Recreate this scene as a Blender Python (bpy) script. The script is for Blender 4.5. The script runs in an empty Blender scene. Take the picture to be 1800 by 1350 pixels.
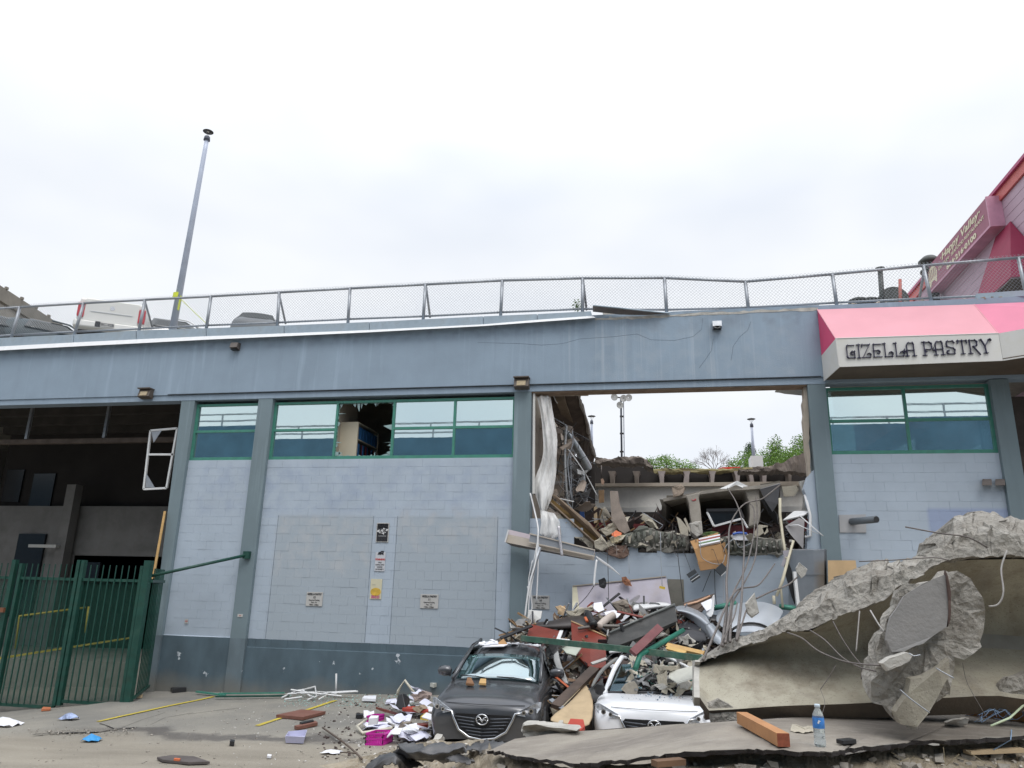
import bpy, bmesh, math, random
from mathutils import Vector, Matrix, noise
random.seed(7)
SC = bpy.context.scene; COL = SC.collection
# ------------------------------------------------------------------ camera, sky, sun, exposure
F, PITCH, ROLL, YAW = 1300.0, math.radians(15.554), math.radians(1.4206), math.radians(-11.2117)
CAMP = Vector((0, -16.5, 2.4))
_fw = Vector((math.sin(YAW)*math.cos(PITCH), math.cos(YAW)*math.cos(PITCH), math.sin(PITCH)))
_r0 = Vector((math.cos(YAW), -math.sin(YAW), 0)); _u0 = _r0.cross(_fw)
_r = _r0*math.cos(ROLL)+_u0*math.sin(ROLL); _u = -_r0*math.sin(ROLL)+_u0*math.cos(ROLL)
cd = bpy.data.cameras.new('camera'); cam = bpy.data.objects.new('camera', cd); COL.objects.link(cam)
cd.sensor_width = 36; cd.lens = F/1800*36; cd.clip_end = 2000; cd.clip_start = .05
cam.matrix_world = Matrix(((_r.x,_u.x,-_fw.x,CAMP.x),(_r.y,_u.y,-_fw.y,CAMP.y),(_r.z,_u.z,-_fw.z,CAMP.z),(0,0,0,1)))
SC.camera = cam
SUN_EL, SUN_AZ = math.radians(56), math.radians(150)     # direction towards the sun, azimuth clockwise from +Y
w = bpy.data.worlds.new('World'); SC.world = w; w.use_nodes = True
nt = w.node_tree; nt.nodes.clear()
def wn(t, **k):
    n = nt.nodes.new(t)
    for a, b in k.items(): setattr(n, a, b)
    return n
out = wn('ShaderNodeOutputWorld'); bg = wn('ShaderNodeBackground'); nt.links.new(bg.outputs[0], out.inputs[0])
sky = wn('ShaderNodeTexSky', sky_type='NISHITA', sun_disc=False, sun_elevation=SUN_EL, sun_rotation=SUN_AZ)
tc = wn('ShaderNodeTexCoord'); sep = wn('ShaderNodeSeparateXYZ'); nt.links.new(tc.outputs['Generated'], sep.inputs[0])
mp = wn('ShaderNodeMapping'); mp.inputs['Scale'].default_value = (1, 1, 2.0); mp.inputs['Location'].default_value = (.35, .1, .6)
nt.links.new(tc.outputs['Generated'], mp.inputs[0])
nz = wn('ShaderNodeTexNoise'); nz.inputs['Scale'].default_value = 2.1; nz.inputs['Detail'].default_value = 3.5; nz.inputs['Roughness'].default_value = .5
nt.links.new(mp.outputs[0], nz.inputs[0])
cr = wn('ShaderNodeValToRGB'); cr.color_ramp.elements[0].position = .34; cr.color_ramp.elements[1].position = .6
cr.color_ramp.elements[0].color = (8.2, 8.75, 9.7, 1); cr.color_ramp.elements[1].color = (10.0, 10.25, 10.6, 1)
nt.links.new(nz.outputs[0], cr.inputs[0])
# overcast sky: brighter towards the zenith all the way round
el = wn('ShaderNodeMapRange'); nt.links.new(sep.outputs[2], el.inputs[0])
el.interpolation_type = 'SMOOTHSTEP'; el.inputs[1].default_value = 0.42; el.inputs[2].default_value = 1; el.inputs[3].default_value = .93; el.inputs[4].default_value = 1.9
mul = wn('ShaderNodeVectorMath', operation='SCALE'); nt.links.new(cr.outputs[0], mul.inputs[0]); nt.links.new(el.outputs[0], mul.inputs['Scale'])
mx = wn('ShaderNodeMix', data_type='RGBA'); mx.inputs[0].default_value = .93
nt.links.new(sky.outputs[0], mx.inputs[6]); nt.links.new(mul.outputs[0], mx.inputs[7]); nt.links.new(mx.outputs[2], bg.inputs[0])
bg.inputs[1].default_value = .1
sl = bpy.data.lights.new('sun', 'SUN'); sl.energy = 1.1; sl.angle = math.radians(28); sl.color = (1, .97, .92)
sun = bpy.data.objects.new('sun', sl); COL.objects.link(sun)
_sd = Vector((math.sin(SUN_AZ)*math.cos(SUN_EL), math.cos(SUN_AZ)*math.cos(SUN_EL), math.sin(SUN_EL)))
sun.rotation_euler = _sd.to_track_quat('Z', 'Y').to_euler()
vs = SC.view_settings; vs.view_transform = 'Standard'; vs.look = 'None'; vs.gamma = 1; vs.exposure = 0.12; vs.use_curve_mapping = False
try:
    SC.cycles.max_bounces = 8; SC.cycles.transparent_max_bounces = 16
except Exception: pass
# ------------------------------------------------------------------ where a photographed point stands
def ray(px, py):
    d = _fw*F+_r*(px-900)+_u*(675-py); return d/d.y
def at(px, py, Y=0.0): return CAMP+ray(px, py)*(Y+16.5)           # on the plane y = Y
def atz(px, py, z): d = ray(px, py); return CAMP+d*((z-CAMP.z)/d.z)
def atx(px, py, x): d = ray(px, py); return CAMP+d*(x/d.x)
def G(x, y):
    z = .24+.035*(x+3)+.02*y
    if x < -11.5: z -= .1*min(2.5, -11.5-x)
    return z
def gat(px, py, up=0.0):
    d = ray(px, py); t = 8.0
    for _ in range(30):
        p = CAMP+d*t; t = (G(p.x, p.y)+up-CAMP.z)/d.z
    return CAMP+d*t
# ------------------------------------------------------------------ materials
def _nd(nt, t, **k):
    n = nt.nodes.new(t)
    for a, b in k.items(): setattr(n, a, b)
    return n
def mk(name):
    m = bpy.data.materials.new(name); m.use_nodes = True; nt = m.node_tree
    return m, nt, nt.nodes['Principled BSDF'], nt.nodes['Material Output']
def noise_node(nt, scale, detail=4, vec=None, stretch=None, rough=.55, kind='Position'):
    if vec is None:
        if kind == 'Position': vec = _nd(nt, 'ShaderNodeNewGeometry').outputs['Position']
        else: vec = _nd(nt, 'ShaderNodeTexCoord').outputs['Object']
    if stretch:
        mp = _nd(nt, 'ShaderNodeMapping'); mp.inputs['Scale'].default_value = stretch; nt.links.new(vec, mp.inputs[0]); vec = mp.outputs[0]
    n = _nd(nt, 'ShaderNodeTexNoise'); n.inputs['Scale'].default_value = scale; n.inputs['Detail'].default_value = detail; n.inputs['Roughness'].default_value = rough
    nt.links.new(vec, n.inputs[0]); return n.outputs[0]
def rng(nt, v, a, b, c=0., d=1.):
    n = _nd(nt, 'ShaderNodeMapRange'); nt.links.new(v, n.inputs[0])
    for i, q in enumerate((a, b, c, d)): n.inputs[i+1].default_value = q
    return n.outputs[0]
def mixc(nt, f, a, b):
    n = _nd(nt, 'ShaderNodeMix', data_type='RGBA')
    if isinstance(f, (int, float)): n.inputs[0].default_value = f
    else: nt.links.new(f, n.inputs[0])
    for i, q in ((6, a), (7, b)):
        if isinstance(q, (tuple, list)): n.inputs[i].default_value = (*q[:3], 1)
        else: nt.links.new(q, n.inputs[i])
    return n.outputs[2]
def mth(nt, op, a, b=None):
    n = _nd(nt, 'ShaderNodeMath', operation=op)
    for i, q in enumerate((a, b)):
        if q is None: continue
        if isinstance(q, (int, float)): n.inputs[i].default_value = q
        else: nt.links.new(q, n.inputs[i])
    return n.outputs[0]
def bump(nt, bs, h, strength=.3, dist=.02):
    b = _nd(nt, 'ShaderNodeBump'); b.inputs['Strength'].default_value = strength; b.inputs['Distance'].default_value = dist
    nt.links.new(h, b.inputs['Height']); nt.links.new(b.outputs[0], bs.inputs['Normal'])
_mc = {}
def M(name, col=None, rough=.7, var=.15, scale=3., metal=0., bmp=.25, grit=40., kind='Object', spec=None, dirt=0., dcol=(.12,.1,.08)):
    if name in _mc: return _mc[name]
    m, nt, bs, o = mk(name)
    n = noise_node(nt, scale, 5, kind=kind)
    lo = tuple(c*(1-var) for c in col); hi = tuple(min(1, c*(1+var)) for c in col)
    c = mixc(nt, rng(nt, n, .3, .7), lo, hi)
    if dirt:
        d = noise_node(nt, scale*.6+1.3, 6, kind=kind, rough=.7)
        c = mixc(nt, mth(nt, 'MULTIPLY', rng(nt, d, .48, .72), dirt), c, dcol)
    nt.links.new(c, bs.inputs['Base Color'])
    bs.inputs['Roughness'].default_value = rough; bs.inputs['Metallic'].default_value = metal
    if spec is not None: bs.inputs['Specular IOR Level'].default_value = spec
    if bmp: bump(nt, bs, noise_node(nt, grit, 4, kind=kind), bmp, .01)
    _mc[name] = m; return m
def box_mask(nt, x0, x1, z0, z1, soft=.03, pos=None):
    pos = pos or _nd(nt, 'ShaderNodeNewGeometry').outputs['Position']
    s = _nd(nt, 'ShaderNodeSeparateXYZ'); nt.links.new(pos, s.inputs[0])
    a = rng(nt, s.outputs[0], x0-soft, x0+soft); b = rng(nt, s.outputs[0], x1-soft, x1+soft, 1, 0)
    c = rng(nt, s.outputs[2], z0-soft, z0+soft); d = rng(nt, s.outputs[2], z1-soft, z1+soft, 1, 0)
    return mth(nt, 'MULTIPLY', mth(nt, 'MULTIPLY', a, b), mth(nt, 'MULTIPLY', c, d))
# ------------------------------------------------------------------ meshes
ROOT = {}
class MB:
    def __init__(s): s.v = []; s.f = []
    def add(s, v, f):
        n = len(s.v); s.v += [Vector(q) for q in v]; s.f += [tuple(i+n for i in q) for q in f]; return s
    def box(s, lo, hi):
        (a, b, c), (d, e, f) = lo, hi
        return s.add([(a,b,c),(d,b,c),(d,e,c),(a,e,c),(a,b,f),(d,b,f),(d,e,f),(a,e,f)], [(0,3,2,1),(4,5,6,7),(0,1,5,4),(1,2,6,5),(2,3,7,6),(3,0,4,7)])
    def hexa(s, p): return s.add(p, [(0,3,2,1),(4,5,6,7),(0,1,5,4),(1,2,6,5),(2,3,7,6),(3,0,4,7)])
    def prism(s, pts, th, nrm=None):            # polygon thickened along its normal, away from the camera
        pts = [Vector(p) for p in pts]; n = len(pts)
        if nrm is None:
            nrm = Vector((0,0,0))
            for i in range(n): nrm += (pts[i]-pts[0]).cross(pts[(i+1) % n]-pts[0])
            nrm.normalize()
            c = sum(pts, Vector())/n
            if nrm.dot(c-CAMP) < 0: nrm = -nrm
        off = Vector(nrm)*th
        v = pts+[p+off for p in pts]
        f = [tuple(range(n)), tuple(range(2*n-1, n-1, -1))]+[(i, i+n, (i+1) % n+n, (i+1) % n) for i in range(n)]
        return s.add(v, f)
    def tube(s, pts, r, seg=6, cap=True):
        pts = [Vector(p) for p in pts]; n = len(pts); rr = r if isinstance(r, (list, tuple)) else [r]*n
        v = []; f = []; pu = None
        for i, p in enumerate(pts):
            d = (pts[min(i+1, n-1)]-pts[max(i-1, 0)]).normalized()
            if pu is None: pu = d.cross(Vector((0,0,1)));
            if pu.length < .05: pu = d.cross(Vector((1,0,0)))
            pu = (pu-d*pu.dot(d)).normalized(); q = d.cross(pu)
            for k in range(seg):
                a = 2*math.pi*k/seg; v.append(p+pu*math.cos(a)*rr[i]+q*math.sin(a)*rr[i])
        for i in range(n-1):
            for k in range(seg): f.append((i*seg+k, i*seg+(k+1) % seg, (i+1)*seg+(k+1) % seg, (i+1)*seg+k))
        if cap: f += [tuple(range(seg-1, -1, -1)), tuple(range((n-1)*seg, n*seg))]
        return s.add(v, f)
    def bar(s, a, b, w, h, up=(0,0,1)):         # rectangular bar between two points
        a, b = Vector(a), Vector(b); d = (b-a).normalized(); u = Vector(up); x = d.cross(u)
        if x.length < .05: x = d.cross(Vector((0,1,0)))
        x.normalize(); u = x.cross(d); x = x*w/2; u = u*h/2
        return s.hexa([a-x-u, a+x-u, b+x-u, b-x-u, a-x+u, a+x+u, b+x+u, b-x+u])
    def grid(s, rows, th=0, nrm=None):
        m, n = len(rows), len(rows[0]); v = [Vector(p) for r in rows for p in r]
        f = [(i*n+j, i*n+j+1, (i+1)*n+j+1, (i+1)*n+j) for i in range(m-1) for j in range(n-1)]
        if not th: return s.add(v, f)
        # thick sheet
        ns = []
        for i in range(m):
            for j in range(n):
                a = v[i*n+min(j+1, n-1)]-v[i*n+max(j-1, 0)]; b = v[min(i+1, m-1)*n+j]-v[max(i-1, 0)*n+j]
                q = a.cross(b); ns.append(q.normalized() if q.length > 1e-9 else Vector((0,1,0)))
        k = m*n; v2 = [v[i]+ns[i]*th for i in range(k)]
        f2 = [tuple(reversed([i+k for i in q])) for q in f]
        e = []
        for j in range(n-1): e += [(j, j+k, j+1+k, j+1), ((m-1)*n+j+1, (m-1)*n+j+1+k, (m-1)*n+j+k, (m-1)*n+j)]
        for i in range(m-1): e += [((i+1)*n, (i+1)*n+k, i*n+k, i*n), (i*n+n-1, i*n+n-1+k, (i+1)*n+n-1+k, (i+1)*n+n-1)]
        return s.add(v+v2, f+f2+e)
    def build(s, name, mat, parent=None, smooth=False, sub=0, bevel=0, solid=0):
        c = sum(s.v, Vector())/len(s.v)
        me = bpy.data.meshes.new(name); me.from_pydata([v-c for v in s.v], [], s.f)
        bm = bmesh.new(); bm.from_mesh(me); bmesh.ops.recalc_face_normals(bm, faces=bm.faces); bm.to_mesh(me); bm.free()
        if smooth: me.polygons.foreach_set('use_smooth', [True]*len(me.polygons))
        me.materials.append(mat)
        o = bpy.data.objects.new(name, me); COL.objects.link(o)
        if parent is not None:
            o.parent = parent; o.location = c-ROOT[parent.name]
        else: o.location = c
        ROOT[o.name] = c
        if sub: x = o.modifiers.new('s', 'SUBSURF'); x.levels = x.render_levels = sub
        if bevel: x = o.modifiers.new('b', 'BEVEL'); x.width = bevel; x.segments = 2; x.limit_method = 'ANGLE'
        return o
def tag(o, label=None, cat=None, group=None, kind=None):
    if label: o['label'] = label
    if cat: o['category'] = cat
    if group: o['group'] = group
    if kind: o['kind'] = kind
    return o
def thing(name, label, cat, loc, group=None):
    o = bpy.data.objects.new(name, None); COL.objects.link(o); o.location = loc; o.empty_display_size = .2
    ROOT[o.name] = Vector(loc); return tag(o, label, cat, group)
def part(parent, name, mat, mb, **k):
    lab = k.pop('label', None); kd = k.pop('kind', None); o = mb.build(name, mat, parent, **k); return tag(o, lab, None, None, kd)
def solo(name, mat, mb, label, cat, group=None, **k):
    return tag(mb.build(name, mat, **k), label, cat, group)
def jag(pts, amp, step, seed=0):                 # rough outline
    rnd = random.Random(seed); o = []
    for i in range(len(pts)):
        a, b = Vector(pts[i]), Vector(pts[(i+1) % len(pts)]); n = max(1, int((b-a).length/step))
        for k in range(n):
            p = a.lerp(b, k/n)
            if k: p = p+Vector((rnd.uniform(-amp, amp), rnd.uniform(-amp, amp)*.3, rnd.uniform(-amp, amp)))
            o.append(p)
    return o
def lump(front, depth, amp=.05, seed=0, rings=5, step=.12, bulge=.12, back=.8):
    """a broken lump of concrete: outline in front, ragged rings going back"""
    out = jag(front, amp*.6, step, seed); n = len(out); c = sum(out, Vector())/n
    rows = []
    for k in range(rings+1):
        t = k/rings; sc = 1+bulge*math.sin(math.pi*t)-(1-back)*t*t
        rows.append([c+(p-c)*sc+Vector((0, depth*t, 0)) for p in out])
    mb = MB(); v = []
    inner = [[c+(p-c)*q for p in out] for q in (.72, .4)]
    rows = [inner[1], inner[0]]+rows+[[c+(p-c)*.5+Vector((0, depth*1.02, 0)) for p in rows[-1]]]
    for ri, r in enumerate(rows):
        for p in r:
            nv = noise.noise_vector(p*4.5+Vector((seed*3.1, 0, 0)))*amp*.9+noise.noise_vector(p*13+Vector((seed, 7, 0)))*amp*.4+(Vector(noise.cell_vector(p*9+noise.noise_vector(p*5)*.6))-Vector((.5, .5, .5)))*amp*.8
            v.append(p+nv)
    v.append(c+Vector((0, -.0, 0))+noise.noise_vector(c*5)*amp); v.append(c+Vector((0, depth, 0)))
    m = len(rows); f = []
    for i in range(m-1):
        for j in range(n): f.append((i*n+j, i*n+(j+1) % n, (i+1)*n+(j+1) % n, (i+1)*n+j))
    for j in range(n): f += [(m*n, (j+1) % n, j), (m*n+1, (m-1)*n+j, (m-1)*n+(j+1) % n)]
    return mb.add(v, f)
def P(l, Y=None):
    """photo points, each (px, py) or (px, py, Y)"""
    return [at(q[0], q[1], q[2] if len(q) > 2 else Y) for q in l]
def panel(name, mat, l, th, label, cat, Y=None, group=None, rag=0, step=.1, seed=0, parent=None, **k):
    pts = P(l, Y)
    if rag: pts = jag(pts, rag, step, seed)
    mb = MB().prism(pts, th)
    if parent is not None: return part(parent, name, mat, mb, **k)
    return solo(name, mat, mb, label, cat, group, **k)
def cable(name, mat, l, r, label, cat, Y=None, group=None, sm=True, parent=None, seg=6):
    pts = P(l, Y)
    if sm and len(pts) > 2:
        o = []
        for i in range(len(pts)-1):
            p0 = pts[max(i-1, 0)]; p1 = pts[i]; p2 = pts[i+1]; p3 = pts[min(i+2, len(pts)-1)]
            for t in (0, .25, .5, .75):
                o.append(.5*((2*p1)+(p2-p0)*t+(2*p0-5*p1+4*p2-p3)*t*t+(3*p1-p0-3*p2+p3)*t**3))
        pts = o+[pts[-1]]
    mb = MB().tube(pts, r, seg)
    if parent is not None: return part(parent, name, mat, mb, smooth=True)
    return solo(name, mat, mb, label, cat, group, smooth=True)
def copy_thing(o, d, label=None, rot=0, scale=1):
    c = o.copy(); COL.objects.link(c); c.location = o.location+Vector(d); c.rotation_euler.z += rot; c.scale = (scale,)*3
    for ch in o.children:
        k = ch.copy(); COL.objects.link(k); k.parent = c
        for g in ch.children:
            q = g.copy(); COL.objects.link(q); q.parent = k
    if label: c['label'] = label
    return c
# ------------------------------------------------------------------ structure materials
GREEN = M('green paint', (.06,.24,.18), .4, .12, 6, dirt=.15)
GREEND = M('dark green paint', (.011,.065,.048), .45, .25, 5, dirt=.25, dcol=(.07,.06,.04))
WHITEP = M('white painted metal', (.72,.72,.72), .5, .06, 4, dirt=.2, dcol=(.35,.33,.3))
GALV = M('galvanised steel', (.36,.38,.41), .42, .15, 8, metal=.55, dirt=.2, dcol=(.25,.2,.16))
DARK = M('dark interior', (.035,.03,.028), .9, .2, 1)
CONC = M('concrete', (.30,.285,.25), .9, .18, 2.5, bmp=.6, grit=22, dirt=.25, dcol=(.16,.145,.12))
CONCB = M('broken concrete', (.47,.45,.41), .95, .22, 5, bmp=.9, grit=30, dirt=.3, dcol=(.26,.24,.22))
BEIGE = M('beige wall board', (.45,.39,.32), .85, .12, 3, dirt=.3, dcol=(.25,.21,.17))
WHITEB = M('white board', (.66,.65,.62), .75, .08, 3, dirt=.3, dcol=(.4,.37,.33))
BROWNC = M('brown stained soffit', (.10,.075,.058), .9, .35, 2.2, bmp=.4, dirt=.4, dcol=(.05,.035,.028))
REBAR = M('rebar', (.17,.15,.14), .6, .3, 20, metal=.4)
REDM = M('dark red steel', (.17,.025,.03), .55, .25, 4, dirt=.2)
BLACK = M('black plastic', (.018,.018,.02), .45, .2, 4)
PAPER = M('paper', (.8,.8,.84), .8, .05, 5, bmp=0)
WOODD = M('dark brown wood', (.075,.05,.038), .6, .3, 6, dirt=.2)
WOODT = M('tan plywood', (.48,.36,.22), .7, .12, 5, dirt=.15, dcol=(.3,.22,.14))
WOODY = M('yellow timber', (.55,.34,.13), .65, .15, 6, dirt=.1)
REDW = M('cherry red cabinet board', (.19,.035,.022), .38, .25, 3, dirt=.2, dcol=(.08,.03,.025))
CARD = M('cardboard', (.44,.25,.11), .85, .1, 5)
def wall_material(name, base, dado, z_dado, patches=(), streak=0., stained=()):
    m, nt, bs, o = mk(name)
    g = _nd(nt, 'ShaderNodeNewGeometry').outputs['Position']
    v = noise_node(nt, 1.1, 6, g); s = noise_node(nt, 1., 5, g, (5, 5, .28), .6)
    c = mixc(nt, rng(nt, v, .3, .7), tuple(q*.92 for q in base), tuple(q*1.06 for q in base))
    for (x0, x1, z0, z1, pc) in patches:
        c = mixc(nt, mth(nt, 'MULTIPLY', box_mask(nt, x0, x1, z0, z1, .035, g), .85), c, pc)
    if streak:
        c = mixc(nt, mth(nt, 'MULTIPLY', rng(nt, s, .55, .75), streak), c, tuple(min(1, q*1.5+.06) for q in base))
        s2 = noise_node(nt, 1.3, 5, g, (3.2, 3.2, .2), .6)
        c = mixc(nt, mth(nt, 'MULTIPLY', rng(nt, s2, .55, .8), streak*.8), c, tuple(q*.6 for q in base))
        s3 = noise_node(nt, 1., 4, g, (9, 9, .12), .55)
        c = mixc(nt, mth(nt, 'MULTIPLY', mth(nt, 'MULTIPLY', rng(nt, s3, .56, .66), box_mask(nt, -2.6, 2.6, 6.9, 8.6, .3, g)), streak*1.1), c, (.5,.55,.6))
    for (x0, x1, z0, z1, a, pc) in stained:
        k = mth(nt, 'MULTIPLY', box_mask(nt, x0, x1, z0, z1, .12, g), rng(nt, noise_node(nt, 3.5, 5, g), .42, .68, 0, a))
        c = mixc(nt, k, c, pc)
    sx = _nd(nt, 'ShaderNodeSeparateXYZ'); nt.links.new(g, sx.inputs[0])
    if dado:
        zz = mth(nt, 'ADD', sx.outputs[2], rng(nt, noise_node(nt, 3, 3, g), 0, 1, -.012, .012))
        dv = mixc(nt, rng(nt, noise_node(nt, 1.2, 6, g, (1.6, 1, .8)), .3, .72), tuple(q*.78 for q in dado), tuple(q*1.25 for q in dado))
        chips = mth(nt, 'MULTIPLY', rng(nt, noise_node(nt, 2.2, 7, g, rough=.6), .655, .665), rng(nt, sx.outputs[2], .25, .4))
        dv = mixc(nt, mth(nt, 'MULTIPLY', chips, .85), dv, (.62,.66,.7))
        mud = rng(nt, mth(nt, 'ADD', sx.outputs[2], rng(nt, v, .2, .8, -.25, .25)), -.05, .42, .75, 0)
        dv = mixc(nt, mud, dv, (.2,.185,.155))
        c = mixc(nt, rng(nt, zz, z_dado-.006, z_dado+.006, 1, 0), c, dv)
    nt.links.new(c, bs.inputs['Base Color']); bs.inputs['Roughness'].default_value = .75
    h = mth(nt, 'ADD', noise_node(nt, 55, 4, g), mth(nt, 'MULTIPLY', noise_node(nt, 6, 3, g), .6))
    bump(nt, bs, h, .3, .012)
    return m
def xz(px, py, Y=0.): p = at(px, py, Y); return p.x, p.z
SILL, DADO, BB, TOP = 5.345, 1.175, 6.9, 8.72
a0 = xz(487, 905)[0]; a1 = xz(655, 905)[0]; b0 = xz(697, 908)[0]; b1 = xz(874, 908)[0]; pz = xz(600, 906)[1]
PCH = (.37,.42,.465)
WALLM = wall_material('blue painted blockwork', (.425,.49,.565), (.085,.125,.152), DADO,
    [(a0, a1, DADO, pz, PCH), (b0, b1, DADO, pz, PCH), (xz(1632, 895)[0], xz(1790, 895)[0], xz(1700, 960)[1], xz(1700, 893)[1], (.30,.36,.52))],
    stained=[(xz(520, 0)[0]-1, xz(900, 800)[0], xz(700, 905)[1], xz(700, 815)[1], .35, (.25,.31,.45)), (b0, b1, 3.2, 4.2, .75, (.46,.48,.50)), (a0, a1, 2.6, 4, .75, (.46,.48,.50)), (a0, a1, .93, 1.06, .9, (.42,.38,.33))])
BEAMM = wall_material('blue painted concrete beam', (.275,.35,.43), None, 0, streak=.3,
    stained=[(xz(1040, 600)[0], xz(1400, 600)[0], 7., 8.8, .35, (.38,.43,.48)), (-18, 4, 8.25, 8.9, .5, (.15,.19,.24))])
COLM = wall_material('grey green painted concrete column', (.18,.235,.26), (.13,.17,.195), DADO, streak=.5)
# ground
def ground_material():
    m, nt, bs, o = mk('worn asphalt'); g = _nd(nt, 'ShaderNodeNewGeometry').outputs['Position']
    n1 = noise_node(nt, .55, 7, g, rough=.6); n2 = noise_node(nt, 60, 3, g); n3 = noise_node(nt, .9, 6, g, (.5, 2.2, 1))
    c = mixc(nt, rng(nt, n1, .35, .65), (.215,.205,.185), (.33,.305,.258))
    s = _nd(nt, 'ShaderNodeSeparateXYZ'); nt.links.new(g, s.inputs[0])
    yy = mth(nt, 'ADD', s.outputs[1], rng(nt, n1, .2, .8, -.8, .8))
    mud = rng(nt, yy, -5.1, -4.3, 1, 0)
    c = mixc(nt, mth(nt, 'MULTIPLY', mud, .8), c, mixc(nt, rng(nt, n3, .3, .7), (.26,.225,.175), (.40,.355,.285)))
    wet = mth(nt, 'MULTIPLY', mth(nt, 'MULTIPLY', rng(nt, yy, -4.75, -4.55), rng(nt, yy, -4.25, -4.05, 1, 0)), rng(nt, s.outputs[0], -10.5, -8.5))
    c = mixc(nt, mth(nt, 'MULTIPLY', wet, .65), c, (.075,.06,.055))
    c = mixc(nt, rng(nt, n2, .35, .75, 0, .35), c, (.09,.085,.08))
    c = mixc(nt, rng(nt, noise_node(nt, 30, 2, g), .69, .73, 0, .5), c, (.5,.47,.42))
    nt.links.new(c, bs.inputs['Base Color']); bs.inputs['Roughness'].default_value = .85
    nt.links.new(rng(nt, wet, 0, 1, .88, .45), bs.inputs['Roughness'])
    bump(nt, bs, mth(nt, 'ADD', n2, mth(nt, 'MULTIPLY', n1, 2)), .5, .02); return m
xs = [-300, -80, -40, -26]+[-20+.5*i for i in range(64)]+[20, 40, 80, 300]
ys = [-300, -80, -40, -26]+[-20+.5*i for i in range(72)]+[25, 50, 100, 300]
def gh(x, y):
    z = G(max(-20, min(12, x)), max(-20, min(16, y)))
    if -18 < x < 12 and -17 < y < 0: z += .03*noise.noise(Vector((x*.7, y*.7, 0)))
    if y < -4.9 and x < -8: z -= .03
    return z-(.0 if y > -30 else 0)
tag(MB().grid([[(x, y, gh(x, y)) for x in xs] for y in ys]).build('ground', ground_material(), smooth=True), kind='structure')
YEL = M('yellow road paint', (.55,.43,.05), .8, .15, 8, dirt=.5, dcol=(.25,.22,.15))
def paint(l, wd, nm='parking_line'):
    pts = [gat(*q) for q in l]; mb = MB(); rows = []
    a, b = pts[0], pts[-1]; d = (b-a).normalized(); x = Vector((d.y, -d.x, 0))*wd/2
    n = 14
    for i in range(n+1):
        p = a.lerp(b, i/n); rows.append([Vector((q.x, q.y, gh(q.x, q.y)+.012)) for q in (p-x, p+x)])
    tag(MB().grid(rows, .001).build(nm, YEL), kind='structure')
paint([(172, 1269), (375, 1225)], .1); paint([(452, 1277), (590, 1232)], .1)
# ------------------------------------------------------------------ the parking building
bld = thing('parking_building', 'long blue grey two level parking building with collapsed bay and green framed windows', 'building', (-4, .3, 0))
part(bld, 'roof_beam', BEAMM, MB().box((-24, -.06, BB+.13), (3.69, .34, TOP-.02)))
part(bld, 'beam_lip', BEAMM, MB().box((-24, -.03, BB-.02), (3.69, .32, BB+.128)))
# end of the beam beyond, under the awning
part(bld, 'roof_beam', BEAMM, MB().box((3.692, -.05, BB), (12, .34, TOP-.03)))
part(bld, 'groove_shade_strip', M('groove shadow paint', (.05,.06,.07), .8), MB().box((-12.3, -.075, BB+.13), (3.6, -.03, BB+.148)))  # raised dark strip, painted as the shade in the groove
cols = [(-11.91, -11.53), (-9.75, -9.36), (-3.2, -2.80), (3.31, 3.68), (6.92, 7.27)]
for (x0, x1) in cols:
    xb0 = x0+(.2 if x0 < -11.8 else 0)
    part(bld, 'column', COLM, MB().hexa([(xb0, -.02, -1), (x1, -.02, -1), (x1, .4, -1), (xb0, .4, -1), (x0, -.02, BB-.02), (x1, -.02, BB-.02), (x1, .4, BB-.02), (x0, .4, BB-.02)]))
COLM2 = COLM
# infill walls with real blocks
MORT = wall_material('painted mortar', (.425,.49,.565), (.085,.125,.152), DADO)
BH, BL, Yf = .19857, .397, .08
blocks = []; walls = {}
def infill(x0, x1, ztop, key, keep=None):
    mb = MB().box((x0, Yf+.0045, -1), (x1, .3, ztop(0)-.0 if callable(ztop) else ztop))
    o = part(bld, 'block_wall', MORT, mb); walls[key] = o
    zt = SILL; k = 0
    while True:
        z1 = zt-k*BH; z0 = z1-BH
        if z1 < -.45: break
        off = (k % 2)*BL/2; x = x0-off
        while x < x1-.01:
            a, b = max(x, x0), min(x+BL, x1)
            if b-a > .05 and (keep is None or keep((a+b)/2, (z0+z1)/2)): blocks.append((key, a, b, z0, z1))
            x += BL
        k += 1
infill(-11.53, -9.75, SILL, 'a'); infill(-9.36, -3.2, SILL, 'b')
zl = xz(960, 903)[1]; zm = xz(1200, 962)[1]; zr = xz(1425, 985)[1]
def top3(x):
    return zl if x < -1.7 else (zm+.05*math.sin(x*9))
infill(-2.8, 3.31, zm-.12, 'c', lambda x, z: z+.1 < top3(x))
infill(3.68, 6.92, SILL, 'd')
def px_of(p):
    d = Vector(p)-CAMP; k = F/d.dot(_fw); return 900+d.dot(_r)*k, 675-d.dot(_u)*k
def hidden(q):
    key, a, b, z0, z1 = q
    if z1 < (DADO+.02 if key == 'a' else DADO-.18): return True
    x, y = px_of(((a+b)/2, 0, (z0+z1)/2))
    if z1 < G((a+b)/2, 0): return True
    if x > 1440 and y > 1020-(x-1440)*.3: return True
    if x > 1000 and key == 'c' and y > 1075: return True
    if x > 860 and y > 1120: return True
    return y > 1225
vis = [q for q in blocks if not hidden(q)]; rest = [q for q in blocks if hidden(q)]
vis.sort(key=lambda q: (q[2]-(-0))**2*0+((q[1]+q[2])/2)**2+16.5**2+((q[3]+q[4])/2-2.4)**2)
near = vis[:296]; rest += vis[296:]
meshes = {}; rb = random.Random(3); J = .0011
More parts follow.
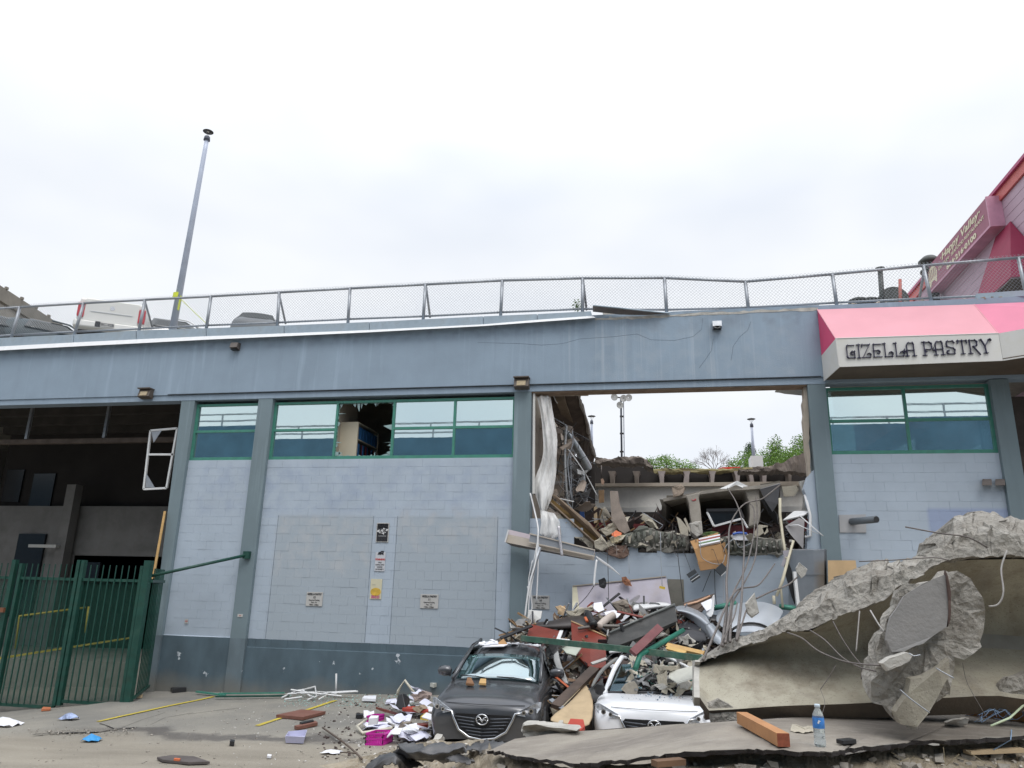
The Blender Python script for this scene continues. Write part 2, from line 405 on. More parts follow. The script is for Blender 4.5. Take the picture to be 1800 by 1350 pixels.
def block_mb(w, h, mb=None, x=0, y=0, z=0, t=.03):
    mb = mb or MB(); c = .0016
    v = [(x, y+c, z), (x+w, y+c, z), (x+w, y+c, z+h), (x, y+c, z+h), (x+c, y, z+c), (x+w-c, y, z+c), (x+w-c, y, z+h-c), (x+c, y, z+h-c),
         (x, y+t, z), (x+w, y+t, z), (x+w, y+t, z+h), (x, y+t, z+h)]
    return mb.add(v, [(4,5,6,7), (0,1,5,4), (1,2,6,5), (2,3,7,6), (3,0,4,7), (8,9,1,0), (9,10,2,1), (10,11,3,2), (11,8,0,3)])
for key, a, b, z0, z1 in near:
    w_ = round(b-a-2*J, 3)
    if w_ not in meshes:
        mb = block_mb(w_, BH-2*J); me = bpy.data.meshes.new('block'); me.from_pydata([tuple(v) for v in mb.v], [], mb.f); me.materials.append(WALLM); meshes[w_] = me
    o = bpy.data.objects.new('block', meshes[w_]); COL.objects.link(o); o.parent = walls[key]
    o.location = Vector((a+J, Yf+rb.uniform(-.003, .003), z0+J))-ROOT[walls[key].name]
for key in 'abcd':
    mb = MB()
    for k_, a, b, z0, z1 in rest:
        if k_ == key: block_mb(b-a-2*J, BH-2*J, mb, a+J, Yf+rb.uniform(-.003, .003), z0+J)
    if mb.v: part(walls[key], 'block_field', WALLM, mb, kind='stuff')
# smooth rendered base in front of the lowest courses
for key, x0, x1, zt in (('a', -11.53, -9.75, DADO), ('b', -9.36, -3.2, DADO-.19), ('c', -2.8, 3.31, DADO-.19), ('d', 3.68, 6.92, DADO-.19)):
    part(walls[key], 'base_render', WALLM, MB().hexa([(x0+.001, Yf-.05, -1), (x1-.001, Yf-.05, -1), (x1-.001, Yf+.01, -1), (x0+.001, Yf+.01, -1), (x0+.001, Yf-.035, zt), (x1-.001, Yf-.035, zt), (x1-.001, Yf+.01, zt+.02), (x0+.001, Yf+.01, zt+.02)]))
# edges of the old openings that were blocked up
for x in (a0, a1, b0, b1): part(walls['b'], 'infill_joint', M('dark joint', (.16,.19,.23), .9, .4, 6, bmp=0), MB().box((x-.005, Yf-.004, DADO+.01), (x+.005, Yf+.006, pz)))
# ledge of ribbed deck and broken concrete on top of the low wall is built with the debris
part(bld, 'floor_slab', M('dark floor slab', (.06,.05,.045), .9, .3, 2), MB().box((-2.78, .31, zm-.75), (3.6, 9, zm-.1)))
# ------------------------------------------------------------------ windows
def glass_mat(name, tint, refl):
    m, nt, bs, o = mk(name)
    gl = _nd(nt, 'ShaderNodeBsdfGlossy'); gl.inputs['Roughness'].default_value = .012; gl.inputs['Color'].default_value = (*tint, 1)
    nb = _nd(nt, 'ShaderNodeBump'); nb.inputs['Strength'].default_value = .012; nb.inputs['Distance'].default_value = .02
    nt.links.new(noise_node(nt, 1.6, 2), nb.inputs['Height']); nt.links.new(nb.outputs[0], gl.inputs['Normal'])
    nt.links.new(rng(nt, noise_node(nt, 2.5, 6, rough=.7), .5, .8, .008, .045), gl.inputs['Roughness'])
    tr = _nd(nt, 'ShaderNodeBsdfTransparent'); tr.inputs['Color'].default_value = (.5,.62,.62,1)
    mx = _nd(nt, 'ShaderNodeMixShader'); mx.inputs[0].default_value = refl
    nt.links.new(tr.outputs[0], mx.inputs[1]); nt.links.new(gl.outputs[0], mx.inputs[2]); nt.links.new(mx.outputs[0], o.inputs[0]); return m
GLASS = glass_mat('reflective green glass', (.78,.92,.92), .72)
def window(x0, x1, zb, zt, vert, midz, skip_mid=(), broken=(), yf=.10):
    fr = .055
    wobj = part(bld, 'window', GREEN, MB().box((x0, yf, zb), (x1, yf+.09, zb+.075)))       # sill member carries the rest
    def sub(nm, mb, mat=GREEN): return part(wobj, nm, mat, mb)
    sub('window_frame', MB().box((x0, yf, zt-.06), (x1, yf+.09, zt)))
    xsv = [x0]+list(vert)+[x1]
    for i, x in enumerate(xsv):
        a = x if i == 0 else (x-fr if i == len(xsv)-1 else x-fr/2)
        sub('mullion', MB().box((a, yf+.002, zb+.075), (a+fr, yf+.088, zt-.06)))
    for i in range(len(xsv)-1):
        a = xsv[i]+(fr if i == 0 else fr/2); b = xsv[i+1]-(fr if i == len(xsv)-2 else fr/2)
        if i not in skip_mid:
            sub('transom', MB().box((a, yf+.004, midz-.03), (b, yf+.086, midz+.03)))
        if i in broken: continue
        for (c, d) in ((zb+.075, midz-.03), (midz+.03, zt-.06)):
            j = [rb.uniform(-.005, .005) for _ in range(4)]; sub('pane', MB().hexa([(a, yf+.04+j[0], c), (b, yf+.04+j[1], c), (b, yf+.05+j[1], c), (a, yf+.05+j[0], c), (a, yf+.04+j[2], d), (b, yf+.04+j[1]+j[2]-j[0], d), (b, yf+.05+j[1]+j[2]-j[0], d), (a, yf+.05+j[2], d)]), GLASS)
    return wobj
ZT, ZM = 6.80, xz(700, 751)[1]
window(-11.53, -9.75, SILL+.002, ZT, [], ZM)
wv = [xz(587, 750)[0], xz(688, 750)[0], xz(796, 750)[0]]
wb = window(-9.36, -3.2, SILL+.002, ZT, wv, ZM, skip_mid=(1,), broken=(1,))
wd = window(3.68, 6.92, SILL+.002, ZT+.02, [xz(1597, 735)[0]], xz(1600, 736)[1])
# broken glass left round the empty light
sh = MB(); r_ = random.Random(5)
xa, xb, za, zb_ = wv[0]+.03, wv[1]-.03, SILL+.08, ZT-.06
def shard(p, q, inward):
    u = 0
    while u < 1:
        w_ = r_.choice([.03, .06, .1, .2])*r_.uniform(.5, 1.4)/(q-p).length; a = p.lerp(q, u); b = p.lerp(q, min(1, u+w_)); u += w_*r_.uniform(.8, 1.6)
        h_ = r_.random()**3*.22+.012; c = a.lerp(b, r_.uniform(.1, .9))+inward*h_; e_ = a.lerp(b, r_.uniform(.0, .4))+inward*h_*.5
        sh.prism([a, b, c, e_], .006, (0, 1, 0))
V3 = lambda x, z: Vector((x, .142, z))
shard(V3(xa, za), V3(xa, zb_), Vector((1,0,0))); shard(V3(xb, za), V3(xb, zb_), Vector((-1,0,0))); shard(V3(xa, zb_), V3(xb, zb_), Vector((0,0,-1))); shard(V3(xa, za), V3(xb, za), Vector((0,0,1)))
part(wb, 'glass_shards', M('pale glass edge', (.30,.42,.42), .15, .1, 5, bmp=0), sh, kind='stuff')
# soffit / head shadow strip above windows is the beam lip itself
# ------------------------------------------------------------------ inside
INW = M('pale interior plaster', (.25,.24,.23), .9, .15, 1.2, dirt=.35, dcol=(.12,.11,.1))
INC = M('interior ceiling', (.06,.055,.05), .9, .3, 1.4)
part(bld, 'deck', CONC, MB().box((-30, .36, TOP-.55), (-3.0, 13, TOP-.15)))
part(bld, 'deck', CONC, MB().hexa([(3.75, .36, TOP-.5), (14, .36, TOP-.5), (14, 9, TOP-.5), (5.9, 9, TOP-.5), (3.75, .36, TOP-.12), (14, .36, TOP-.12), (14, 9, TOP-.12), (5.9, 9, TOP-.12)]))
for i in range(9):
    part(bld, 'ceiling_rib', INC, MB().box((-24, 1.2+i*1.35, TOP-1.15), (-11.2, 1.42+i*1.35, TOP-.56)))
part(bld, 'back_wall', INW, MB().box((-30, 12.9, -1.6), (-11.3, 13.1, TOP-.56)))
part(bld, 'side_wall', INW, MB().box((-11.5, .41, -1.6), (-11.3, 12.88, TOP-.56)))
part(bld, 'side_wall', INW, MB().box((-30.2, -0, -1.6), (-29.9, 13.1, TOP-.56)))
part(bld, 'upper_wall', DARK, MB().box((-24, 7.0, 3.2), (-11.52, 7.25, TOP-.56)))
# closed rooms behind the windows
part(bld, 'office_wall', BEIGE, MB().box((-9.35, 5, 2.2), (-3.4, 5.15, TOP-.57)))
part(bld, 'office_floor', BROWNC, MB().box((-11.28, .31, SILL-.75), (-2.85, 5, SILL-.6)))
part(bld, 'office_wall', BEIGE, MB().box((xz(585, 780)[0]-.16, .32, SILL-.6), (xz(585, 780)[0]-.06, 1.5, TOP-.57)))
part(bld, 'partition', BEIGE, MB().box((-3.0, .42, SILL-2.5), (-2.85, 6.5, TOP-.57)))
# white beam line and pale steel across the dock ceiling
part(bld, 'ceiling_beam', M('rusty beam', (.11,.085,.07), .8, .3, 3), MB().box((-24, 1.6, BB-.75), (-12, 1.75, BB-.62)))
for px in (55, 190): 
    q = at(px, 735, 1.68); part(bld, 'hanger', GALV, MB().box((q.x-.04, 1.62, BB-.6), (q.x+.04, 1.7, TOP-.6)))
# loading windows on the dark back wall
for (x0, x1, z0, z1) in ((0, 42, 825, 882), (48, 97, 832, 890)):
    p, q = at(x0, z1, 6.9), at(x1, z0, 6.9); part(bld, 'inner_window', M('dark glass', (.02,.022,.025), .15, .1, 3, bmp=0), MB().box((p.x, 6.93, p.z), (q.x, 6.99, q.z)))
pl = MB().box((-24, 6.6, -1.6), (-15.3, 6.75, 4.9)); part(bld, 'dock_wall', INW, pl)
q = at(125, 900, 6.3); part(bld, 'dock_column', INW, MB().box((q.x-.18, 6.1, -1.6), (q.x+.18, 6.45, 5.6)))
part(bld, 'dock_wall', INW, MB().box((q.x+.2, 6.6, -1.6), (-11.52, 6.75, 3.2)))
p = at(78, 960, 6); part(bld, 'tube_light', WHITEB, MB().box((p.x-.55, 5.9, p.z-.05), (p.x+.55, 6.05, p.z+.05)))
for px, py, w_, h_ in ((45, 1010, .55, 1.4), (160, 1003, .35, .28)):
    p = at(px, py, 6.55); part(bld, 'notice_board' if w_ < .4 else 'dock_door', M('dark glass'), MB().box((p.x-w_, 6.5, p.z-h_), (p.x+w_, 6.58, p.z+h_)))
# casement frame hanging at the edge of the dock
cf = thing('broken_window_frame', 'white open window frame with bare panes at the edge of the dark loading bay', 'window frame', at(275, 860, .5))
fr = [(265, 757), (312, 753), (293, 858), (253, 860)]
pp = P(fr, .5)
for a, b in zip(pp, pp[1:]+pp[:1]): part(cf, 'frame_bar', WHITEP, MB().bar(a, b, .05, .05))
part(cf, 'frame_bar', WHITEP, MB().bar(*P([(262, 799), (306, 799)], .5), .05, .05))
panel('corner_plate', GALV, [(266, 759), (284, 757), (270, 778)], .01, '', '', .47, parent=cf)
panel('corner_plate', GALV, [(257, 832), (256, 857), (272, 857)], .01, '', '', .47, parent=cf)
# bookcase seen through the broken light
bk = thing('bookcase', 'cream bookcase with blue binders standing behind the broken office window', 'bookcase', at(640, 800, 1.0))
p0, p1 = at(592, 745, .55), at(640, 745, .55)
zb0 = SILL-.6
CREAM = M('cream laminate', (.62,.55,.42), .5, .05, 2)
x0b, x1b = at(606, 770, .55).x, at(628, 770, .55).x; zt0 = at(628, 743, .6).z
part(bk, 'side_panel', CREAM, MB().box((at(596, 770, .5).x, .5, zb0), (at(628, 770, .5).x, .56, zt0)))
shx = at(628, 770, .5).x
part(bk, 'back_panel', CREAM, MB().box((shx-.3, .5602, zb0), (shx-.27, 1.9, zt0)))
for k in range(4): part(bk, 'shelf', CREAM, MB().box((shx-.268, .5602, zt0-.03-k*.42), (shx, 1.9, zt0-k*.42)))
part(bk, 'side_panel', CREAM, MB().box((shx-.3, 1.9002, zb0), (shx, 1.94, zt0)))
for k in range(1, 4):
    for j in range(13):
        c = [M('blue binder', (.04,.16,.38), .5, .2, 3), M('black binder', (.02,.02,.025), .5), M('dark red binder', (.2,.03,.04), .5)][(j*7+k*3) % 3 if k > 1 else 0]
        tag(MB().box((shx-.24, .62+j*.095, zt0-k*.42+.002), (shx-.01+.01*(j % 2), .62+j*.095+.08, zt0-k*.42+.31)).build('binder', c), ['blue', 'dark'][k > 1]+' ring binders on the bookcase behind the broken office window, shelf '+['', 'at the top', 'in the middle', 'at the bottom'][k], 'binder', 'binders on shelf %d of the office bookcase' % k)
# opposite building behind the photographer, mirrored in the office windows
opp = thing('blue_parapet_building', 'blue rendered wall with a steel rail on top, seen mirrored in the office windows', 'building', (0, -27, 0))
OW = M('deep blue render', (.085,.175,.26), .7, .2, .6)
part(opp, 'wall', OW, MB().box((-60, -28.5, -2), (-8.2, -27, 11.85)))
part(opp, 'wall', OW, MB().box((-8.0, -28.5, -2), (30, -27, 11.9)))
for z in (12.75, 12.3): part(opp, 'rail', GALV, MB().bar((-60, -27.6, z), (30, -27.6, z), .09, .09))
for i in range(30): part(opp, 'post', GALV, MB().box((-59+i*3, -27.65, 11.8), (-58.92+i*3, -27.55, 12.75)))
# ------------------------------------------------------------------ lettering
def text(s, o, dx, up, size, mat, parent, name='lettering', shear=0., align='CENTER', th=.004, stretch=1., bold=0.):
    cu = bpy.data.curves.new('t', 'FONT'); cu.body = s; cu.size = size; cu.align_x = align; cu.align_y = 'CENTER'; cu.extrude = th/2; cu.shear = shear; cu.offset = bold; cu.resolution_u = 3
    ob = bpy.data.objects.new('t', cu); COL.objects.link(ob)
    dg = bpy.context.evaluated_depsgraph_get(); me = bpy.data.meshes.new_from_object(ob.evaluated_get(dg)); bpy.data.objects.remove(ob)
    dx = Vector(dx).normalized(); up = Vector(up).normalized(); n = dx.cross(up); o = Vector(o)
    mb = MB().add([o+dx*v.co.x*stretch+up*v.co.y+n*v.co.z for v in me.vertices], [tuple(p.vertices) for p in me.polygons])
    return part(parent, name, mat, mb)
INK = M('black sign ink', (.02,.02,.025), .6, .05, bmp=0); INKR = M('red sign ink', (.5,.03,.03), .6, .05, bmp=0); INKW = M('white sign ink', (.75,.75,.75), .6, .05, bmp=0)
SIGNW = M('weathered white sign plate', (.50,.49,.47), .5, .06, 5, dirt=.2, dcol=(.35,.3,.26), bmp=0)
def plate(name, px0, py0, px1, py1, mat, label, Y=.06, th=.012, cat='sign', group=None):
    p, q = at(px0, py1, Y), at(px1, py0, Y); t = thing(name, label, cat, ((p.x+q.x)/2, Y, p.z), group)
    part(t, 'plate', mat, MB().box((p.x, Y, p.z), (q.x, Y+th, q.z)), bevel=.004)
    def tx(s, u, v, size, m=INK, **k): return text(s, (p.x+(q.x-p.x)*u, Y-.003, p.z+(q.z-p.z)*v), (1,0,0), (0,0,1), size*(q.z-p.z), m, t, **k)
    return t, tx, p, q
for (x0, y0, x1, y1, no) in ((537, 1041, 568, 1065, '12'), (738, 1045, 771, 1069, '11'), (934, 1047, 966, 1070.5, '10')):
    t, tx, p, q = plate('parking_sign', x0, y0, x1, y1, SIGNW, {'12': 'small white reserved parking sign numbered twelve on the left faded wall patch', '11': 'small white reserved parking sign numbered eleven on the right faded wall patch', '10': 'small white reserved parking sign numbered ten, partly behind hanging wires'}[no], group='reserved parking signs')
    tx('GIZELLA PASTRY', .5, .84, .19, stretch=.78, bold=.002); tx(no, .5, .62, .2, bold=.002); tx('Reserved Parking', .5, .42, .15, stretch=.8); tx('Mon - Fri', .5, .26, .15, stretch=.8); tx('7:00am - 5:00pm', .5, .1, .15, stretch=.72)
t, tx, p, q = plate('crime_prevention_sign', 660, 919, 684.5, 953, SIGNW, 'black and white crime prevention sign, highest of three between the faded wall patches')
part(t, 'poster', INK, MB().box((p.x+.02, .055, p.z+.02), (q.x-.02, .0595, q.z-.02)))
tx('Lock Out', .5, .9, .13, INKW, bold=.002); tx('Auto Crime', .5, .78, .12, INKW, bold=.002, stretch=.9)
r_ = random.Random(2)
mb = MB()
for i in range(9):
    cx = p.x+(q.x-p.x)*r_.uniform(.25, .75); cz = p.z+(q.z-p.z)*r_.uniform(.42, .66); a = r_.uniform(-.6, .6); d = Vector((math.cos(a), 0, math.sin(a)))*.06
    mb.bar(Vector((cx, .052, cz))-d, Vector((cx, .052, cz))+d, .004, .022)
part(t, 'picture', INKW, mb); tx('A', .5, .14, .1, INKW)
part(t, 'text_line', INKW, MB().box((p.x+.06, .053, p.z+(q.z-p.z)*.31), (q.x-.06, .058, p.z+(q.z-p.z)*.325)))
t, tx, p, q = plate('surveillance_sign', 658, 971, 678, 1004, M('pale sign plate', (.56,.57,.6), .5, .05, bmp=0), 'white video surveillance warning sign with black camera symbol and red heading')
tx('WARNING', .5, .62, .135, INKR, bold=.002, stretch=.85)
for s, v in (('VIDEO', .46), ('SURVEILLANCE', .34), ('CAMERAS', .22), ('ON PROPERTY', .1)): tx(s, .5, v, .1, stretch=.72)
part(t, 'camera_symbol', INK, MB().box((p.x+.08, .054, p.z+.37), (q.x-.1, .059, p.z+.43)).prism([(q.x-.1, .054, p.z+.39), (q.x-.05, .054, p.z+.36), (q.x-.05, .054, p.z+.43), (q.x-.1, .054, p.z+.41)], .005, (0,1,0)).bar((p.x+.12, .056, p.z+.44), (p.x+.2, .056, p.z+.44), .004, .03).bar((p.x+.06, .056, p.z+.37), (p.x+.09, .056, p.z+.43), .004, .02))
t, tx, p, q = plate('yellow_notice', 649.5, 1018, 672, 1053, M('cream notice', (.62,.58,.42), .5, .05, bmp=0), 'cream notice with a yellow cloud shape and pink print under the surveillance sign')
c = Vector(((p.x+q.x)/2, .055, p.z+(q.z-p.z)*.36)); part(t, 'yellow_patch', M('notice yellow', (.62,.40,.06), .5, .3, 8, bmp=0), MB().prism([c+Vector((math.cos(a*math.pi/8)*.125, 0, math.sin(a*math.pi/8)*.09)) for a in range(16)], .004, (0,1,0)))
for v in (.15, .07): tx('RESERVED ONLY', .5, v, .075, M('pink sign ink', (.6,.12,.25), .6, bmp=0), bold=.002, stretch=.8)
tx('~~~', .3, .72, .1, M('grey ink', (.3,.3,.3), .6, bmp=0))
for (x0, y0, x1, y1, l) in ((324, 1088, 331, 1096, 'small white sticker low on the narrow block wall bay'), (417, 1079.5, 427, 1084.5, 'small white sticker on the grey column beside the narrow bay')):
    t, tx, p, q = plate('sticker', x0, y0, x1, y1, SIGNW, l, Y=-.03 if x0 > 400 else .06, th=.006); tx('NO', .5, .5, .4, INKR)
# ------------------------------------------------------------------ things fixed on the beam
def wallpack(px, py, s, label):
    p = at(px, py, -.08); t = thing('wall_light', label, 'wall light', p, 'brown wall lights under the beam')
    BR = M('bronze lamp housing', (.10,.08,.065), .5, .15, 6); x, z = p.x, p.z; a, b = .165*s, .12*s
    part(t, 'housing', BR, MB().hexa([(x-a, -.25, z-b*.7), (x+a, -.25, z-b*.7), (x+a, -.062, z-b), (x-a, -.062, z-b), (x-a, -.19, z+b), (x+a, -.19, z+b), (x+a, -.062, z+b), (x-a, -.062, z+b)]), bevel=.01)
    part(t, 'lens', M('amber lamp glass', (.42,.33,.20), .3, .2, 20), MB().hexa([(x-a*.6, -.256, z-b*.5), (x+a*.6, -.256, z-b*.5), (x+a*.6, -.21, z-b*.5), (x-a*.6, -.21, z-b*.5), (x-a*.6, -.222, z+b*.45), (x+a*.6, -.222, z+b*.45), (x+a*.6, -.19, z+b*.45), (x-a*.6, -.19, z+b*.45)]))
    part(t, 'hood', BR, MB().box((x-a-.01, -.27, z+b+.002), (x+a+.01, -.062, z+b+.03)))
wallpack(259, 694, 1, 'bronze wall light at the corner of the dark loading bay'); wallpack(918, 676, 1.05, 'bronze wall light above the column left of the collapsed bay')
for (px, py, l, wh) in ((415, 610, 'small brown vent hood on the beam below the drip edge', 0), (1260, 573, 'grey vent hood with white cover on the beam above the collapsed bay', 1)):
    p = at(px, py, -.1); t = thing('vent_hood', l, 'vent', p); x, z = p.x, p.z; s = .1
    part(t, 'hood', GALV if wh else M('brown vent', (.13,.11,.10), .6, .2, 5), MB().hexa([(x-s, -.24, z-.05), (x+s, -.24, z-.05), (x+s, -.062, z-.09), (x-s, -.062, z-.09), (x-s, -.2, z+.09), (x+s, -.2, z+.09), (x+s, -.062, z+.1), (x-s, -.062, z+.1)]))
    part(t, 'opening', BLACK, MB().box((x-s*.8, -.235, z-.10), (x+s*.8, -.09, z-.092)))
    if wh: part(t, 'cover', WHITEP, MB().prism([(x+math.cos(a*math.pi/6)*.075, -.245, z-.045+min(0, -math.sin(a*math.pi/6))*.05) for a in range(7)]+[(x-.075, -.245, z-.06), (x, -.245, z-.10), (x+.075, -.245, z-.06)], .01, (0,1,0)))
# cracks in the beam: thin recessed dark lines
CR = M('crack', (.06,.07,.08), .9, bmp=0)
for l in ([(840, 603), (910, 605), (952, 607), (990, 604), (1020, 596), (1080, 593), (1120, 586), (1145, 598), (1185, 597), (1218, 592), (1232, 580), (1234, 560)], [(1230, 648), (1240, 632), (1252, 615), (1253, 596)], [(1285, 635), (1290, 610), (1300, 592), (1315, 580), (1320, 566)]):
    p = [(x+random.uniform(-1.5, 1.5), y+random.uniform(-1.5, 1.5)) for x, y in l]; rows = P(p, -.0615)
    part(bld, 'crack', CR, MB().tube(rows, .0022, 4))
# ------------------------------------------------------------------ flashing on the roof edge
FL = M('pale grey blue flashing', (.33,.40,.46), .45, .15, 3, metal=.2, dirt=.45, dcol=(.2,.2,.18))
tl = [(-60, 597), (0, 594), (130, 588), (240, 581), (363, 577), (500, 572), (650, 566), (850, 556), (945, 552), (1040, 547)]
dt = [(-60, 612), (0, 609), (130, 602), (240, 596.5), (363, 591), (500, 586), (650, 580), (850, 570), (945, 562), (1042, 555)]
db = [(-60, 619), (0, 616), (130, 609), (240, 603.5), (363, 597), (500, 591), (650, 584), (850, 573), (945, 566), (1047, 558.5)]
for i in range(len(tl)-1):
    part(bld, 'flashing', FL, MB().prism(P([tl[i], (tl[i+1][0]-1.2, tl[i+1][1]), (dt[i+1][0]-1.2, dt[i+1][1]), dt[i]], -.1+.008*(i % 2)), .25, (0, 1, 0)))
    part(bld, 'drip_edge', WHITEP, MB().hexa([*P([db[i], db[i+1]], -.24), *P([db[i+1], db[i]], -.08), *P([dt[i], dt[i+1]], -.14), *P([dt[i+1], dt[i]], -.07)]))
# bent flashing sheet sticking out at its torn end
bs = thing('bent_flashing', 'long bent brown grey flashing strip torn up from the roof edge', 'metal strip', at(1100, 548, -.2))
part(bs, 'sheet', M('grey brown sheet', (.17,.15,.14), .5, .2, 4, metal=.3), MB().grid([P([(1042, 537, -.35), (1085, 541, -.3), (1130, 546, -.25), (1178, 551, -.1)]), P([(1042, 548, -.1), (1090, 553, -.1), (1135, 554, -.08), (1176, 552, -.07)])], .012))
part(bs, 'lip', FL, MB().tube(P([(1042, 537, -.355), (1085, 541, -.305), (1130, 546, -.255), (1178, 551, -.105)]), .018, 5))
for (l, s) in (([(1061, 549), (1080, 551), (1083, 559), (1062, 561)], 4), ([(1244, 549), (1262, 543), (1266, 547), (1262, 552), (1246, 554)], 6)):
    solo('concrete_fragment', CONCB, lump(P(l, -.05), .25, .02, s, step=.08), 'pale concrete fragment %s the roof edge' % ('propping the torn strip at' if s == 4 else 'lying beside the fence on'), 'rubble')
part(bld, 'broken_edge', CONCB, MB().prism(jag(P([(1046, 559), (1130, 556), (1250, 549), (1438, 541), (1438, 545), (1250, 553.5), (1130, 560), (1046, 563)], -.065), .018, .12, 3), .36, (0, 1, 0)))
# ------------------------------------------------------------------ chain-link fence
ft = [(-40, 545), (35, 540), (147, 533), (255, 527), (371, 521), (491, 514), (615.5, 507), (748, 500), (883, 493), (1024, 489), (1168, 488.5), (1310, 495), (1463, 482), (1623, 467), (1790, 453), (1960, 440), (2110, 429)]
fb = [(-60, 597), (20, 592), (131, 586), (244, 581), (363, 575), (488, 570), (612, 564), (744, 559), (880, 552), (1024, 546), (1172, 547.5), (1316, 543.5), (1471, 535), (1637, 527), (1805, 520), (1975, 512), (2125, 504)]
FY = .3
fen = thing('chain_link_fence', 'galvanised chain link fence with posts and top rail along the roof edge', 'fence', at(800, 560, FY))
for i, (a, b) in enumerate(zip(ft, fb)):
    part(fen, 'post', GALV, MB().tube([at(*b, FY)-Vector((0, 0, .12)), at(*a, FY)], .042, 8), smooth=True)
    if i < len(ft)-1:
        part(fen, 'top_rail', GALV, MB().tube([at(*a, FY), at(*ft[i+1], FY)], .034, 8), smooth=True)
        part(fen, 'bottom_rail', GALV, MB().tube([at(b[0], b[1]-3, FY), at(fb[i+1][0], fb[i+1][1]-3, FY)], .026, 6), smooth=True)
        A, B_, C_, D_ = at(*b, FY), at(*fb[i+1], FY), at(*ft[i+1], FY)+Vector((0, 0, .07)), at(*a, FY)+Vector((0, 0, .07))
        Wd = (B_-A).length; Hh = (D_-A).length; pit = .078; n = int(Wd/pit); mb = MB(); sl_ = Hh/Wd
        for s in (1, -1):
            for k in range(-int(n*sl_)-2, n+int(n*sl_)+3):
                u0, u1 = k/n, k/n+s*sl_; v0, v1 = 0., 1.
                if max(u0, u1) <= 0 or min(u0, u1) >= 1: continue
                def cut(u): return (u-u0)/(u1-u0)
                lo, hi = sorted((cut(0), cut(1))); v0, v1 = max(0, lo), min(1, hi)
                if v1 <= v0: continue
                q = []
                for v in (v0, v1):
                    u = u0+(u1-u0)*v; q.append(A.lerp(B_, u).lerp(D_.lerp(C_, u), v)+Vector((0, s*.004-.03, 0)))
                mb.tube(q, .0026, 3, cap=False)
        part(fen, 'wire_mesh', M('mesh wire', (.30,.32,.34), .5, .1, metal=.4, bmp=0), mb, kind='stuff')
for x0, y0, x1, y1 in ((255, 530, 268, 576), (491, 518, 502, 569), (749, 504, 756, 558), (1025, 493, 1031, 545), (1625, 470, 1616, 527)):
    part(fen, 'brace', GALV, MB().tube([at(x0, y0, FY+.02), at(x1, y1, FY+.75)], .03, 6), smooth=True)
# ------------------------------------------------------------------ vehicles
def paintm(name, col, rough=.28, metal=.3):
    m = M(name, col, rough, .05, 1.5, metal=metal, bmp=0, dirt=.3, dcol=tuple(q*.55+.06 for q in col))
    return m
CG = M('car glass', (.012,.016,.016), .04, .1, 2, bmp=0, spec=.9); WSG = glass_mat('windscreen glass', (.74,.84,.86), .5); RUB = M('tyre rubber', (.02,.02,.02), .85, .2, 8); CHR = M('chrome', (.62,.63,.65), .12, .05, 2, metal=1, bmp=0)
ALU = M('alloy', (.4,.41,.43), .3, .1, 3, metal=.8, bmp=0); LAMPG = M('headlight lens', (.34,.36,.39), .08, .5, 18, bmp=0, spec=.9)
ST = [  # y, bottom(z,w), mid, belt, top edge, crown
 (-.03, (.30,.55), (.44,.66), (.60,.66), (.70,.52), (.73,0)), (.05, (.22,.68), (.44,.80), (.64,.79), (.77,.62), (.81,0)),
 (.22, (.20,.78), (.46,.865), (.72,.85), (.86,.68), (.90,0)), (.60, (.20,.82), (.50,.885), (.80,.865), (.90,.70), (.945,0)),
 (1.05, (.20,.82), (.52,.88), (.86,.87), (.935,.73), (.97,0)), (1.22, (.20,.82), (.52,.88), (.90,.87), (.965,.74), (.995,0)),
 (1.95, (.20,.82), (.52,.88), (.97,.86), (1.44,.60), (1.50,0)), (2.5, (.20,.82), (.52,.88), (.98,.86), (1.49,.60), (1.54,0)),
 (3.3, (.20,.82), (.52,.88), (.99,.85), (1.46,.58), (1.51,0)), (3.85, (.22,.80), (.52,.87), (1.0,.83), (1.38,.54), (1.42,0)),
 (4.12, (.28,.78), (.52,.84), (.98,.79), (1.1,.66), (1.12,0)), (4.26, (.34,.68), (.52,.74), (.9,.70), (.97,.55), (.98,0))]
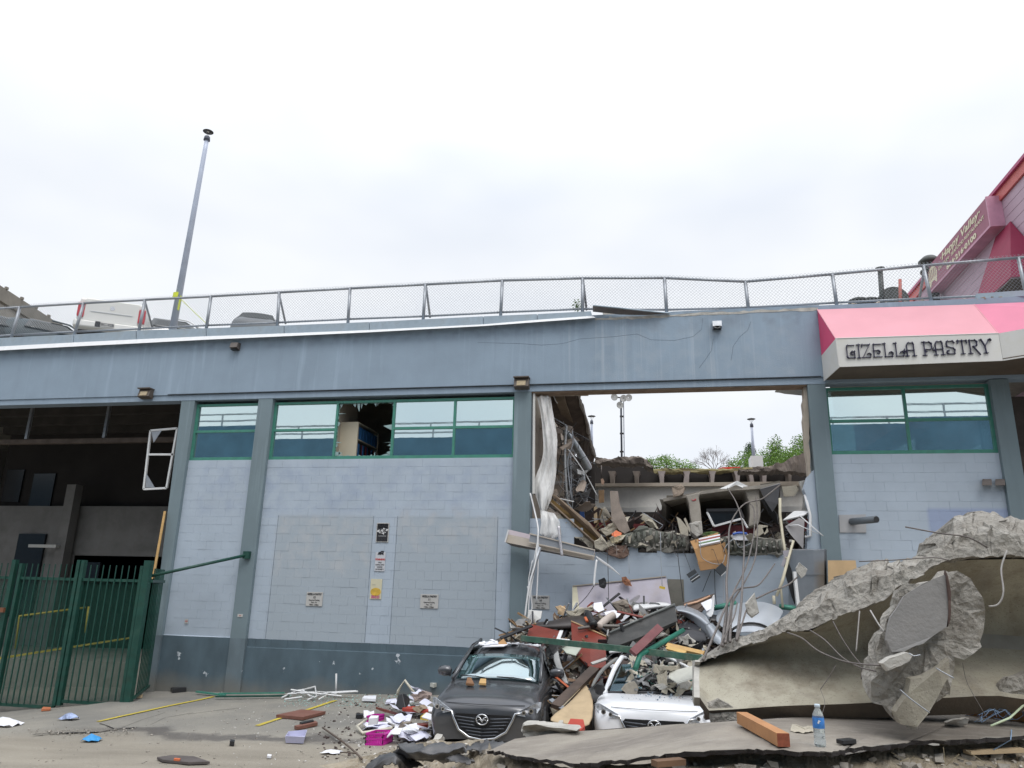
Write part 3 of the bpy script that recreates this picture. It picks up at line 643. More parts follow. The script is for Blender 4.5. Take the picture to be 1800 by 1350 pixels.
def car(name, label, cat, origin, yaw, mat, front=True, scale=1., tail=False, crush=None, glass=CG, roofcut=False, emblem=True):
    t = thing(name, label, cat, origin); o = Vector(origin); R_ = Matrix.Rotation(yaw, 3, 'Z')
    def T(p):
        p = Vector(p)
        if crush: p = crush(p)
        return o+R_@(p*scale)
    def Pt(nm, m, mb, **k):
        mb.v = [T(v) for v in mb.v]; par = k.pop('par', t); return part(par, nm, m, mb, **k)
    rows = []
    for y, *pr in ST:
        r = [(w_, y, z) for z, w_ in pr]; rows.append([(-x, y_, z_) for x, y_, z_ in r]+[q for q in reversed(r[:-1])])
    n = len(rows[0]); mb = MB()
    if roofcut: mb.grid(rows[:6]); b2 = MB(); b2.grid([[q for q in r[:3]] for r in rows[5:]]).grid([[q for q in r[-3:]] for r in rows[5:]]); 
    else: mb.grid(rows); mb.f.append(tuple(range((len(rows)-1)*n, len(rows)*n)))
    mb.f.append(tuple(range(n)))
    body = Pt('body', mat, mb, smooth=True, sub=2)
    if roofcut: Pt('side_panel', mat, b2, smooth=True, solid=1)
    def S(i, k, u=0., out=.012): y, *pr = ST[i]; z, w_ = pr[k]; return Vector((w_+out, y, z))
    # glass: windscreen, side lights
    def patch(q, m=6):
        a, b, c, d = map(Vector, q); g = []
        for i in range(m+1):
            v = i/m; g.append([a.lerp(b, j/m).lerp(d.lerp(c, j/m), v) for j in range(m+1)])
        return g
    def bow(g, amt, ax):
        for r in g:
            for j, p in enumerate(r): r[j] = p+Vector(ax)*amt*(1-(2*j/(len(r)-1)-1)**2)
        return g
    if not roofcut:
        g = bow(patch([(-.70, 1.13, .97), (.70, 1.13, .97), (.61, 1.70, 1.30), (-.61, 1.70, 1.30)]), .05, (0, -.6, .8)); Pt('windscreen', WSG if front else glass, MB().grid(g, .004), smooth=True)
        for s in (-1, 1):
            Pt('side_window', glass, MB().grid(patch([(s*.865, 1.45, 1.0), (s*.84, 3.3, 1.03), (s*.61, 3.15, 1.42), (s*.63, 2.0, 1.40)]), .004), smooth=True)
            Pt('pillar', mat, MB().tube([(s*.745, 1.10, .98), (s*.675, 1.5, 1.22), (s*.60, 1.93, 1.455), (s*.585, 2.5, 1.50)], .032, 6), smooth=True)
        g = bow(patch([(.62, 4.10, 1.08), (-.62, 4.10, 1.08), (-.50, 3.86, 1.36), (.50, 3.86, 1.36)]), .05, (0, .6, .6)); Pt('rear_window', glass, MB().grid(g, .004), smooth=True)
    for s in (-1, 1):
        for yw in (.82, 3.42):
            mbw = MB(); c = Vector((s*.80, yw, .31)); 
            tb = MB(); pr = [(-.10, .2), (-.10, .29), (-.07, .315), (.07, .315), (.10, .29), (.10, .2)]
            tb.grid([[c+Vector((a, math.cos(i*math.pi/12)*b, math.sin(i*math.pi/12)*b)) for a, b in pr] for i in range(25)])
            wh = Pt('wheel', RUB, tb, smooth=True)
            mr = MB()
            for k in range(5):
                a = k*math.pi*.4; mr.bar(c+Vector((s*.085, 0, 0)), c+Vector((s*.085, math.cos(a)*.2, math.sin(a)*.2)), .05, .04, (1, 0, 0))
            mr.tube([c+Vector((s*.02, 0, 0)), c+Vector((s*.1, 0, 0))], .05, 10)
            mr.v = [T(v) for v in mr.v]; part(wh, 'rim', ALU, mr)
            a_ = MB().tube([Vector((s*.80, yw, .33)), Vector((s*.897, yw, .33))], .36, 20); Pt('wheel_arch', BLACK, a_)
        # mirror
        mm = MB(); c = Vector((s*.97, 1.42, 1.06)); v = []; 
        rr = [(-.11, .3), (-.09, .75), (0, 1), (.09, .9), (.12, .4)]
        mm.grid([[c+Vector((a, math.sin(k*math.pi/5)*.06*b, math.cos(k*math.pi/5)*.085*b)) for k in range(11)] for a, b in rr])
        mm.tube([(s*.86, 1.42, .99), (s*.93, 1.42, 1.02)], .022, 6)
        
        if not roofcut: Pt('wing_mirror', mat, mm, smooth=True)
    if front:
        gx = lambda z: .44-.18*max(0, (.62-z))/.3
        pts = [(-.40, .635), (.40, .635), (.43, .60), (.34, .43), (.18, .345), (0, .325), (-.18, .345), (-.34, .43), (-.43, .60)]
        yf = lambda x: -.075+.2*x*x
        Pt('grille', BLACK, MB().prism([(x, yf(x)+.01, z) for x, z in pts], .06, (0, 1, 0)))
        for k in range(6):
            z = .60-k*.045; x = .41-.03*k-(.05 if k > 3 else 0); xi = .11 if k < 3 else 0
            for s in (-1, 1):
                Pt('grille_bar', M('grille bar', (.12,.13,.15), .3, metal=.6, bmp=0), MB().tube([(s*(xi+(x-xi)*j/4), yf(s*(xi+(x-xi)*j/4))-.012, z-.018*(1-j/4)) for j in range(5)], .008, 5), smooth=True)
        Pt('grille_surround', CHR, MB().tube([(x, yf(x)-.006, z) for x, z in ((-.60, .685), (-.47, .66), (-.44, .58), (-.35, .42), (-.19, .33), (0, .305), (.19, .33), (.35, .42), (.44, .58), (.47, .66), (.60, .685))], [.008, .016, .02, .02, .018, .016, .018, .02, .02, .016, .008], 8), smooth=True)
        if emblem:
            c = Vector((0, -.105, .575)); 
            em = Pt('emblem', CHR, MB().tube([c+Vector((math.cos(a*math.pi/12)*.085, 0, math.sin(a*math.pi/12)*.068)) for a in range(25)], .011, 6).tube([c+Vector(q) for q in ((-.075, 0, .032), (-.035, 0, .03), (0, -.0, -.02), (.035, 0, .03), (.075, 0, .032))], .011, 6).tube([c+Vector(q) for q in ((-.07, 0, -.02), (-.035, 0, .005), (0, 0, -.035), (.035, 0, .005), (.07, 0, -.02))], .006, 5), smooth=True)
            em2 = MB().prism([c+Vector((math.cos(a*math.pi/8)*.09, .012, math.sin(a*math.pi/8)*.072)) for a in range(16)], .03, (0, 1, 0)); Pt('emblem_backing', BLACK, em2)
        for s in (-1, 1):
            hl = [(.46, .655, -.035), (.60, .625, .00), (.76, .64, .10), (.83, .72, .22), (.84, .80, .26), (.76, .80, .16), (.62, .745, .02), (.50, .69, -.03)]
            h = Pt('headlight', LAMPG, MB().prism([(s*x, y-.015, z) for x, z, y in hl], .05, (0, 1, 0)), bevel=.01)
            for (cx, cz, cy, r) in ((.60, .682, -.02, .028), (.70, .705, .03, .034)):
                m2 = MB().tube([T((s*cx, cy-.01, cz)), T((s*cx, cy-.03, cz))], r, 12); part(h, 'lamp', CHR, m2)
                m2 = MB().tube([T((s*cx, cy-.031, cz)), T((s*cx, cy-.034, cz))], r*.6, 10); part(h, 'projector', BLACK, m2)
            Pt('fog_light_recess', BLACK, MB().prism([(s*.56, -.0, .40), (s*.72, .06, .42), (s*.70, .05, .34), (s*.60, .01, .31)], .05, (0, 1, 0)))
            if name == 'crushed_car_dark': pass
        if not roofcut:
            for (x0, x1) in ((-.62, -.1), (-.02, .55)):
                Pt('wiper', BLACK, MB().tube([(x1, 1.03, 1.0), ((x0+x1)/2, 1.075, 1.03), (x0, 1.12, 1.03)], .009, 5))
        Pt('bonnet_edge', M('panel gap', (.01,.01,.012), .8, bmp=0), MB().tube([(x, .0+.26*x*x-.015, .765-.0*x) for x in [i*.12-.6 for i in range(11)]], .004, 4))
        Pt('number_plate_mount', BLACK, MB().box((-.2, -.07, .2), (.2, -.0, .28)))
    if tail:
        for s in (-1, 1): Pt('tail_light', M('tail light red', (.45,.02,.03), .2, bmp=0), MB().box((s*.72-.09, 4.0, .78), (s*.72+.09, 4.24, .98)))
    return t, T, Pt
DG = M('graphite car paint', (.115,.118,.127), .2, .1, 1.5, metal=.5, bmp=0, dirt=.35, dcol=(.11,.10,.09))
WC = M('white car paint', (.86,.87,.9), .3, .03, 2, bmp=0, dirt=.15, dcol=(.5,.48,.45))
def rumple(p):      # dented roof and shattered left flank
    q = p.copy()
    if p.z > 1.46: q.z -= .04+.05*math.sin(p.x*4+1)*math.sin(p.y*3)
    if p.x > .55:
        k = min(1, (p.x-.55)/.3)*(min(1, max(0, p.y/.6))); n_ = noise.noise_vector(Vector((p.y*2.2, p.z*3, 2)))
        q.x += k*(-.05+.07*n_.x); q.y += k*.05*n_.y; q.z += k*.04*n_.z
    return q
e = at(847, 1265, -5.2); car_o = Vector((e.x, -5.1, e.z-.575))
tcar, TC, PC = car('crushed_car', 'dark grey hatchback with dusty roof and papers on it, parked nose out by the rubble', 'car', car_o, math.radians(1.5), DG, crush=rumple)
# dust, papers and splinters on the dark car
dust = MB(); r_ = random.Random(11)
for i in range(26):
    x, y = r_.uniform(-.55, .5), r_.uniform(1.95, 2.5); z = 1.50-.03*abs(x)+.012
    if i < 14: y = r_.uniform(1.95, 2.2)
    a = r_.uniform(0, 3); d = Vector((math.cos(a), math.sin(a), 0))*r_.uniform(.03, .09); e_ = Vector((-d.y, d.x, 0))*r_.uniform(.4, .9); c = Vector((x, y, z))
    dust.hexa([c-d-e_, c+d-e_, c+d+e_, c-d+e_, c-d-e_+Vector((0, 0, .01)), c+d-e_+Vector((0, 0, .03)), c+d+e_+Vector((0, 0, .02)), c-d+e_+Vector((0, 0, .01))])
dust.v = [TC(v) for v in dust.v]
o_ = dust.build('paper_scraps', PAPER); tag(o_, 'white paper scraps scattered over the roof of the dark car', 'paper', None, 'stuff')
def on_car(TF, name, label, cat, mat, l, th):
    mb = MB().prism([Vector(q) for q in l], th, (0, 0, 1)); mb.v = [TF(v) for v in mb.v]; return solo(name, mat, mb, label, cat)
on_car(TC, 'paper_sheet', 'torn white sheet hanging over the windscreen edge of the dark car roof', 'paper', PAPER, [(-.42, 1.84, 1.42), (-.05, 1.85, 1.44), (.02, 2.1, 1.51), (-.3, 2.2, 1.51)], .012)
on_car(TC, 'cardboard_scrap', 'small brown cardboard wedge on the roof of the dark car', 'scrap', CARD, [(-.2, 2.0, 1.49), (-.02, 2.02, 1.49), (-.1, 2.1, 1.58)], .02)
on_car(TC, 'broken_plank', 'broken brown plank end on the bonnet below the wiper', 'plank', M('brown plank', (.22,.11,.05), .7, .3, 9), [(-.42, .62, .94), (-.28, .60, .94), (-.42, 1.0, .985), (-.48, 1.0, .985)], .03)
on_car(TC, 'broken_plank', 'short yellow plank end on the bonnet beside the brown one', 'plank', WOODY, [(-.22, .66, .95), (-.10, .64, .95), (-.16, .93, .985), (-.25, .93, .985)], .03)
# white car, roof torn off
e2 = at(1150, 1275, -5.2); wo = Vector((e2.x, -5.15, e2.z-.575))
twc, TW, PW = car('crushed_white_car', 'white hatchback with smashed windscreen and roof, wedged beside the fallen beam', 'car', wo, math.radians(1), WC, roofcut=True, crush=lambda p: Vector((p.x, p.y, p.z-max(0, p.z-.74)*.62*min(1, max(0, p.y-.1)/.3))))
# rooftop vehicles
LG = paintm('silver paint', (.74,.73,.69), .3, .2)
o = at(190, 583, 2.8); yaw = math.radians(31)
pk = thing('pickup_truck', 'silver pickup truck seen from behind over the roof fence', 'pickup truck', o)
Rz = Matrix.Rotation(yaw, 3, 'Z')
def PK(nm, m, mb, **k): mb.v = [o+Rz@v for v in mb.v]; return part(pk, nm, m, mb, **k)
PK('bed', LG, MB().hexa([(-1, .12, .15), (1, .12, .15), (1, 2.3, .15), (-1, 2.3, .15), (-.94, .1, 1.06), (.94, .1, 1.06), (.94, 2.3, 1.06), (-.94, 2.3, 1.06)]), bevel=.05)
PK('tailgate', LG, MB().hexa([(-.78, .05, .3), (.78, .05, .3), (.78, .115, .3), (-.78, .115, .3), (-.78, .06, 1.05), (.78, .06, 1.05), (.78, .115, 1.05), (-.78, .115, 1.05)]), bevel=.02)
PK('tailgate_trim', CHR, MB().bar((-.6, .04, .62), (.6, .04, .62), .02, .015)); PK('badge', CHR, MB().tube([(0, .04, .8), (0, .05, .8)], .07, 8))
PK('cab', LG, MB().hexa([(-.95, 2.35, .4), (.95, 2.35, .4), (.95, 4.6, .4), (-.95, 4.6, .4), (-.8, 2.5, 1.35), (.8, 2.5, 1.35), (.8, 4.0, 1.35), (-.8, 4.0, 1.35)]), bevel=.1)
PK('cab_window', CG, MB().prism([(-.72, 2.42, .98), (.72, 2.42, .98), (.66, 2.485, 1.27), (-.66, 2.485, 1.27)], .01, (0, 1, 0)))
PK('bumper', LG, MB().hexa([(-1, -.12, .05), (1, -.12, .05), (1, .15, .0), (-1, .15, .0), (-1, -.1, .27), (1, -.1, .27), (1, .15, .27), (-1, .15, .27)]), bevel=.04)
PK('number_plate', SIGNW, MB().box((-.22, -.135, .1), (.16, -.12, .24))); PK('plate_recess', BLACK, MB().box((-.38, -.128, .08), (-.23, -.121, .26)))
text('BC-428', o+Rz@Vector((-.03, -.14, .17)), Rz@Vector((1, 0, 0)), (0, 0, 1), .12, INK, pk)
for s in (-1, 1):
    PK('tail_light', M('tail light red', (.5,.02,.035), .2, .1, bmp=0), MB().box((s*.87-.1, .03, .42), (s*.87+.1, .2, .88)), bevel=.02)
    PK('wheel', RUB, MB().tube([(s*.7, .9, -.1), (s*.98, .9, -.1)], .4, 16)); PK('wheel', RUB, MB().tube([(s*.7, 3.9, -.1), (s*.98, 3.9, -.1)], .4, 16))
PK('underside', BLACK, MB().box((-.9, .16, -.1), (.9, 4.4, .14)))
def roofcar(px, py, Y, yaw, mat, label, s=1., cat='car', glass=None):
    q = at(px, py, Y); return car('rooftop_car', label, cat, q-Matrix.Rotation(math.radians(yaw), 3, 'Z')@Vector((0, 2.8, 1.53))*s, math.radians(yaw), mat, scale=s, front=False, tail=False, glass=glass or CG)
roofcar(70, 566, 5.0, 140, paintm('slate car', (.05,.07,.08), .5, 0), 'grey green car roof with wing mirror behind the fence, left of the pickup')
roofcar(8, 560, 4.2, 150, paintm('dark teal car', (.02,.03,.035), .5, 0), 'dark car at the far left edge of the roof')
roofcar(292, 565, 8.0, 120, paintm('white roof car', (.68,.68,.68)), 'white car beside the lamp pole on the roof')
roofcar(458, 562, 6.5, 205, paintm('silver suv', (.16,.17,.18), .45, 0), 'silver car with a dark rear window peeking over the fence right of the lamp pole', glass=M('dark matte glass', (.02,.025,.025), .5, bmp=0))
zr_ = at(190, 590, 2.8).z-.45
part(bld, 'upper_deck', CONC, MB().hexa([(-30, 1.0, TOP-.5), (-8, 1.0, TOP-.5), (-8, 13, TOP-.14), (-30, 13, TOP-.14), (-30, 1.0, TOP-.2), (-8, 1.0, TOP-.2), (-8, 13, zr_), (-30, 13, zr_)]))
# tall lamp pole
def lamp(px0, py0, px1, py1, Y, r, label, dr, arms=True):
    a, b = at(px0, py0, Y), at(px1, py1, Y); t = thing('lamp_post', label, 'lamp post', a); u = (b-a).normalized()
    part(t, 'pole', M('grey blue pole', (.52,.57,.68), .5, .1, 2, metal=.2), MB().tube([a, a.lerp(b, .9), b-u*dr*1.9], [r, r*.62, r*.58], 10), smooth=True)
    part(t, 'collar', M('dark collar', (.08,.09,.12), .5), MB().tube([b-u*dr*1.9, b-u*dr*1.1], [r*.95, r*.8], 10), smooth=True)
    for k in range(3):
        an = k*2.1+.4; e = b+Vector((math.cos(an), math.sin(an), 0))*dr*.75
        part(t, 'arm', GALV, MB().tube([b-u*dr*1.1, (b+e)/2-u*dr*.35, e], dr*.035, 4), smooth=True)
    rows = [[b+Vector((math.cos(q*math.pi/12)*dr*rr, math.sin(q*math.pi/12)*dr*rr, zz*dr)) for q in range(25)] for rr, zz in ((.25, .03), (.3, -.0), (.95, -.02), (1, .03), (.9, .1), (.3, .22), (.02, .25))]
    part(t, 'lamp_head', M('dark lamp head', (.05,.05,.055), .6), MB().grid(rows), smooth=True)
    part(t, 'lens', WHITEB, MB().tube([b+Vector((0, 0, .0)), b+Vector((0, 0, .05*dr))], dr*.22, 12)); part(t, 'sensor', GALV, MB().tube([b+Vector((0, 0, dr*.22)), b+Vector((0, 0, dr*.42))], dr*.06, 6)); return t
lamp(303, 583, 366, 232, 1.2, .105, 'tall grey lamp post with a flat round head rising behind the roof fence', .165*.95)
TAPE = M('yellow tape', (.62,.68,.04), .5, .1, bmp=0)
tp = thing('caution_tape', 'yellow caution tape tied round the tall lamp post and trailing to the deck', 'tape', at(312, 522, 1.2))
part(tp, 'knot', TAPE, MB().tube([at(311, 525, 1.2), at(312.5, 516, 1.2)], .125, 10)); part(tp, 'tail', TAPE, MB().bar(at(318, 520, 1.05), at(313, 545, 1.05), .02, .06)); part(tp, 'strand', TAPE, MB().tube([at(318, 526, 1.1), at(345, 552, 1.0), at(362, 568, .9)], .009, 4))
# elevated concrete guideway, far left
gw = thing('elevated_guideway', 'stained concrete elevated guideway beam crossing behind the roof at far left', 'bridge')if 0 else thing('elevated_guideway', 'stained concrete elevated guideway beam crossing behind the roof at far left', 'bridge', at(60, 560, 30))
GC = M('guideway concrete', (.22,.20,.17), .9, .2, .5, dirt=.5, dcol=(.12,.11,.10))
a0_, a1_ = at(-60, 462, 16), at(145, 596, 34); b0_, b1_ = at(-60, 560, 16), at(145, 640, 34); ov = Vector((-3, 3, 0))
part(gw, 'parapet', GC, MB().hexa([a0_-Vector((0,0,.9)), a1_-Vector((0,0,.9)), a1_-Vector((0,0,.9))+ov, a0_-Vector((0,0,.9))+ov, a0_, a1_, a1_+ov, a0_+ov]))
part(gw, 'girder', GC, MB().hexa([b0_+Vector((-.6,.6,0)), b1_+Vector((-.6,.6,0)), b1_+ov, b0_+ov, a0_-Vector((.3,-.3,.92)), a1_-Vector((.3,-.3,.92)), a1_-Vector((0,0,.92))+ov, a0_-Vector((0,0,.92))+ov]))
for k in range(7):
    p = a0_.lerp(a1_, .15+k*.12); part(gw, 'bracket', GC, MB().box((p.x-.08, p.y-.1, p.z), (p.x+.06, p.y+.1, p.z+.16)))
# ------------------------------------------------------------------ bakery awning
PINK = M('pink awning vinyl', (.69,.32,.365), .65, .07, .8, bmp=.05, dirt=.18, dcol=(.7,.35,.42)); PINK_SHADE = M('shaded pink awning vinyl', (.66,.07,.17), .55, .08, 1, bmp=.05)  # side facet: dimmer light through the same vinyl is put into the colour
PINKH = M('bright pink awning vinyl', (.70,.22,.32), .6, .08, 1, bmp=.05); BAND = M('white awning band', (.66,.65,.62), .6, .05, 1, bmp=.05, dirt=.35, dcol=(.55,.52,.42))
zB = BB+.04; W0 = atz(1448, 670, zB); Bf = atz(1475.6, 645, zB); Yw, Yf_ = -.07, Bf.y
def F3(px, py, Y): return at(px, py, Y)
BL_, BR_ = Bf, at(1763, 634, Yf_); TL_, TR_ = at(1469, 595, Yf_), at(1755, 586, Yf_); UL, UR = at(1436.5, 544, Yw), at(1712, 535, Yw)
WL = at(1448, 670, Yw); WT = at(1444, 625, Yw)
E1t, E1b = TR_+Vector((1.6, -1.0, 0)), BR_+Vector((1.6, -1.0, 0)); U2 = UR+Vector((3, 0, 0))
aw = thing('bakery_awning', 'pink and white box awning lettered GIZELLA PASTRY over the right window', 'awning', WL)
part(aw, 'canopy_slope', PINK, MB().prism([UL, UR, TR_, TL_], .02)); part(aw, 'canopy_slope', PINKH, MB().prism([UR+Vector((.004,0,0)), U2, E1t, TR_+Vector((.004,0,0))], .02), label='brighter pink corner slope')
part(aw, 'side_gusset', PINK_SHADE, MB().prism([UL, TL_, WT], .015)); part(aw, 'side_band', BAND, MB().prism([WT, TL_, BL_, WL], .015))
part(aw, 'front_band', BAND, MB().prism([TL_, TR_, BR_, BL_], .015)); part(aw, 'front_band', BAND, MB().prism([TR_+Vector((.004,0,0)), E1t, E1b, BR_+Vector((.004,0,0))], .015))
SOF = M('brown soffit', (.115,.085,.062), .7, .2, 1.2, dirt=.3); zs = Vector((0, 0, .03))
part(aw, 'soffit', SOF, MB().prism([WL+zs, BL_+zs+Vector((.03,.02,0)), BR_+zs, E1b+zs, Vector((E1b.x+1, Yw, WL.z+.03)), ], .02, (0, 0, 1)))
for a, b in ((TL_, UL), (TR_, UR), (TL_, BL_), (TL_, TR_)): part(aw, 'seam', BAND if a is TL_ and b is not UL else PINK, MB().tube([a, b], .012, 5))
for a, b in ((TL_, E1b), ): pass
def glyph(strokes, o, ux, uz, w, mb, y):
    for st in strokes:
        wd = w
        pts = [o+Vector((ux*a, 0, uz*b)) for a, b in st]
        for p, q in zip(pts, pts[1:]):
            d = (q-p).normalized()*wd*.3; k = .15 if abs(q.x-p.x) > abs(q.z-p.z)*1.5 else 0
            mb.bar(p-d, q+d, .008, wd*(1.25 if not k else .72), up=Vector((-d.z, 0, d.x)))
def curl(cx, cy, r, a0, a1, n=5): return [(cx+r*math.cos(a0+(a1-a0)*i/n), cy+r*math.sin(a0+(a1-a0)*i/n)) for i in range(n+1)]
pi = math.pi
GL = {'G': [[(.58, .98), (.1, .98), (.03, .85), (.03, .12), (.12, .02), (.6, .02), (.6, .5), (.42, .5)]+curl(.42, .38, .11, pi/2, pi*1.6)],
 'I': [[(.1, 0), (.1, 1)], [(.0, 1), (.2, 1)], [(0, 0), (.2, 0)]],
 'Z': [[(.02, .82), (.05, .98), (.6, .98), (.05, .02), (.6, .02)]+curl(.52, .18, .13, -.6, 2.4)],
 'E': [[(.6, .98), (.1, .98), (.06, .85), (.06, .02), (.62, .02)], [(.06, .5), (.4, .5)]+curl(.42, .38, .1, pi/2, -pi*.7)],
 'L': [[(-.04, 1), (.12, 1)], [(.08, 1), (.08, .02), (.6, .02)]+curl(.5, .2, .15, -.7, 2.6)],
 'A': [[(.05, 0), (.05, .8), (.18, .98), (.5, .98), (.56, .85), (.56, 0)], [(.56, .42), (.1, .42)]+curl(-.06, .42, .1, 0, -pi*1.2), [(.46, 0), (.68, 0)], [(-.05, 0), (.15, 0)]],
 'P': [[(.06, 0), (.06, .98), (.45, .98), (.6, .85), (.6, .55), (.5, .42), (.25, .42)]+curl(.18, .34, .08, pi/2, pi*1.6), [(-.05, 0), (.18, 0)], [(-.05, 1), (.1, 1)]],
 'S': [[(.6, .85), (.5, .98), (.12, .98), (.04, .85), (.06, .6), (.5, .45), (.6, .3), (.56, .04), (.1, .02)]+curl(.14, .16, .12, -pi*.5, -pi*1.6)],
 'T': [[(.34, 0), (.34, .98)], [(.02, .8), (.04, .98), (.66, .98), (.68, .8)], [(.24, 0), (.44, 0)]],
 'R': [[(.06, 0), (.06, .98), (.45, .98), (.58, .85), (.56, .6), (.3, .5), (.7, -.08)], [(-.05, 0), (.18, 0)]],
 'Y': [[(.0, .98), (.08, .98), (.3, .5), (.34, .0)], [(.3, .5), (.6, .92)]+curl(.68, .92, .08, pi, 0), [(.22, 0), (.44, 0)]]}
NAVY = M('navy lettering', (.035,.03,.075), .5, .1, bmp=0)
pa, pb = at(1489, 630, Yf_-.008), at(1742, 620, Yf_-.008); Hc = (at(1489, 606.5, Yf_).z-pa.z)*.97
word = 'GIZELLA PASTRY'; adv = {'I': .33, ' ': .45}; tot = sum(adv.get(c, .83) for c in word)-.15; sx_ = (pb.x-pa.x)/tot; x = 0
for c in word:
    if c != ' ':
        mb = MB(); f_ = x/tot; base = Vector((pa.x+x*sx_, Yf_-.012, pa.z+(pb.z-pa.z)*f_)); glyph(GL[c], base, sx_, Hc, .058, mb, 0); part(aw, 'letter', NAVY, mb)
    x += adv.get(c, .83)
# dark entrance right of the last pillar
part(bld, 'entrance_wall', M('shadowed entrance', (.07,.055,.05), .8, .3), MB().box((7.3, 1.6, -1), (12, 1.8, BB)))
part(bld, 'entrance_frame', M('notice frame', (.35,.3,.2), .6), MB().box((7.62, 1.5, 3.2), (7.7, 1.59, 4.6)))
part(bld, 'door_wall', WALLM, MB().box((7.272, .3, -1), (7.4, 1.6, BB)))
# ------------------------------------------------------------------ pink restaurant on the roof
XP = 10.4
def px3(px, py, x=XP): return atx(px, py, x)
pb_ = thing('pink_restaurant', 'pink and mauve clad restaurant block on the roof at upper right', 'building', px3(1790, 500))
CLAD = M('mauve siding', (.47,.34,.41), .6, .08, .8); tr = px3(1800, 280); tf = px3(1592, 527); yn, yf2 = tr.y-6, tf.y+1; zt_ = (tr.z+tf.z)/2
for k in range(22):
    z1 = zt_-.42-k*.3
    part(pb_, 'siding_board', CLAD, MB().hexa([(XP+.0, yn, z1-.3), (XP+.1, yn, z1-.3), (XP+.1, yf2, z1-.3), (XP+.0, yf2, z1-.3), (XP+.008, yn, z1-.002), (XP+.1, yn, z1-.002), (XP+.1, yf2, z1-.002), (XP+.008, yf2, z1-.002)]))
part(pb_, 'wall', CLAD, MB().box((XP+.101, yn, TOP-.1), (XP+8, yf2, zt_-.42)))
part(pb_, 'fascia', M('coral fascia', (.55,.13,.12), .5, .1), MB().box((XP-.06, yn, zt_-.415), (XP+8, yf2+.1, zt_-.1)))
part(pb_, 'coping', M('crimson coping', (.42,.06,.16), .45, .1), MB().box((XP-.14, yn, zt_-.098), (XP+8.1, yf2+.2, zt_)))
# sign box
xs_ = XP-.4; s0, s1 = atx(1732, 348, xs_), atx(1629, 475, xs_); sb = atx(1741, 392, xs_); 
sg = thing('restaurant_sign', 'mauve sign box lettered Happy Valley on the pink restaurant wall', 'sign', s0)
SG = M('mauve sign face', (.31,.095,.15), .5, .08, 2, bmp=0); ztp, zbt = s0.z, sb.z-.04
part(sg, 'box', SG, MB().box((xs_, s0.y, zbt), (XP-.001, s1.y, ztp))); part(sg, 'frame', M('pink sign edge', (.55,.28,.38), .5), MB().box((xs_-.012, s0.y-.06, zbt-.07), (XP-.001, s1.y+.03, zbt-.001)).box((xs_-.012, s0.y-.06, zbt), (XP-.001, s0.y-.002, ztp+.02)))
CRM = M('cream lettering', (.72,.66,.48), .5, .05, bmp=0); hh = ztp-zbt; ym = (s0.y*.58+s1.y*.42); L_ = s1.y-s0.y
text('\u00b7Happy Valley\u00b7', (xs_-.01, ym, ztp-hh*.24), (0,-1,0), (0,0,1), hh*.36, CRM, sg, shear=.25, bold=.008, stretch=.0+L_*.72/(hh*.36*6.3))
text('DIM SUM \u00b7 SEAFOOD RESTAURANT', (xs_-.01, ym, ztp-hh*.54), (0,-1,0), (0,0,1), hh*.17, CRM, sg, bold=.003, stretch=L_*.78/(hh*.17*16.5))
text('604\u00b7216\u00b70100', (xs_-.01, ym, ztp-hh*.83), (0,-1,0), (0,0,1), hh*.25, CRM, sg, bold=.01, stretch=L_*.56/(hh*.25*6.4))
c = Vector((xs_-.006, s1.y-L_*.09, (ztp+zbt)/2-.03)); part(sg, 'shell_logo', CRM, MB().prism([c+Vector((0, -math.cos(a)*L_*.085*1.0, math.sin(a)*hh*.42)) for a in [i*pi/8 for i in range(9)]]+[c+Vector((0, L_*.06, -hh*.38)), c+Vector((0, L_*.02, -hh*.2)), c+Vector((0, -L_*.02, -hh*.2)), c+Vector((0, -L_*.06, -hh*.38))][::-1][::-1], .006, (1, 0, 0)))
for k in range(5): part(sg, 'logo_line', SG, MB().bar(c+Vector((-.01, L_*(.05-.025*k), -hh*.1)), c+Vector((-.01, L_*(.07-.035*k), hh*.28)), .006, .02))
# crimson door awning under the sign
q = [px3(1761, 403, XP-.02), px3(1777, 487, XP-1.1), px3(1700, 489, XP-1.1)]
ta = thing('crimson_awning', 'triangular crimson fabric awning on the pink restaurant wall', 'awning', q[1])
yA0, yA1 = px3(1761, 403).y-.6, px3(1700, 489, XP-1.1).y; zA = q[1].z; zTop = px3(1761, 403).z-.05
CRI = M('crimson canvas', (.25,.014,.055), .7, .1, 1)
part(ta, 'canopy', CRI, MB().prism([(XP-.02, yA0, zTop), (XP-.02, yA1+.3, zTop), (XP-1.1, yA1, zA), (XP-1.1, q[1].y, zA)], .03)); part(ta, 'end_panel', CRI, MB().prism([(XP-.02, yA0-.01, zTop), (XP-1.1, q[1].y-.01, zA), (XP-.02, q[1].y-.02, zA)], .02))
part(ta, 'frame', BROWNC, MB().box((XP-1.08, q[1].y+.05, zA-.06), (XP-.02, yA1, zA-.03)))
part(pb_, 'blue_panel', M('blue shopfront', (.16,.32,.42), .6, .1, 1), MB().box((XP-.05, yn, TOP-.1), (XP-.005, q[1].y-.5, px3(1800, 425).z)))
part(pb_, 'roof_step', M('coral fascia'), MB().box((XP-1.5, tf.y-1.5, TOP-.1), (XP-.2, tf.y+4, px3(1600, 528).z-.5)))
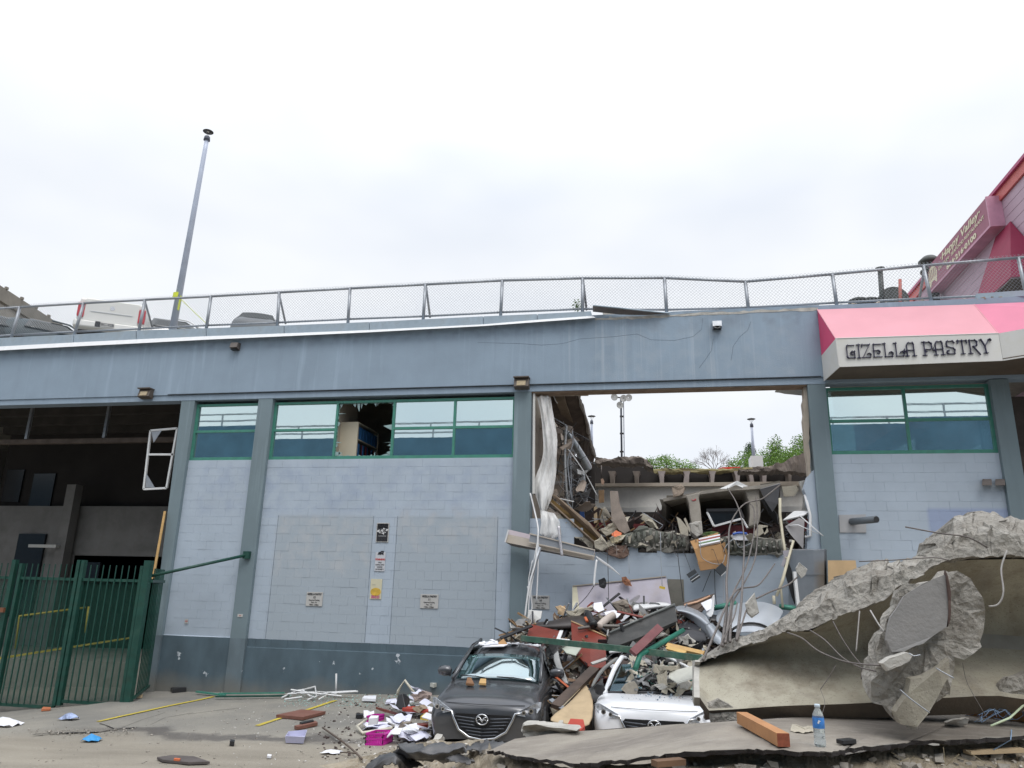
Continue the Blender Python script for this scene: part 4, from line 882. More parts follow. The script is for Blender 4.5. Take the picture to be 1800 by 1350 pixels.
# fans and stacks on the roof
def spin(c, prof, seg=16): return MB().grid([[Vector(c)+Vector((math.cos(2*pi*k/seg)*r, math.sin(2*pi*k/seg)*r, z)) for k in range(seg+1)] for r, z in prof])
DV = M('dark vent metal', (.055,.06,.055), .5, .2, 3)
p = atx(1635, 462, XP-.3); v = thing('roof_vent', 'dark capped vent stack standing behind the restaurant sign', 'vent', p)
p = at(1635, 470, 11); part(v, 'stack', DV, spin(p, [(.18, -2.2), (.18, -.25), (.35, -.2), (.35, -.12), (.2, -.1), (.2, .1), (.36, .15), (.38, .25), (.2, .42), (.02, .45)]), smooth=True)
p = at(1568, 535, 6); v = thing('exhaust_fan', 'large grey round exhaust fan housing behind the roof fence', 'exhaust fan', p)
part(v, 'housing', DV, MB().tube([p+Vector((0, -.25, .05)), p+Vector((0, .4, .05))], [.42, .42], 20), smooth=False); part(v, 'motor_box', M('tan motor', (.3,.26,.2), .7), MB().box((p.x-.62, p.y-.1, p.z-.1), (p.x-.38, p.y+.2, p.z+.12))); part(v, 'curb', REDM, MB().box((p.x-.6, p.y-.3, p.z-.5), (p.x+.7, p.y+.5, p.z-.12)))
for (px, l) in ((1508, 'left'), (1528, 'right')):
    p = at(px, 528, 6); v = thing('fan_cap', 'flat dark mushroom fan cap, %s one of two beside the round exhaust housing' % l, 'exhaust fan', p, 'mushroom fan caps')
    part(v, 'cap', DV, spin(p, [(.05, -.3), (.14, -.28), (.14, -.08), (.28, -.06), (.28, .0), (.1, .08), (.01, .09)]), smooth=True)
p = at(1552, 545, 5); v = thing('exhaust_stack', 'slim capped exhaust pipe standing against the fence', 'pipe', p); t2 = at(1547, 474, 5); part(v, 'pipe', DV, MB().tube([p, t2], .07, 10), smooth=True); part(v, 'cap', DV, MB().tube([t2, t2+Vector((0, 0, .05))], .13, 10))
cable('roof_post', M('coral post', (.5,.15,.12), .6), [(1583, 545, 5), (1582, 491, 5)], .045, 'short coral red post beside the exhaust fan', 'post')
solo('fallen_gutter', FL, MB().bar(at(1715, 524, .2), at(1830, 516, -.05), .2, .13), 'pale battered metal gutter lying along the fence above the awning', 'gutter')
# ------------------------------------------------------------------ gate and brace
gt = thing('steel_gate', 'green steel bar gate with mesh panels closing the dark loading bay', 'gate', at(150, 1242, -1.5)); GY = -1.5
MESHG = None
def mesh_green():
    m, nt, bs, o = mk('green mesh screen'); bs.inputs['Base Color'].default_value = (.012,.07,.05, 1); bs.inputs['Roughness'].default_value = .5
    tr = _nd(nt, 'ShaderNodeBsdfTransparent'); mx = _nd(nt, 'ShaderNodeMixShader'); mx.inputs[0].default_value = .34
    nt.links.new(tr.outputs[0], mx.inputs[1]); nt.links.new(bs.outputs[0], mx.inputs[2]); nt.links.new(mx.outputs[0], o.inputs[0]); return m
MESHG = mesh_green()
def gp(px, py, Y=GY): return at(px, py, Y)
zb1 = lambda x: gp(205, 1236).z+(x-gp(205, 1236).x)*(gp(205, 1236).z-gp(0, 1244).z)/(gp(205, 1236).x-gp(0, 1244).x)
ztg = gp(120, 1018).z; ztop_ = gp(120, 992).z
xp = [gp(-80, 1100).x, gp(5, 1100).x, gp(36-14, 1100).x, gp(121, 1100).x, gp(127, 1100).x, gp(224, 1240).x-.13]
for (x0, x1) in ((xp[0], xp[1]), (xp[2]-.05, xp[3]), (xp[4]+.08, xp[5])):
    part(gt, 'top_rail', GREEND, MB().box((x0, GY-.025, ztg-.03), (x1, GY+.025, ztg+.03))); part(gt, 'bottom_rail', GREEND, MB().box((x0, GY-.025, zb1(x0)+.05), (x1, GY+.025, zb1(x0)+.11)))
    part(gt, 'mesh_screen', MESHG, MB().box((x0, GY+.03, zb1(x0)+.1), (x1, GY+.034, ztg-.03)))
    n = int((x1-x0)/.145)
    for i in range(1, n):
        x = x0+(x1-x0)*i/n; part(gt, 'bar', GREEND, MB().box((x-.011, GY-.011-.03, zb1(x)+.06), (x+.011, GY+.011-.03, ztg+.02)).bar((x, GY-.03, ztg+.02), (x, GY-.03, ztop_), .016, .016))
for x, w_, zz in ((xp[1], .1, ztop_+.08), (xp[2]-.05, .07, ztop_), (xp[3], .08, ztop_+.1), (xp[4]+.03, .08, ztop_+.1), (xp[5], .07, ztop_)):
    part(gt, 'stile', GREEND, MB().box((x-w_/2, GY-.05, zb1(x)), (x+w_/2, GY+.05, zz)))
cp = gp(224, 1240).x
part(gt, 'corner_post', GREEND, MB().box((cp-.08, GY-.06, zb1(cp)-.05), (cp+.08, GY+.06, gp(245, 985).z)))
x2, y2 = at(286, 1040, -.1).x, -.1; xr, yr = cp+.1, GY+.05
for z in (ztg, zb1(cp)+.1): part(gt, 'return_rail', GREEND, MB().bar((xr, yr, z), (x2, y2, z+(.0 if z > 1 else .05)), .05, .06))
for i in range(1, 9):
    k = i/9; x, y = xr+(x2-xr)*k, yr+(y2-yr)*k; part(gt, 'bar', GREEND, MB().bar((x, y, zb1(cp)+.1), (x, y, ztop_-.05), .018, .018))
part(gt, 'brace', GREEND, MB().tube([at(249, 1016, GY), at(432, 976, -.1)], .034, 8), smooth=True); part(gt, 'brace_bracket', GREEND, MB().box((at(428, 975, -.1).x, -.13, at(428, 982, -.1).z), (at(438, 975, -.1).x, -.022, at(428, 969, -.1).z)))
part(gt, 'padlock', M('rusty padlock', (.2,.08,.04), .7), MB().box((gp(10, 1072).x-.05, GY-.12, gp(10, 1072).z-.05), (gp(10, 1072).x+.05, GY-.06, gp(10, 1072).z+.05)))
solo('timber_stud', WOODY, MB().bar(at(269, 1018, -.3), at(290, 899, -.1), .05, .07), 'pale timber stud leaning on the edge of the first column behind the gate', 'timber')
# yellow hand rails inside the dock
YR = M('yellow rail paint', (.50,.40,.04), .5, .1)
for l, s in (([(27, 1140, 1), (34, 1083, 1), (150, 1068, 2.2)], 'long low'), ([(150, 1112, 2), (156, 1066, 2)], 'short upright')):
    cable('hand_rail', YR, l, .028, '%s yellow hand rail inside the loading bay behind the gate' % s, 'hand rail', sm=False)
panel('dock_edge_stripe', YR, [(0, 1155, 1.5), (240, 1118, 3.5), (240, 1121, 3.5), (0, 1159, 1.5)], .02, 'faded yellow edge line along the raised dock platform', 'edge line')
part(bld, 'dock_platform', CONC, MB().hexa([*[Vector(q) for q in ((-24, 2.3, -1.5), (-12.2, 2.3, -1.5), (-12.2, 6.5, -1.5), (-24, 6.5, -1.5))], *[Vector(q) for q in ((-24, 2.3, .15), (-12.2, 2.3, .3), (-12.2, 6.5, .3), (-24, 6.5, .15))]]))
# ------------------------------------------------------------------ collapsed bay: far structure
far = thing('broken_parking_deck', 'broken far end of the parking deck with open double tee ribs behind the collapsed bay', 'deck', at(1200, 850, 12)); YB = 12.
# white fascia wall, dark sheet above it painted as the shade in the rib holes
part(far, 'rear_wall', WHITEB, MB().prism(P([(1040, 853), (1412, 853), (1412, 892), (1040, 892)], YB+.1), .2, (0, 1, 0)))
part(far, 'beam_ledge', BEIGE, MB().prism(P([(1030, 850), (1418, 846), (1418, 853.5), (1030, 855)], YB-.15), .3, (0, 1, 0)))
part(far, 'rear_wall', WHITEB, MB().prism(P([(1040, 893), (1412, 890), (1412, 900), (1040, 903)], YB-.2), .2, (0, 1, 0)))
part(far, 'void_shade_sheet', DARK, MB().prism(P([(1030, 812), (1100, 812), (1150, 827), (1300, 828), (1390, 826), (1424, 815), (1424, 850), (1030, 852)], YB+.7), .2, (0, 1, 0)))  # dark sheet stands in for the shade between the ribs
part(far, 'void_shade_sheet', DARK, MB().prism(P([(940, 900), (1424, 900), (1424, 1000), (940, 1000)], YB-.6), .2, (0, 1, 0)))  # dark sheet added as the interior shade seen over the low wall
FARC = M('far broken concrete', (.22,.185,.16), .95, .3, 2, bmp=.8, dirt=.5, dcol=(.1,.075,.06)); TEE = M('tee rib concrete', (.36,.31,.29), .9, .2, 2, bmp=.4, dirt=.4, dcol=(.2,.15,.13))
def loft(top, bot, Y0, dep, seed=1, amp=.03, n=3):
    """slab band between a top line and a bottom line of photo points"""
    def res(l, m=40):
        o = []; x0, x1 = l[0][0], l[-1][0]
        for i in range(m+1):
            x = x0+(x1-x0)*i/m
            for a, b in zip(l, l[1:]):
                if a[0] <= x <= b[0]+1e-6: k = (x-a[0])/max(1e-6, b[0]-a[0]); o.append((x, a[1]+(b[1]-a[1])*k)); break
        return o
    a = P(res(top), Y0); b = P(res(bot), Y0); rows = []
    for r, (src, dy) in enumerate(((a, dep), (a, 0), ([p.lerp(q, .5) for p, q in zip(a, b)], -.02), (b, 0), (b, dep))):
        row = []
        for p in src:
            q = p+Vector((0, dy, 0)); nv = noise.noise_vector(q*3+Vector((seed, r, 0)))*amp*2+noise.noise_vector(q*11+Vector((seed, r, 3)))*amp; q = q+nv; row.append(q)
        rows.append(row)
    return MB().grid(rows)
part(far, 'deck_slab', FARC, loft([(1046, 803), (1080, 806), (1110, 802), (1122, 800), (1135, 806), (1148, 820)], [(1046, 812), (1080, 812), (1110, 813), (1130, 813), (1140, 821), (1148, 824)], YB-1.8, 1.2, 2, .05))
part(far, 'deck_slab', M('mossy deck edge', (.28,.24,.12), .95, .3, 3, bmp=.8, dirt=.4), loft([(1148, 824), (1180, 823), (1230, 824), (1290, 823), (1330, 821), (1380, 818)], [(1148, 830), (1230, 829), (1290, 829), (1330, 827), (1380, 825)], YB, .5, 3, .03))
part(far, 'deck_slab', FARC, loft([(1300, 826), (1330, 822), (1360, 817), (1386, 808), (1395, 802), (1425, 793)], [(1300, 829), (1330, 829), (1360, 828), (1386, 828), (1395, 829), (1425, 832)], YB-1.5, .8, 4, .04))
for i, (x0, x1, xb0, xb1) in enumerate(((1158, 1168, 1161, 1167), (1203, 1212, 1201, 1211), (1248, 1257, 1250, 1255), (1292, 1301, 1295, 1300), (1316, 1324, 1320, 1326), (1340, 1348, 1341, 1347), (1386, 1392, 1387, 1391), (1071, 1080, 1073, 1079), (1114, 1123, 1116, 1122))):
    m_ = TEE if 1150 < x0 < 1380 else FARC; y1 = 850
    mb = MB().prism(P([(x0-2, 828), (x1+2, 828), (x1-.5, 834), (xb1, y1), (xb0, y1), (x0+.5, 834)], YB-.1), 2, (0, 1, 0)); part(far, 'tee_rib', m_, mb)
solo('red_tarp', M('red tarp', (.6,.05,.03), .6), MB().prism([at(*q, YB+.5) for q in ((1262, 824), (1270, 821), (1302, 820.5), (1298, 824))], .3), 'flat red item lying on the far broken deck edge', 'tarp')
solo('utility_box', WHITEP, MB().box((at(1321, 820, YB+1).x, YB+1, at(1321, 821, YB+1).z), (at(1342, 820, YB+1).x, YB+1.8, at(1342, 801, YB+1).z)), 'white utility cabinet at the foot of a lamp post on the far deck', 'utility box')
lamp(1326, 822, 1320.5, 737, 20, .09, 'slim lamp post rising behind the white utility cabinet', .20); lamp(1040, 800, 1040, 732, 20, .09, 'slim lamp post beside the hanging brown deck slab', .20)
# stadium light mast
mp_ = thing('floodlight_mast', 'tall mast with four round white floodlights seen through the collapsed bay', 'floodlight', at(1093, 812, 24))
YM = 24
part(mp_, 'mast', M('dark mast', (.07,.08,.10), .6), MB().tube(P([(1093, 815), (1091.5, 700)], YM), .055, 8), smooth=True); part(mp_, 'conduit', GALV, MB().tube(P([(1097.5, 815), (1096, 705)], YM), .03, 5))
part(mp_, 'crossarm', DARK, MB().bar(*P([(1083, 698), (1104, 701)], YM), .06, .06))
for k in (732, 762, 794): part(mp_, 'clamp', DARK, MB().bar(*P([(1089.5, k), (1096, k)], YM), .1, .08))
for (px, py) in ((1080, 698), (1096, 700), (1105, 699), (1090, 712)):
    c = at(px, py, YM-.3); ax = (CAMP-c).normalized()+Vector((.25 if px > 1090 else -.35, 0, -.2)); ax.normalize(); u = ax.cross(Vector((0,0,1))).normalized(); v_ = ax.cross(u)
    rows = [[c+ax*d+(u*math.cos(k*pi/8)+v_*math.sin(k*pi/8))*r for k in range(17)] for r, d in ((.05, -.16), (.11, -.12), (.19, 0), (.20, .01), (.175, .0), (.03, -.03))]
    part(mp_, 'lamp', M('white flood lamp', (.6,.6,.58), .5, .1), MB().grid(rows), smooth=True)
# ------------------------------------------------------------------ hanging left side of the bay
hs = thing('hanging_deck_slab', 'brown stained deck slab hanging down at the left edge of the collapsed bay', 'slab', at(1000, 700, 2))
part(hs, 'slab', BROWNC, MB().prism(jag(P([(960, 688, .45), (1017, 690, .7), (1023, 712, 1.8), (1031, 745, 3.8), (1038, 772, 6), (1045, 802, 9), (1044, 822, 10), (1032, 830, 9.5), (1015, 800, 6.5), (995, 770, 4), (975, 735, 2)]), .03, .35, 4), .22))
part(hs, 'rib', M('rib concrete', (.22,.17,.12), .9, .3, 3, dirt=.4), MB().bar(at(984, 694, .7), at(1013, 765, 5.5), .22, .3)); part(hs, 'rib', BROWNC, MB().bar(at(1008, 757, 4.4), at(1035, 762, 5.0), .1, .12))
part(hs, 'torn_edge', CONCB, loft([(1016, 690), (1019, 705), (1024, 722), (1028, 740), (1034, 762), (1040, 785), (1045, 803)], [(1012, 691), (1015, 706), (1020, 723), (1024, 741), (1031, 763), (1037, 786), (1042, 804)], 1.6, .3, 9, .05) if 0 else MB().tube([at(a, b, c)+Vector((random.uniform(-.03, .03), 0, random.uniform(-.03, .03))) for a, b, c in ((1017, 691, .65), (1020, 703, 1.2), (1022, 713, 1.7), (1027, 728, 2.7), (1031, 745, 3.7), (1034, 760, 4.8), (1038, 774, 5.9), (1042, 790, 7.5), (1045, 802, 8.9))], [.05, .02, .06, .03, .05, .07, .04, .09, .05], 5))
bw = thing('exposed_partition', 'beige interior partition and door frame exposed at the left edge of the bay', 'wall', at(955, 900, 1.5))
part(bw, 'door_jamb', WHITEB, MB().bar(at(939, 692, .06), at(938, 868, .06), .05, .05)); part(bw, 'head_trim', BEIGE, MB().bar(at(936, 690, .2), at(1035, 689, .4), .4, .09))
part(bw, 'partition', BEIGE, MB().prism(P([(940, 735), (963, 735), (963, 753), (940, 753)], 1.6), .1, (0, 1, 0)))
part(bw, 'partition', M('pinkish beige board', (.43,.35,.29), .85, .1, 2, dirt=.3, dcol=(.25,.2,.16)), MB().prism(P([(966, 750), (984, 755), (990, 800), (991, 885), (970, 880), (972, 800)], 1.9), .1, (0, 1, 0)))
part(bw, 'room_shade_sheet', DARK, MB().prism(P([(938, 690), (1016, 690), (1016, 760), (1052, 860), (1052, 905), (938, 930)], 3.2), .1, (0, 1, 0)) if 0 else MB().prism(P([(938, 690), (985, 690), (1010, 800), (1046, 830), (1046, 925), (938, 930)], 9.5), .1, (0, 1, 0)))  # thin dark sheet stands in for the shade of the interior
for k, (a, b) in enumerate((((966, 773), (991, 776)), ((970, 868), (992, 870)), ((972, 830), (990, 833)))):
    part(bw, 'rail', BEIGE, MB().bar(at(*a, 1.85), at(*b, 1.85), .05, .05))
# soffit remains along the beam
rs = jag(P([(935, 688), (1418, 672), (1418, 679), (1400, 678), (1372, 681), (1360, 684), (1350, 681), (1330, 682), (1315, 681), (1290, 683), (1215, 684), (1205, 687), (1130, 689), (935, 694)], .34), .01, .2, 5)
part(bw, 'soffit_board', M('torn soffit board', (.26,.19,.14), .9, .3, 3, dirt=.4), MB().prism(rs, .06, (0, 1, 0))); part(bld, 'soffit_board', M('torn soffit board'), MB().box((-2.8, .0, BB-.045), (3.3, .335, BB-.022)))
panel('ceiling_tile', WHITEB, [(1365, 683), (1372, 678), (1413, 680), (1412, 695), (1380, 692), (1362, 689)], .03, 'pale ceiling tile piece hanging at the top right corner of the bay', 'ceiling tile', .5, rag=.01)
# jagged plaster edge against the right column
part(bld, 'plaster_edge', BEIGE, MB().prism(jag(P([(1413, 680), (1420, 680), (1422, 760), (1425, 830), (1424, 838), (1421, 836), (1417, 800), (1414, 770), (1412, 720)], .1), .02, .12, 6), .2, (0, 1, 0)))
part(bld, 'wall_stub', WALLM, MB().prism(jag(P([(1420, 838), (1428, 828), (1440, 820), (1447, 985), (1415, 985), (1419, 930), (1424, 900), (1413, 860)], .05), .02, .15, 8), .25, (0, 1, 0)))
part(bld, 'plaster_edge', CONCB, MB().prism(jag(P([(1405, 846), (1424, 842), (1422, 905), (1408, 905), (1412, 870)], .35), .025, .12, 16), .1, (0, 1, 0)))
def plastic_mat():
    m, nt, bs, o = mk('dusty clear plastic'); bs.inputs['Base Color'].default_value = (.93,.92,.90, 1); bs.inputs['Roughness'].default_value = .3
    tr = _nd(nt, 'ShaderNodeBsdfTransparent'); mx = _nd(nt, 'ShaderNodeMixShader')
    nt.links.new(rng(nt, noise_node(nt, 3, 4, stretch=(3, 3, .6), kind='Position'), .35, .62, .3, .85), mx.inputs[0])
    nt.links.new(tr.outputs[0], mx.inputs[1]); nt.links.new(bs.outputs[0], mx.inputs[2]); nt.links.new(mx.outputs[0], o.inputs[0]); return m
PLAS = plastic_mat()
def cloth(name, mat, L, R, Y, label, cat, fold=.05, nf=5, th=.004, nc=22, sub=1):
    rows = []
    for i, (a, b) in enumerate(zip(L, R)):
        A, B_ = at(*a, Y), at(*b, Y); r = []
        for j in range(nc+1):
            u = j/nc; p = A.lerp(B_, u); ph = u*nf*2*pi+math.sin(i*.9)*1.3
            p = p+Vector((0, math.sin(ph)*fold+noise.noise(p*2.2)*fold*3, noise.noise(p*4+Vector((3,0,0)))*.06)); r.append(p)
        rows.append(r)
    return solo(name, mat, MB().grid(rows, th), label, cat, smooth=True, sub=sub)
cloth('plastic_sheet', PLAS, [(943, 697), (950, 720), (953, 742), (955.5, 774), (956, 799), (949, 820), (938, 845), (939, 864), (946, 888), (952, 905), (950, 925), (946, 938)],
      [(968, 695), (971, 720), (977, 749), (981, 774), (978, 802), (979, 829), (974, 855), (973, 868), (967, 882), (959, 900), (954, 925), (948, 940)], .18, 'long dusty plastic sheet hanging in folds at the left edge of the bay', 'plastic sheet', .035, 2.2)
cloth('plastic_sheet', PLAS, [(958, 712), (962, 740), (966, 770), (970, 800)], [(968, 700), (975, 742), (980, 772), (978, 805)], .5, 'shorter plastic sheet strip hanging behind the long one', 'plastic sheet', .03, 2)
cloth('plastic_sheet', PLAS, [(950, 900), (951, 918), (948, 935), (955, 942)], [(974, 902), (984, 915), (987, 938), (972, 948)], .03, 'thin plastic flap lying against the wall below the hanging sheet', 'plastic sheet', .012, 3, sub=0)
def bend(name, mat, rows, th, label, cat, **k):
    mb = MB().grid([P(r) for r in rows], th); return solo(name, mat, mb, label, cat, smooth=True, sub=k.pop('sub', 1), **k)
DUCT = M('galvanised duct sheet', (.42,.45,.47), .38, .15, 4, metal=.5, dirt=.25, dcol=(.25,.25,.24))
bend('duct_sheet', DUCT, [[(985, 757, 1.2), (1000, 775, 1.3), (1012, 795, 1.4), (1022, 815, 1.5), (1029, 833, 1.6)], [(991, 755, .9), (1007, 771, 1.0), (1020, 792, 1.05), (1030, 812, 1.15), (1037, 828, 1.3)], [(998, 754, 1.2), (1012, 773, 1.3), (1026, 795, 1.4), (1036, 811, 1.5), (1043, 823, 1.6)]], .01, 'bent grey duct sheet hanging diagonally below the brown slab', 'duct')
cable('conduit', M('pale grey conduit', (.5,.51,.52), .45, .08, 6, metal=.2), [(995.5, 748, .9), (993, 790, .9), (994, 830, .9), (998, 889, .8)], .03, 'upright pale conduit in the hanging tangle, left of the flexible duct', 'pipe', sm=False)
FLX = M('flexible duct', (.30,.30,.31), .5, .2, 20, metal=.4)
fd = thing('flexible_duct', 'ribbed grey flexible duct standing upright in front of the far white wall', 'duct', at(1030, 896, 2)); fp = P([(1025, 833, 2.2), (1027, 850, 2.2), (1029, 870, 2.1), (1031, 898, 2)])
part(fd, 'upper_pipe', DUCT, MB().tube(fp[:2], .045, 10), smooth=True)
for i in range(14): a = fp[1].lerp(fp[3], i/14); b = fp[1].lerp(fp[3], (i+.8)/14); part(fd, 'duct_rib', FLX, MB().tube([a, (a+b)/2, b], [.045, .062, .045], 10), smooth=True)
thin = [('white', WHITEP), ('grey', GALV), ('brown', REBAR), ('black', BLACK)]
strips = [
 ([(973, 695, .6), (976, 703, .6), (980, 709, .6)], .012, 0, 'short white strip hanging from the top left of the bay'), ([(973, 734, .8), (984, 741, .8), (996, 748, .9)], .014, 1, 'thin bar running down to the top of the upright conduit'),
 ([(999, 790, .8), (1015, 812, .8), (1032, 838, .9), (1050, 872, 1.0)], .014, 0, 'long thin diagonal rod crossing the white far wall'), ([(1006, 757, .8), (1007, 780, .8), (1000, 800, .8), (998, 820, .8), (1005, 880, .8)], .016, 1, 'looped grey cable beside the upright conduit'),
 ([(985, 770, 1), (988, 790, 1), (983, 810, 1), (979, 835, 1)], .012, 3, 'dark cable hanging by the pinkish partition'), ([(977, 838, .8), (985, 855, .8), (996, 866, .8)], .014, 2, 'brown strap bent against the partition'),
 ([(982, 876, .6), (995, 879, .6), (1009, 882, .6)], .014, 0, 'short white rod lying across the conduit tangle'), ([(1003, 800, 1), (1004, 840, 1), (1006, 882, 1)], .013, 1, 'grey drop wire right of the upright conduit'),
 ([(1018, 690, 1), (1021, 703, 1.2), (1027, 718, 1.5)], .006, 2, 'fine wire trailing from the torn slab edge'), ([(998, 885, .7), (1004, 892, .7), (1000, 898, .7), (994, 890, .7)], .012, 1, 'coiled grey wire at the foot of the conduit'),
 ([(1011, 690, .5), (1014, 700, .5)], .01, 2, 'stub of rod at the top of the hanging slab'), ([(1057, 818, 10), (1057.5, 840, 10)], .02, 2, 'thin rod hanging from the far broken deck'),
 ([(1012, 850, 1.5), (1010, 880, 1.5), (1012, 905, 1.5)], .012, 3, 'black cord hanging behind the flexible duct')]
for l, r, m_, lab in strips: cable('hanging_strip', thin[m_][1], l, r, lab, 'rod' if 'rod' in lab or 'bar' in lab or 'strip' in lab else 'cable')
panel('hanging_pendant', M('peach plaster', (.45,.3,.22), .8), [(1056, 842), (1060, 841), (1062, 846), (1060, 852), (1057, 850)], .15, 'small peach plaster piece dangling from a rod at the far deck', 'plaster', 9)
# steel angle with gold inner face, running down to the right
ib = thing('fallen_steel_joist', 'rusty gold coloured steel joist sloping down across the left of the opening', 'beam', at(1010, 900, .2)); GOLD = M('gold brown fireproofing', (.20,.125,.04), .8, .35, 4, bmp=.6, dirt=.4, dcol=(.08,.05,.02))
part(ib, 'web', GOLD, MB().prism(P([(969, 876, .28), (1002, 904, .22), (1057, 950, .1), (1048, 957, .1), (1000, 917, .22), (968, 884, .28)]), .03))
part(ib, 'flange', M('brown flange', (.22,.16,.11), .7, .3, 4, dirt=.4), MB().prism(P([(970, 870, .1), (976, 871, .1), (1036, 920, 0), (1058, 947, -.05), (1053, 950, .1), (1002, 905, .2)]), .02))
part(ib, 'flange', M('brown flange'), MB().prism(P([(966, 882, .05), (1002, 915, 0), (1047, 955, -.05), (1045, 959, .1), (1000, 919, .2), (966, 886, .2)]), .02))
part(ib, 'flange', M('brown flange'), MB().prism(P([(1036, 920, .0), (1062, 946, -.1), (1058, 950, -.1), (1030, 918, .0)]), .05))
DRY = M('crumbling drywall', (.46,.42,.34), .9, .2, 5, bmp=.8, dirt=.45, dcol=(.22,.17,.12))
for i, (l, s) in enumerate((([(980, 905), (1003, 918), (1012, 926), (1007, 934), (994, 926), (984, 915)], 11), ([(1004, 926), (1026, 941), (1024, 951), (1008, 942), (1000, 932)], 12), ([(1022, 944), (1044, 955), (1042, 962), (1030, 956), (1018, 950)], 13))):
    solo('drywall_fringe', DRY, lump(P(l, .08), .18, .035, s, step=.07), 'crumbling drywall fringe, %s one of three under the rusty joist' % ('upper', 'middle', 'lower')[i], 'drywall')
# fascia beam in front
fa = thing('fallen_fascia', 'cream and mauve fascia panel with grey window frame hanging aslant across the column', 'fascia', at(960, 955, -.5)); FM = M('mauve fascia paint', (.36,.31,.33), .7, .08, 3); FC = M('cream fascia', (.55,.49,.42), .7, .08, 3, dirt=.25, dcol=(.4,.32,.2))
part(fa, 'board', FC, MB().prism(P([(893, 939, -.45), (1045, 972, -.5), (1043, 985, -.5), (888, 953, -.45)]), .16)); part(fa, 'upper_board', FM, MB().prism(P([(895, 931, -.35), (1046, 966, -.4), (1045, 972, -.5), (893, 939, -.45)]), .12))
part(fa, 'soffit', M('fascia underside', (.18,.16,.15), .8), MB().prism(P([(888, 953, -.45), (1043, 985, -.5), (1030, 984, -.2), (900, 960, -.1)]), .02))
part(fa, 'frame', FC, MB().bar(at(931, 938, -.56), at(1046, 967, -.6), .04, .025).bar(at(929, 953, -.56), at(1045, 978, -.6), .04, .025)); part(fa, 'frame_panel', M('grey frame panel', (.27,.29,.32), .5, .1), MB().prism(P([(932, 939, -.56), (1045, 967, -.6), (1044, 978, -.6), (930, 953, -.56)]), .02))
part(fa, 'end_cap', WHITEP, MB().bar(at(894, 931, -.47), at(888, 953, -.47), .04, .03))
bend('white_strap', WHITEP, [[(1046, 975, -.5), (1060, 985, -.4), (1075, 995, -.3), (1093, 1013, -.3)], [(1047, 979, -.5), (1058, 991, -.4), (1072, 998, -.3), (1092, 1014, -.3)]], .01, 'pointed white metal strap sticking out of the fascia end', 'strap')
solo('copper_clump', M('copper brown wreck', (.30,.13,.07), .6, .4, 12), lump(P([(1093, 1014), (1101, 1014), (1107, 1022), (1108, 1030), (1101, 1028), (1094, 1021)], -.35), .12, .03, 77, step=.05), 'copper brown torn clump dangling at the tip of the white strap', 'debris')
cable('foil_tube', M('crumpled foil', (.62,.6,.62), .35, .3, 30, metal=.4), [(982, 925, -.65), (984, 945, -.66), (986, 962, -.66), (988, 977, -.66)], [.03]*13, 'ragged silver foil tube hanging over the fallen fascia', 'tube')
cable('thin_white_tube', WHITEP, [(1049, 984, -.7), (1046, 1005, -.75), (1044, 1030, -.8)], .022, 'thin white tube dangling below the fascia end', 'tube')
for i, (l, r) in enumerate((([(932, 867, -.2), (940, 900, -.25), (946, 930, -.6), (944, 960, -.7), (941, 990, -.8), (930, 1030, -.9), (922, 1090, -1)], .018), ([(946, 930, -.62), (946, 985, -.7), (943, 1060, -.8)], .015), ([(945, 950, -.64), (938, 990, -.75), (931, 1040, -.8), (928, 1095, -.9)], .013), ([(948, 965, -.66), (940, 1000, -.7), (933, 1040, -.8), (935, 1070, -.8), (925, 1098, -.9)], .013), ([(927, 1030, -.75), (931, 1050, -.8), (929, 1020, -.8), (936, 985, -.75)], .01))):
    cable('hanging_wire', WHITEP, l, r, 'white wire strand, number %s from the front of the bundle hanging by parking sign ten' % ('one', 'two', 'three', 'four', 'five')[i] if 0 else ['long bent white rod leaning from the bay edge down to the rubble', 'straight white strand hanging over the tilted fascia', 'slack white strand left of the parking sign', 'kinked white strand reaching the rubble beside the column', 'short looped white strand left of the parking sign'][i], 'wire', group='white strands hanging beside the parking sign')
panel('white_board', WHITEB, [(929, 1072, -.9), (953, 1074, -.9), (950, 1088, -1), (925, 1098, -1)], .03, 'small white board standing under the hanging wires', 'board')
cable('metal_channel', GALV, [(949, 962, -.7), (942, 985, -.75), (934, 1012, -.8)], .04, 'grey metal channel hanging in front of the column', 'channel', sm=False)
# ribbed floor edge on the broken wall
RIB = M('grey green ribbed deck', (.12,.125,.105), .8, .3, 3, bmp=.5, dirt=.4, dcol=(.05,.045,.04))
re_ = thing('broken_floor_edge', 'ribbed broken floor slab edge lying along the top of the low wall', 'slab', at(1250, 960, 0))
segs = [(1095, 940, 1138, 931, 1097, 960), (1138, 930, 1182, 937, 1140, 964), (1182, 938, 1206, 946, 1183, 966), (1268, 948, 1320, 947, 1270, 973), (1320, 947, 1375, 950, 1322, 973)]
for i, (x0, y0, x1, y1, _, yb_) in enumerate(segs):
    n = max(3, int((x1-x0)/9))
    for k in range(n):
        a, b = x0+(x1-x0)*k/n, x0+(x1-x0)*(k+1)/n; ya, yb2 = y0+(y1-y0)*k/n, y0+(y1-y0)*(k+1)/n
        part(re_, 'deck_rib', RIB, MB().tube([at((a+b)/2, (ya+yb2)/2+1, .0), at((a+b)/2+random.uniform(-2, 2), (ya+yb2)/2+14, -.03), at((a+b)/2+random.uniform(-2, 2), yb_-2, .05)], [.03, .045+random.uniform(-.01, .012), .03], 5), smooth=True)
    part(re_, 'core', [RIB, CONC, M('blackened concrete', (.14,.13,.115), .9, .35, 4, bmp=.7, dirt=.5)][i % 3], lump(P([(x0-1, y0-2), (x1+1, y1-2), (x1+1, yb_+4), (x0-1, yb_+4)], .03), .5, .07, 30+i))
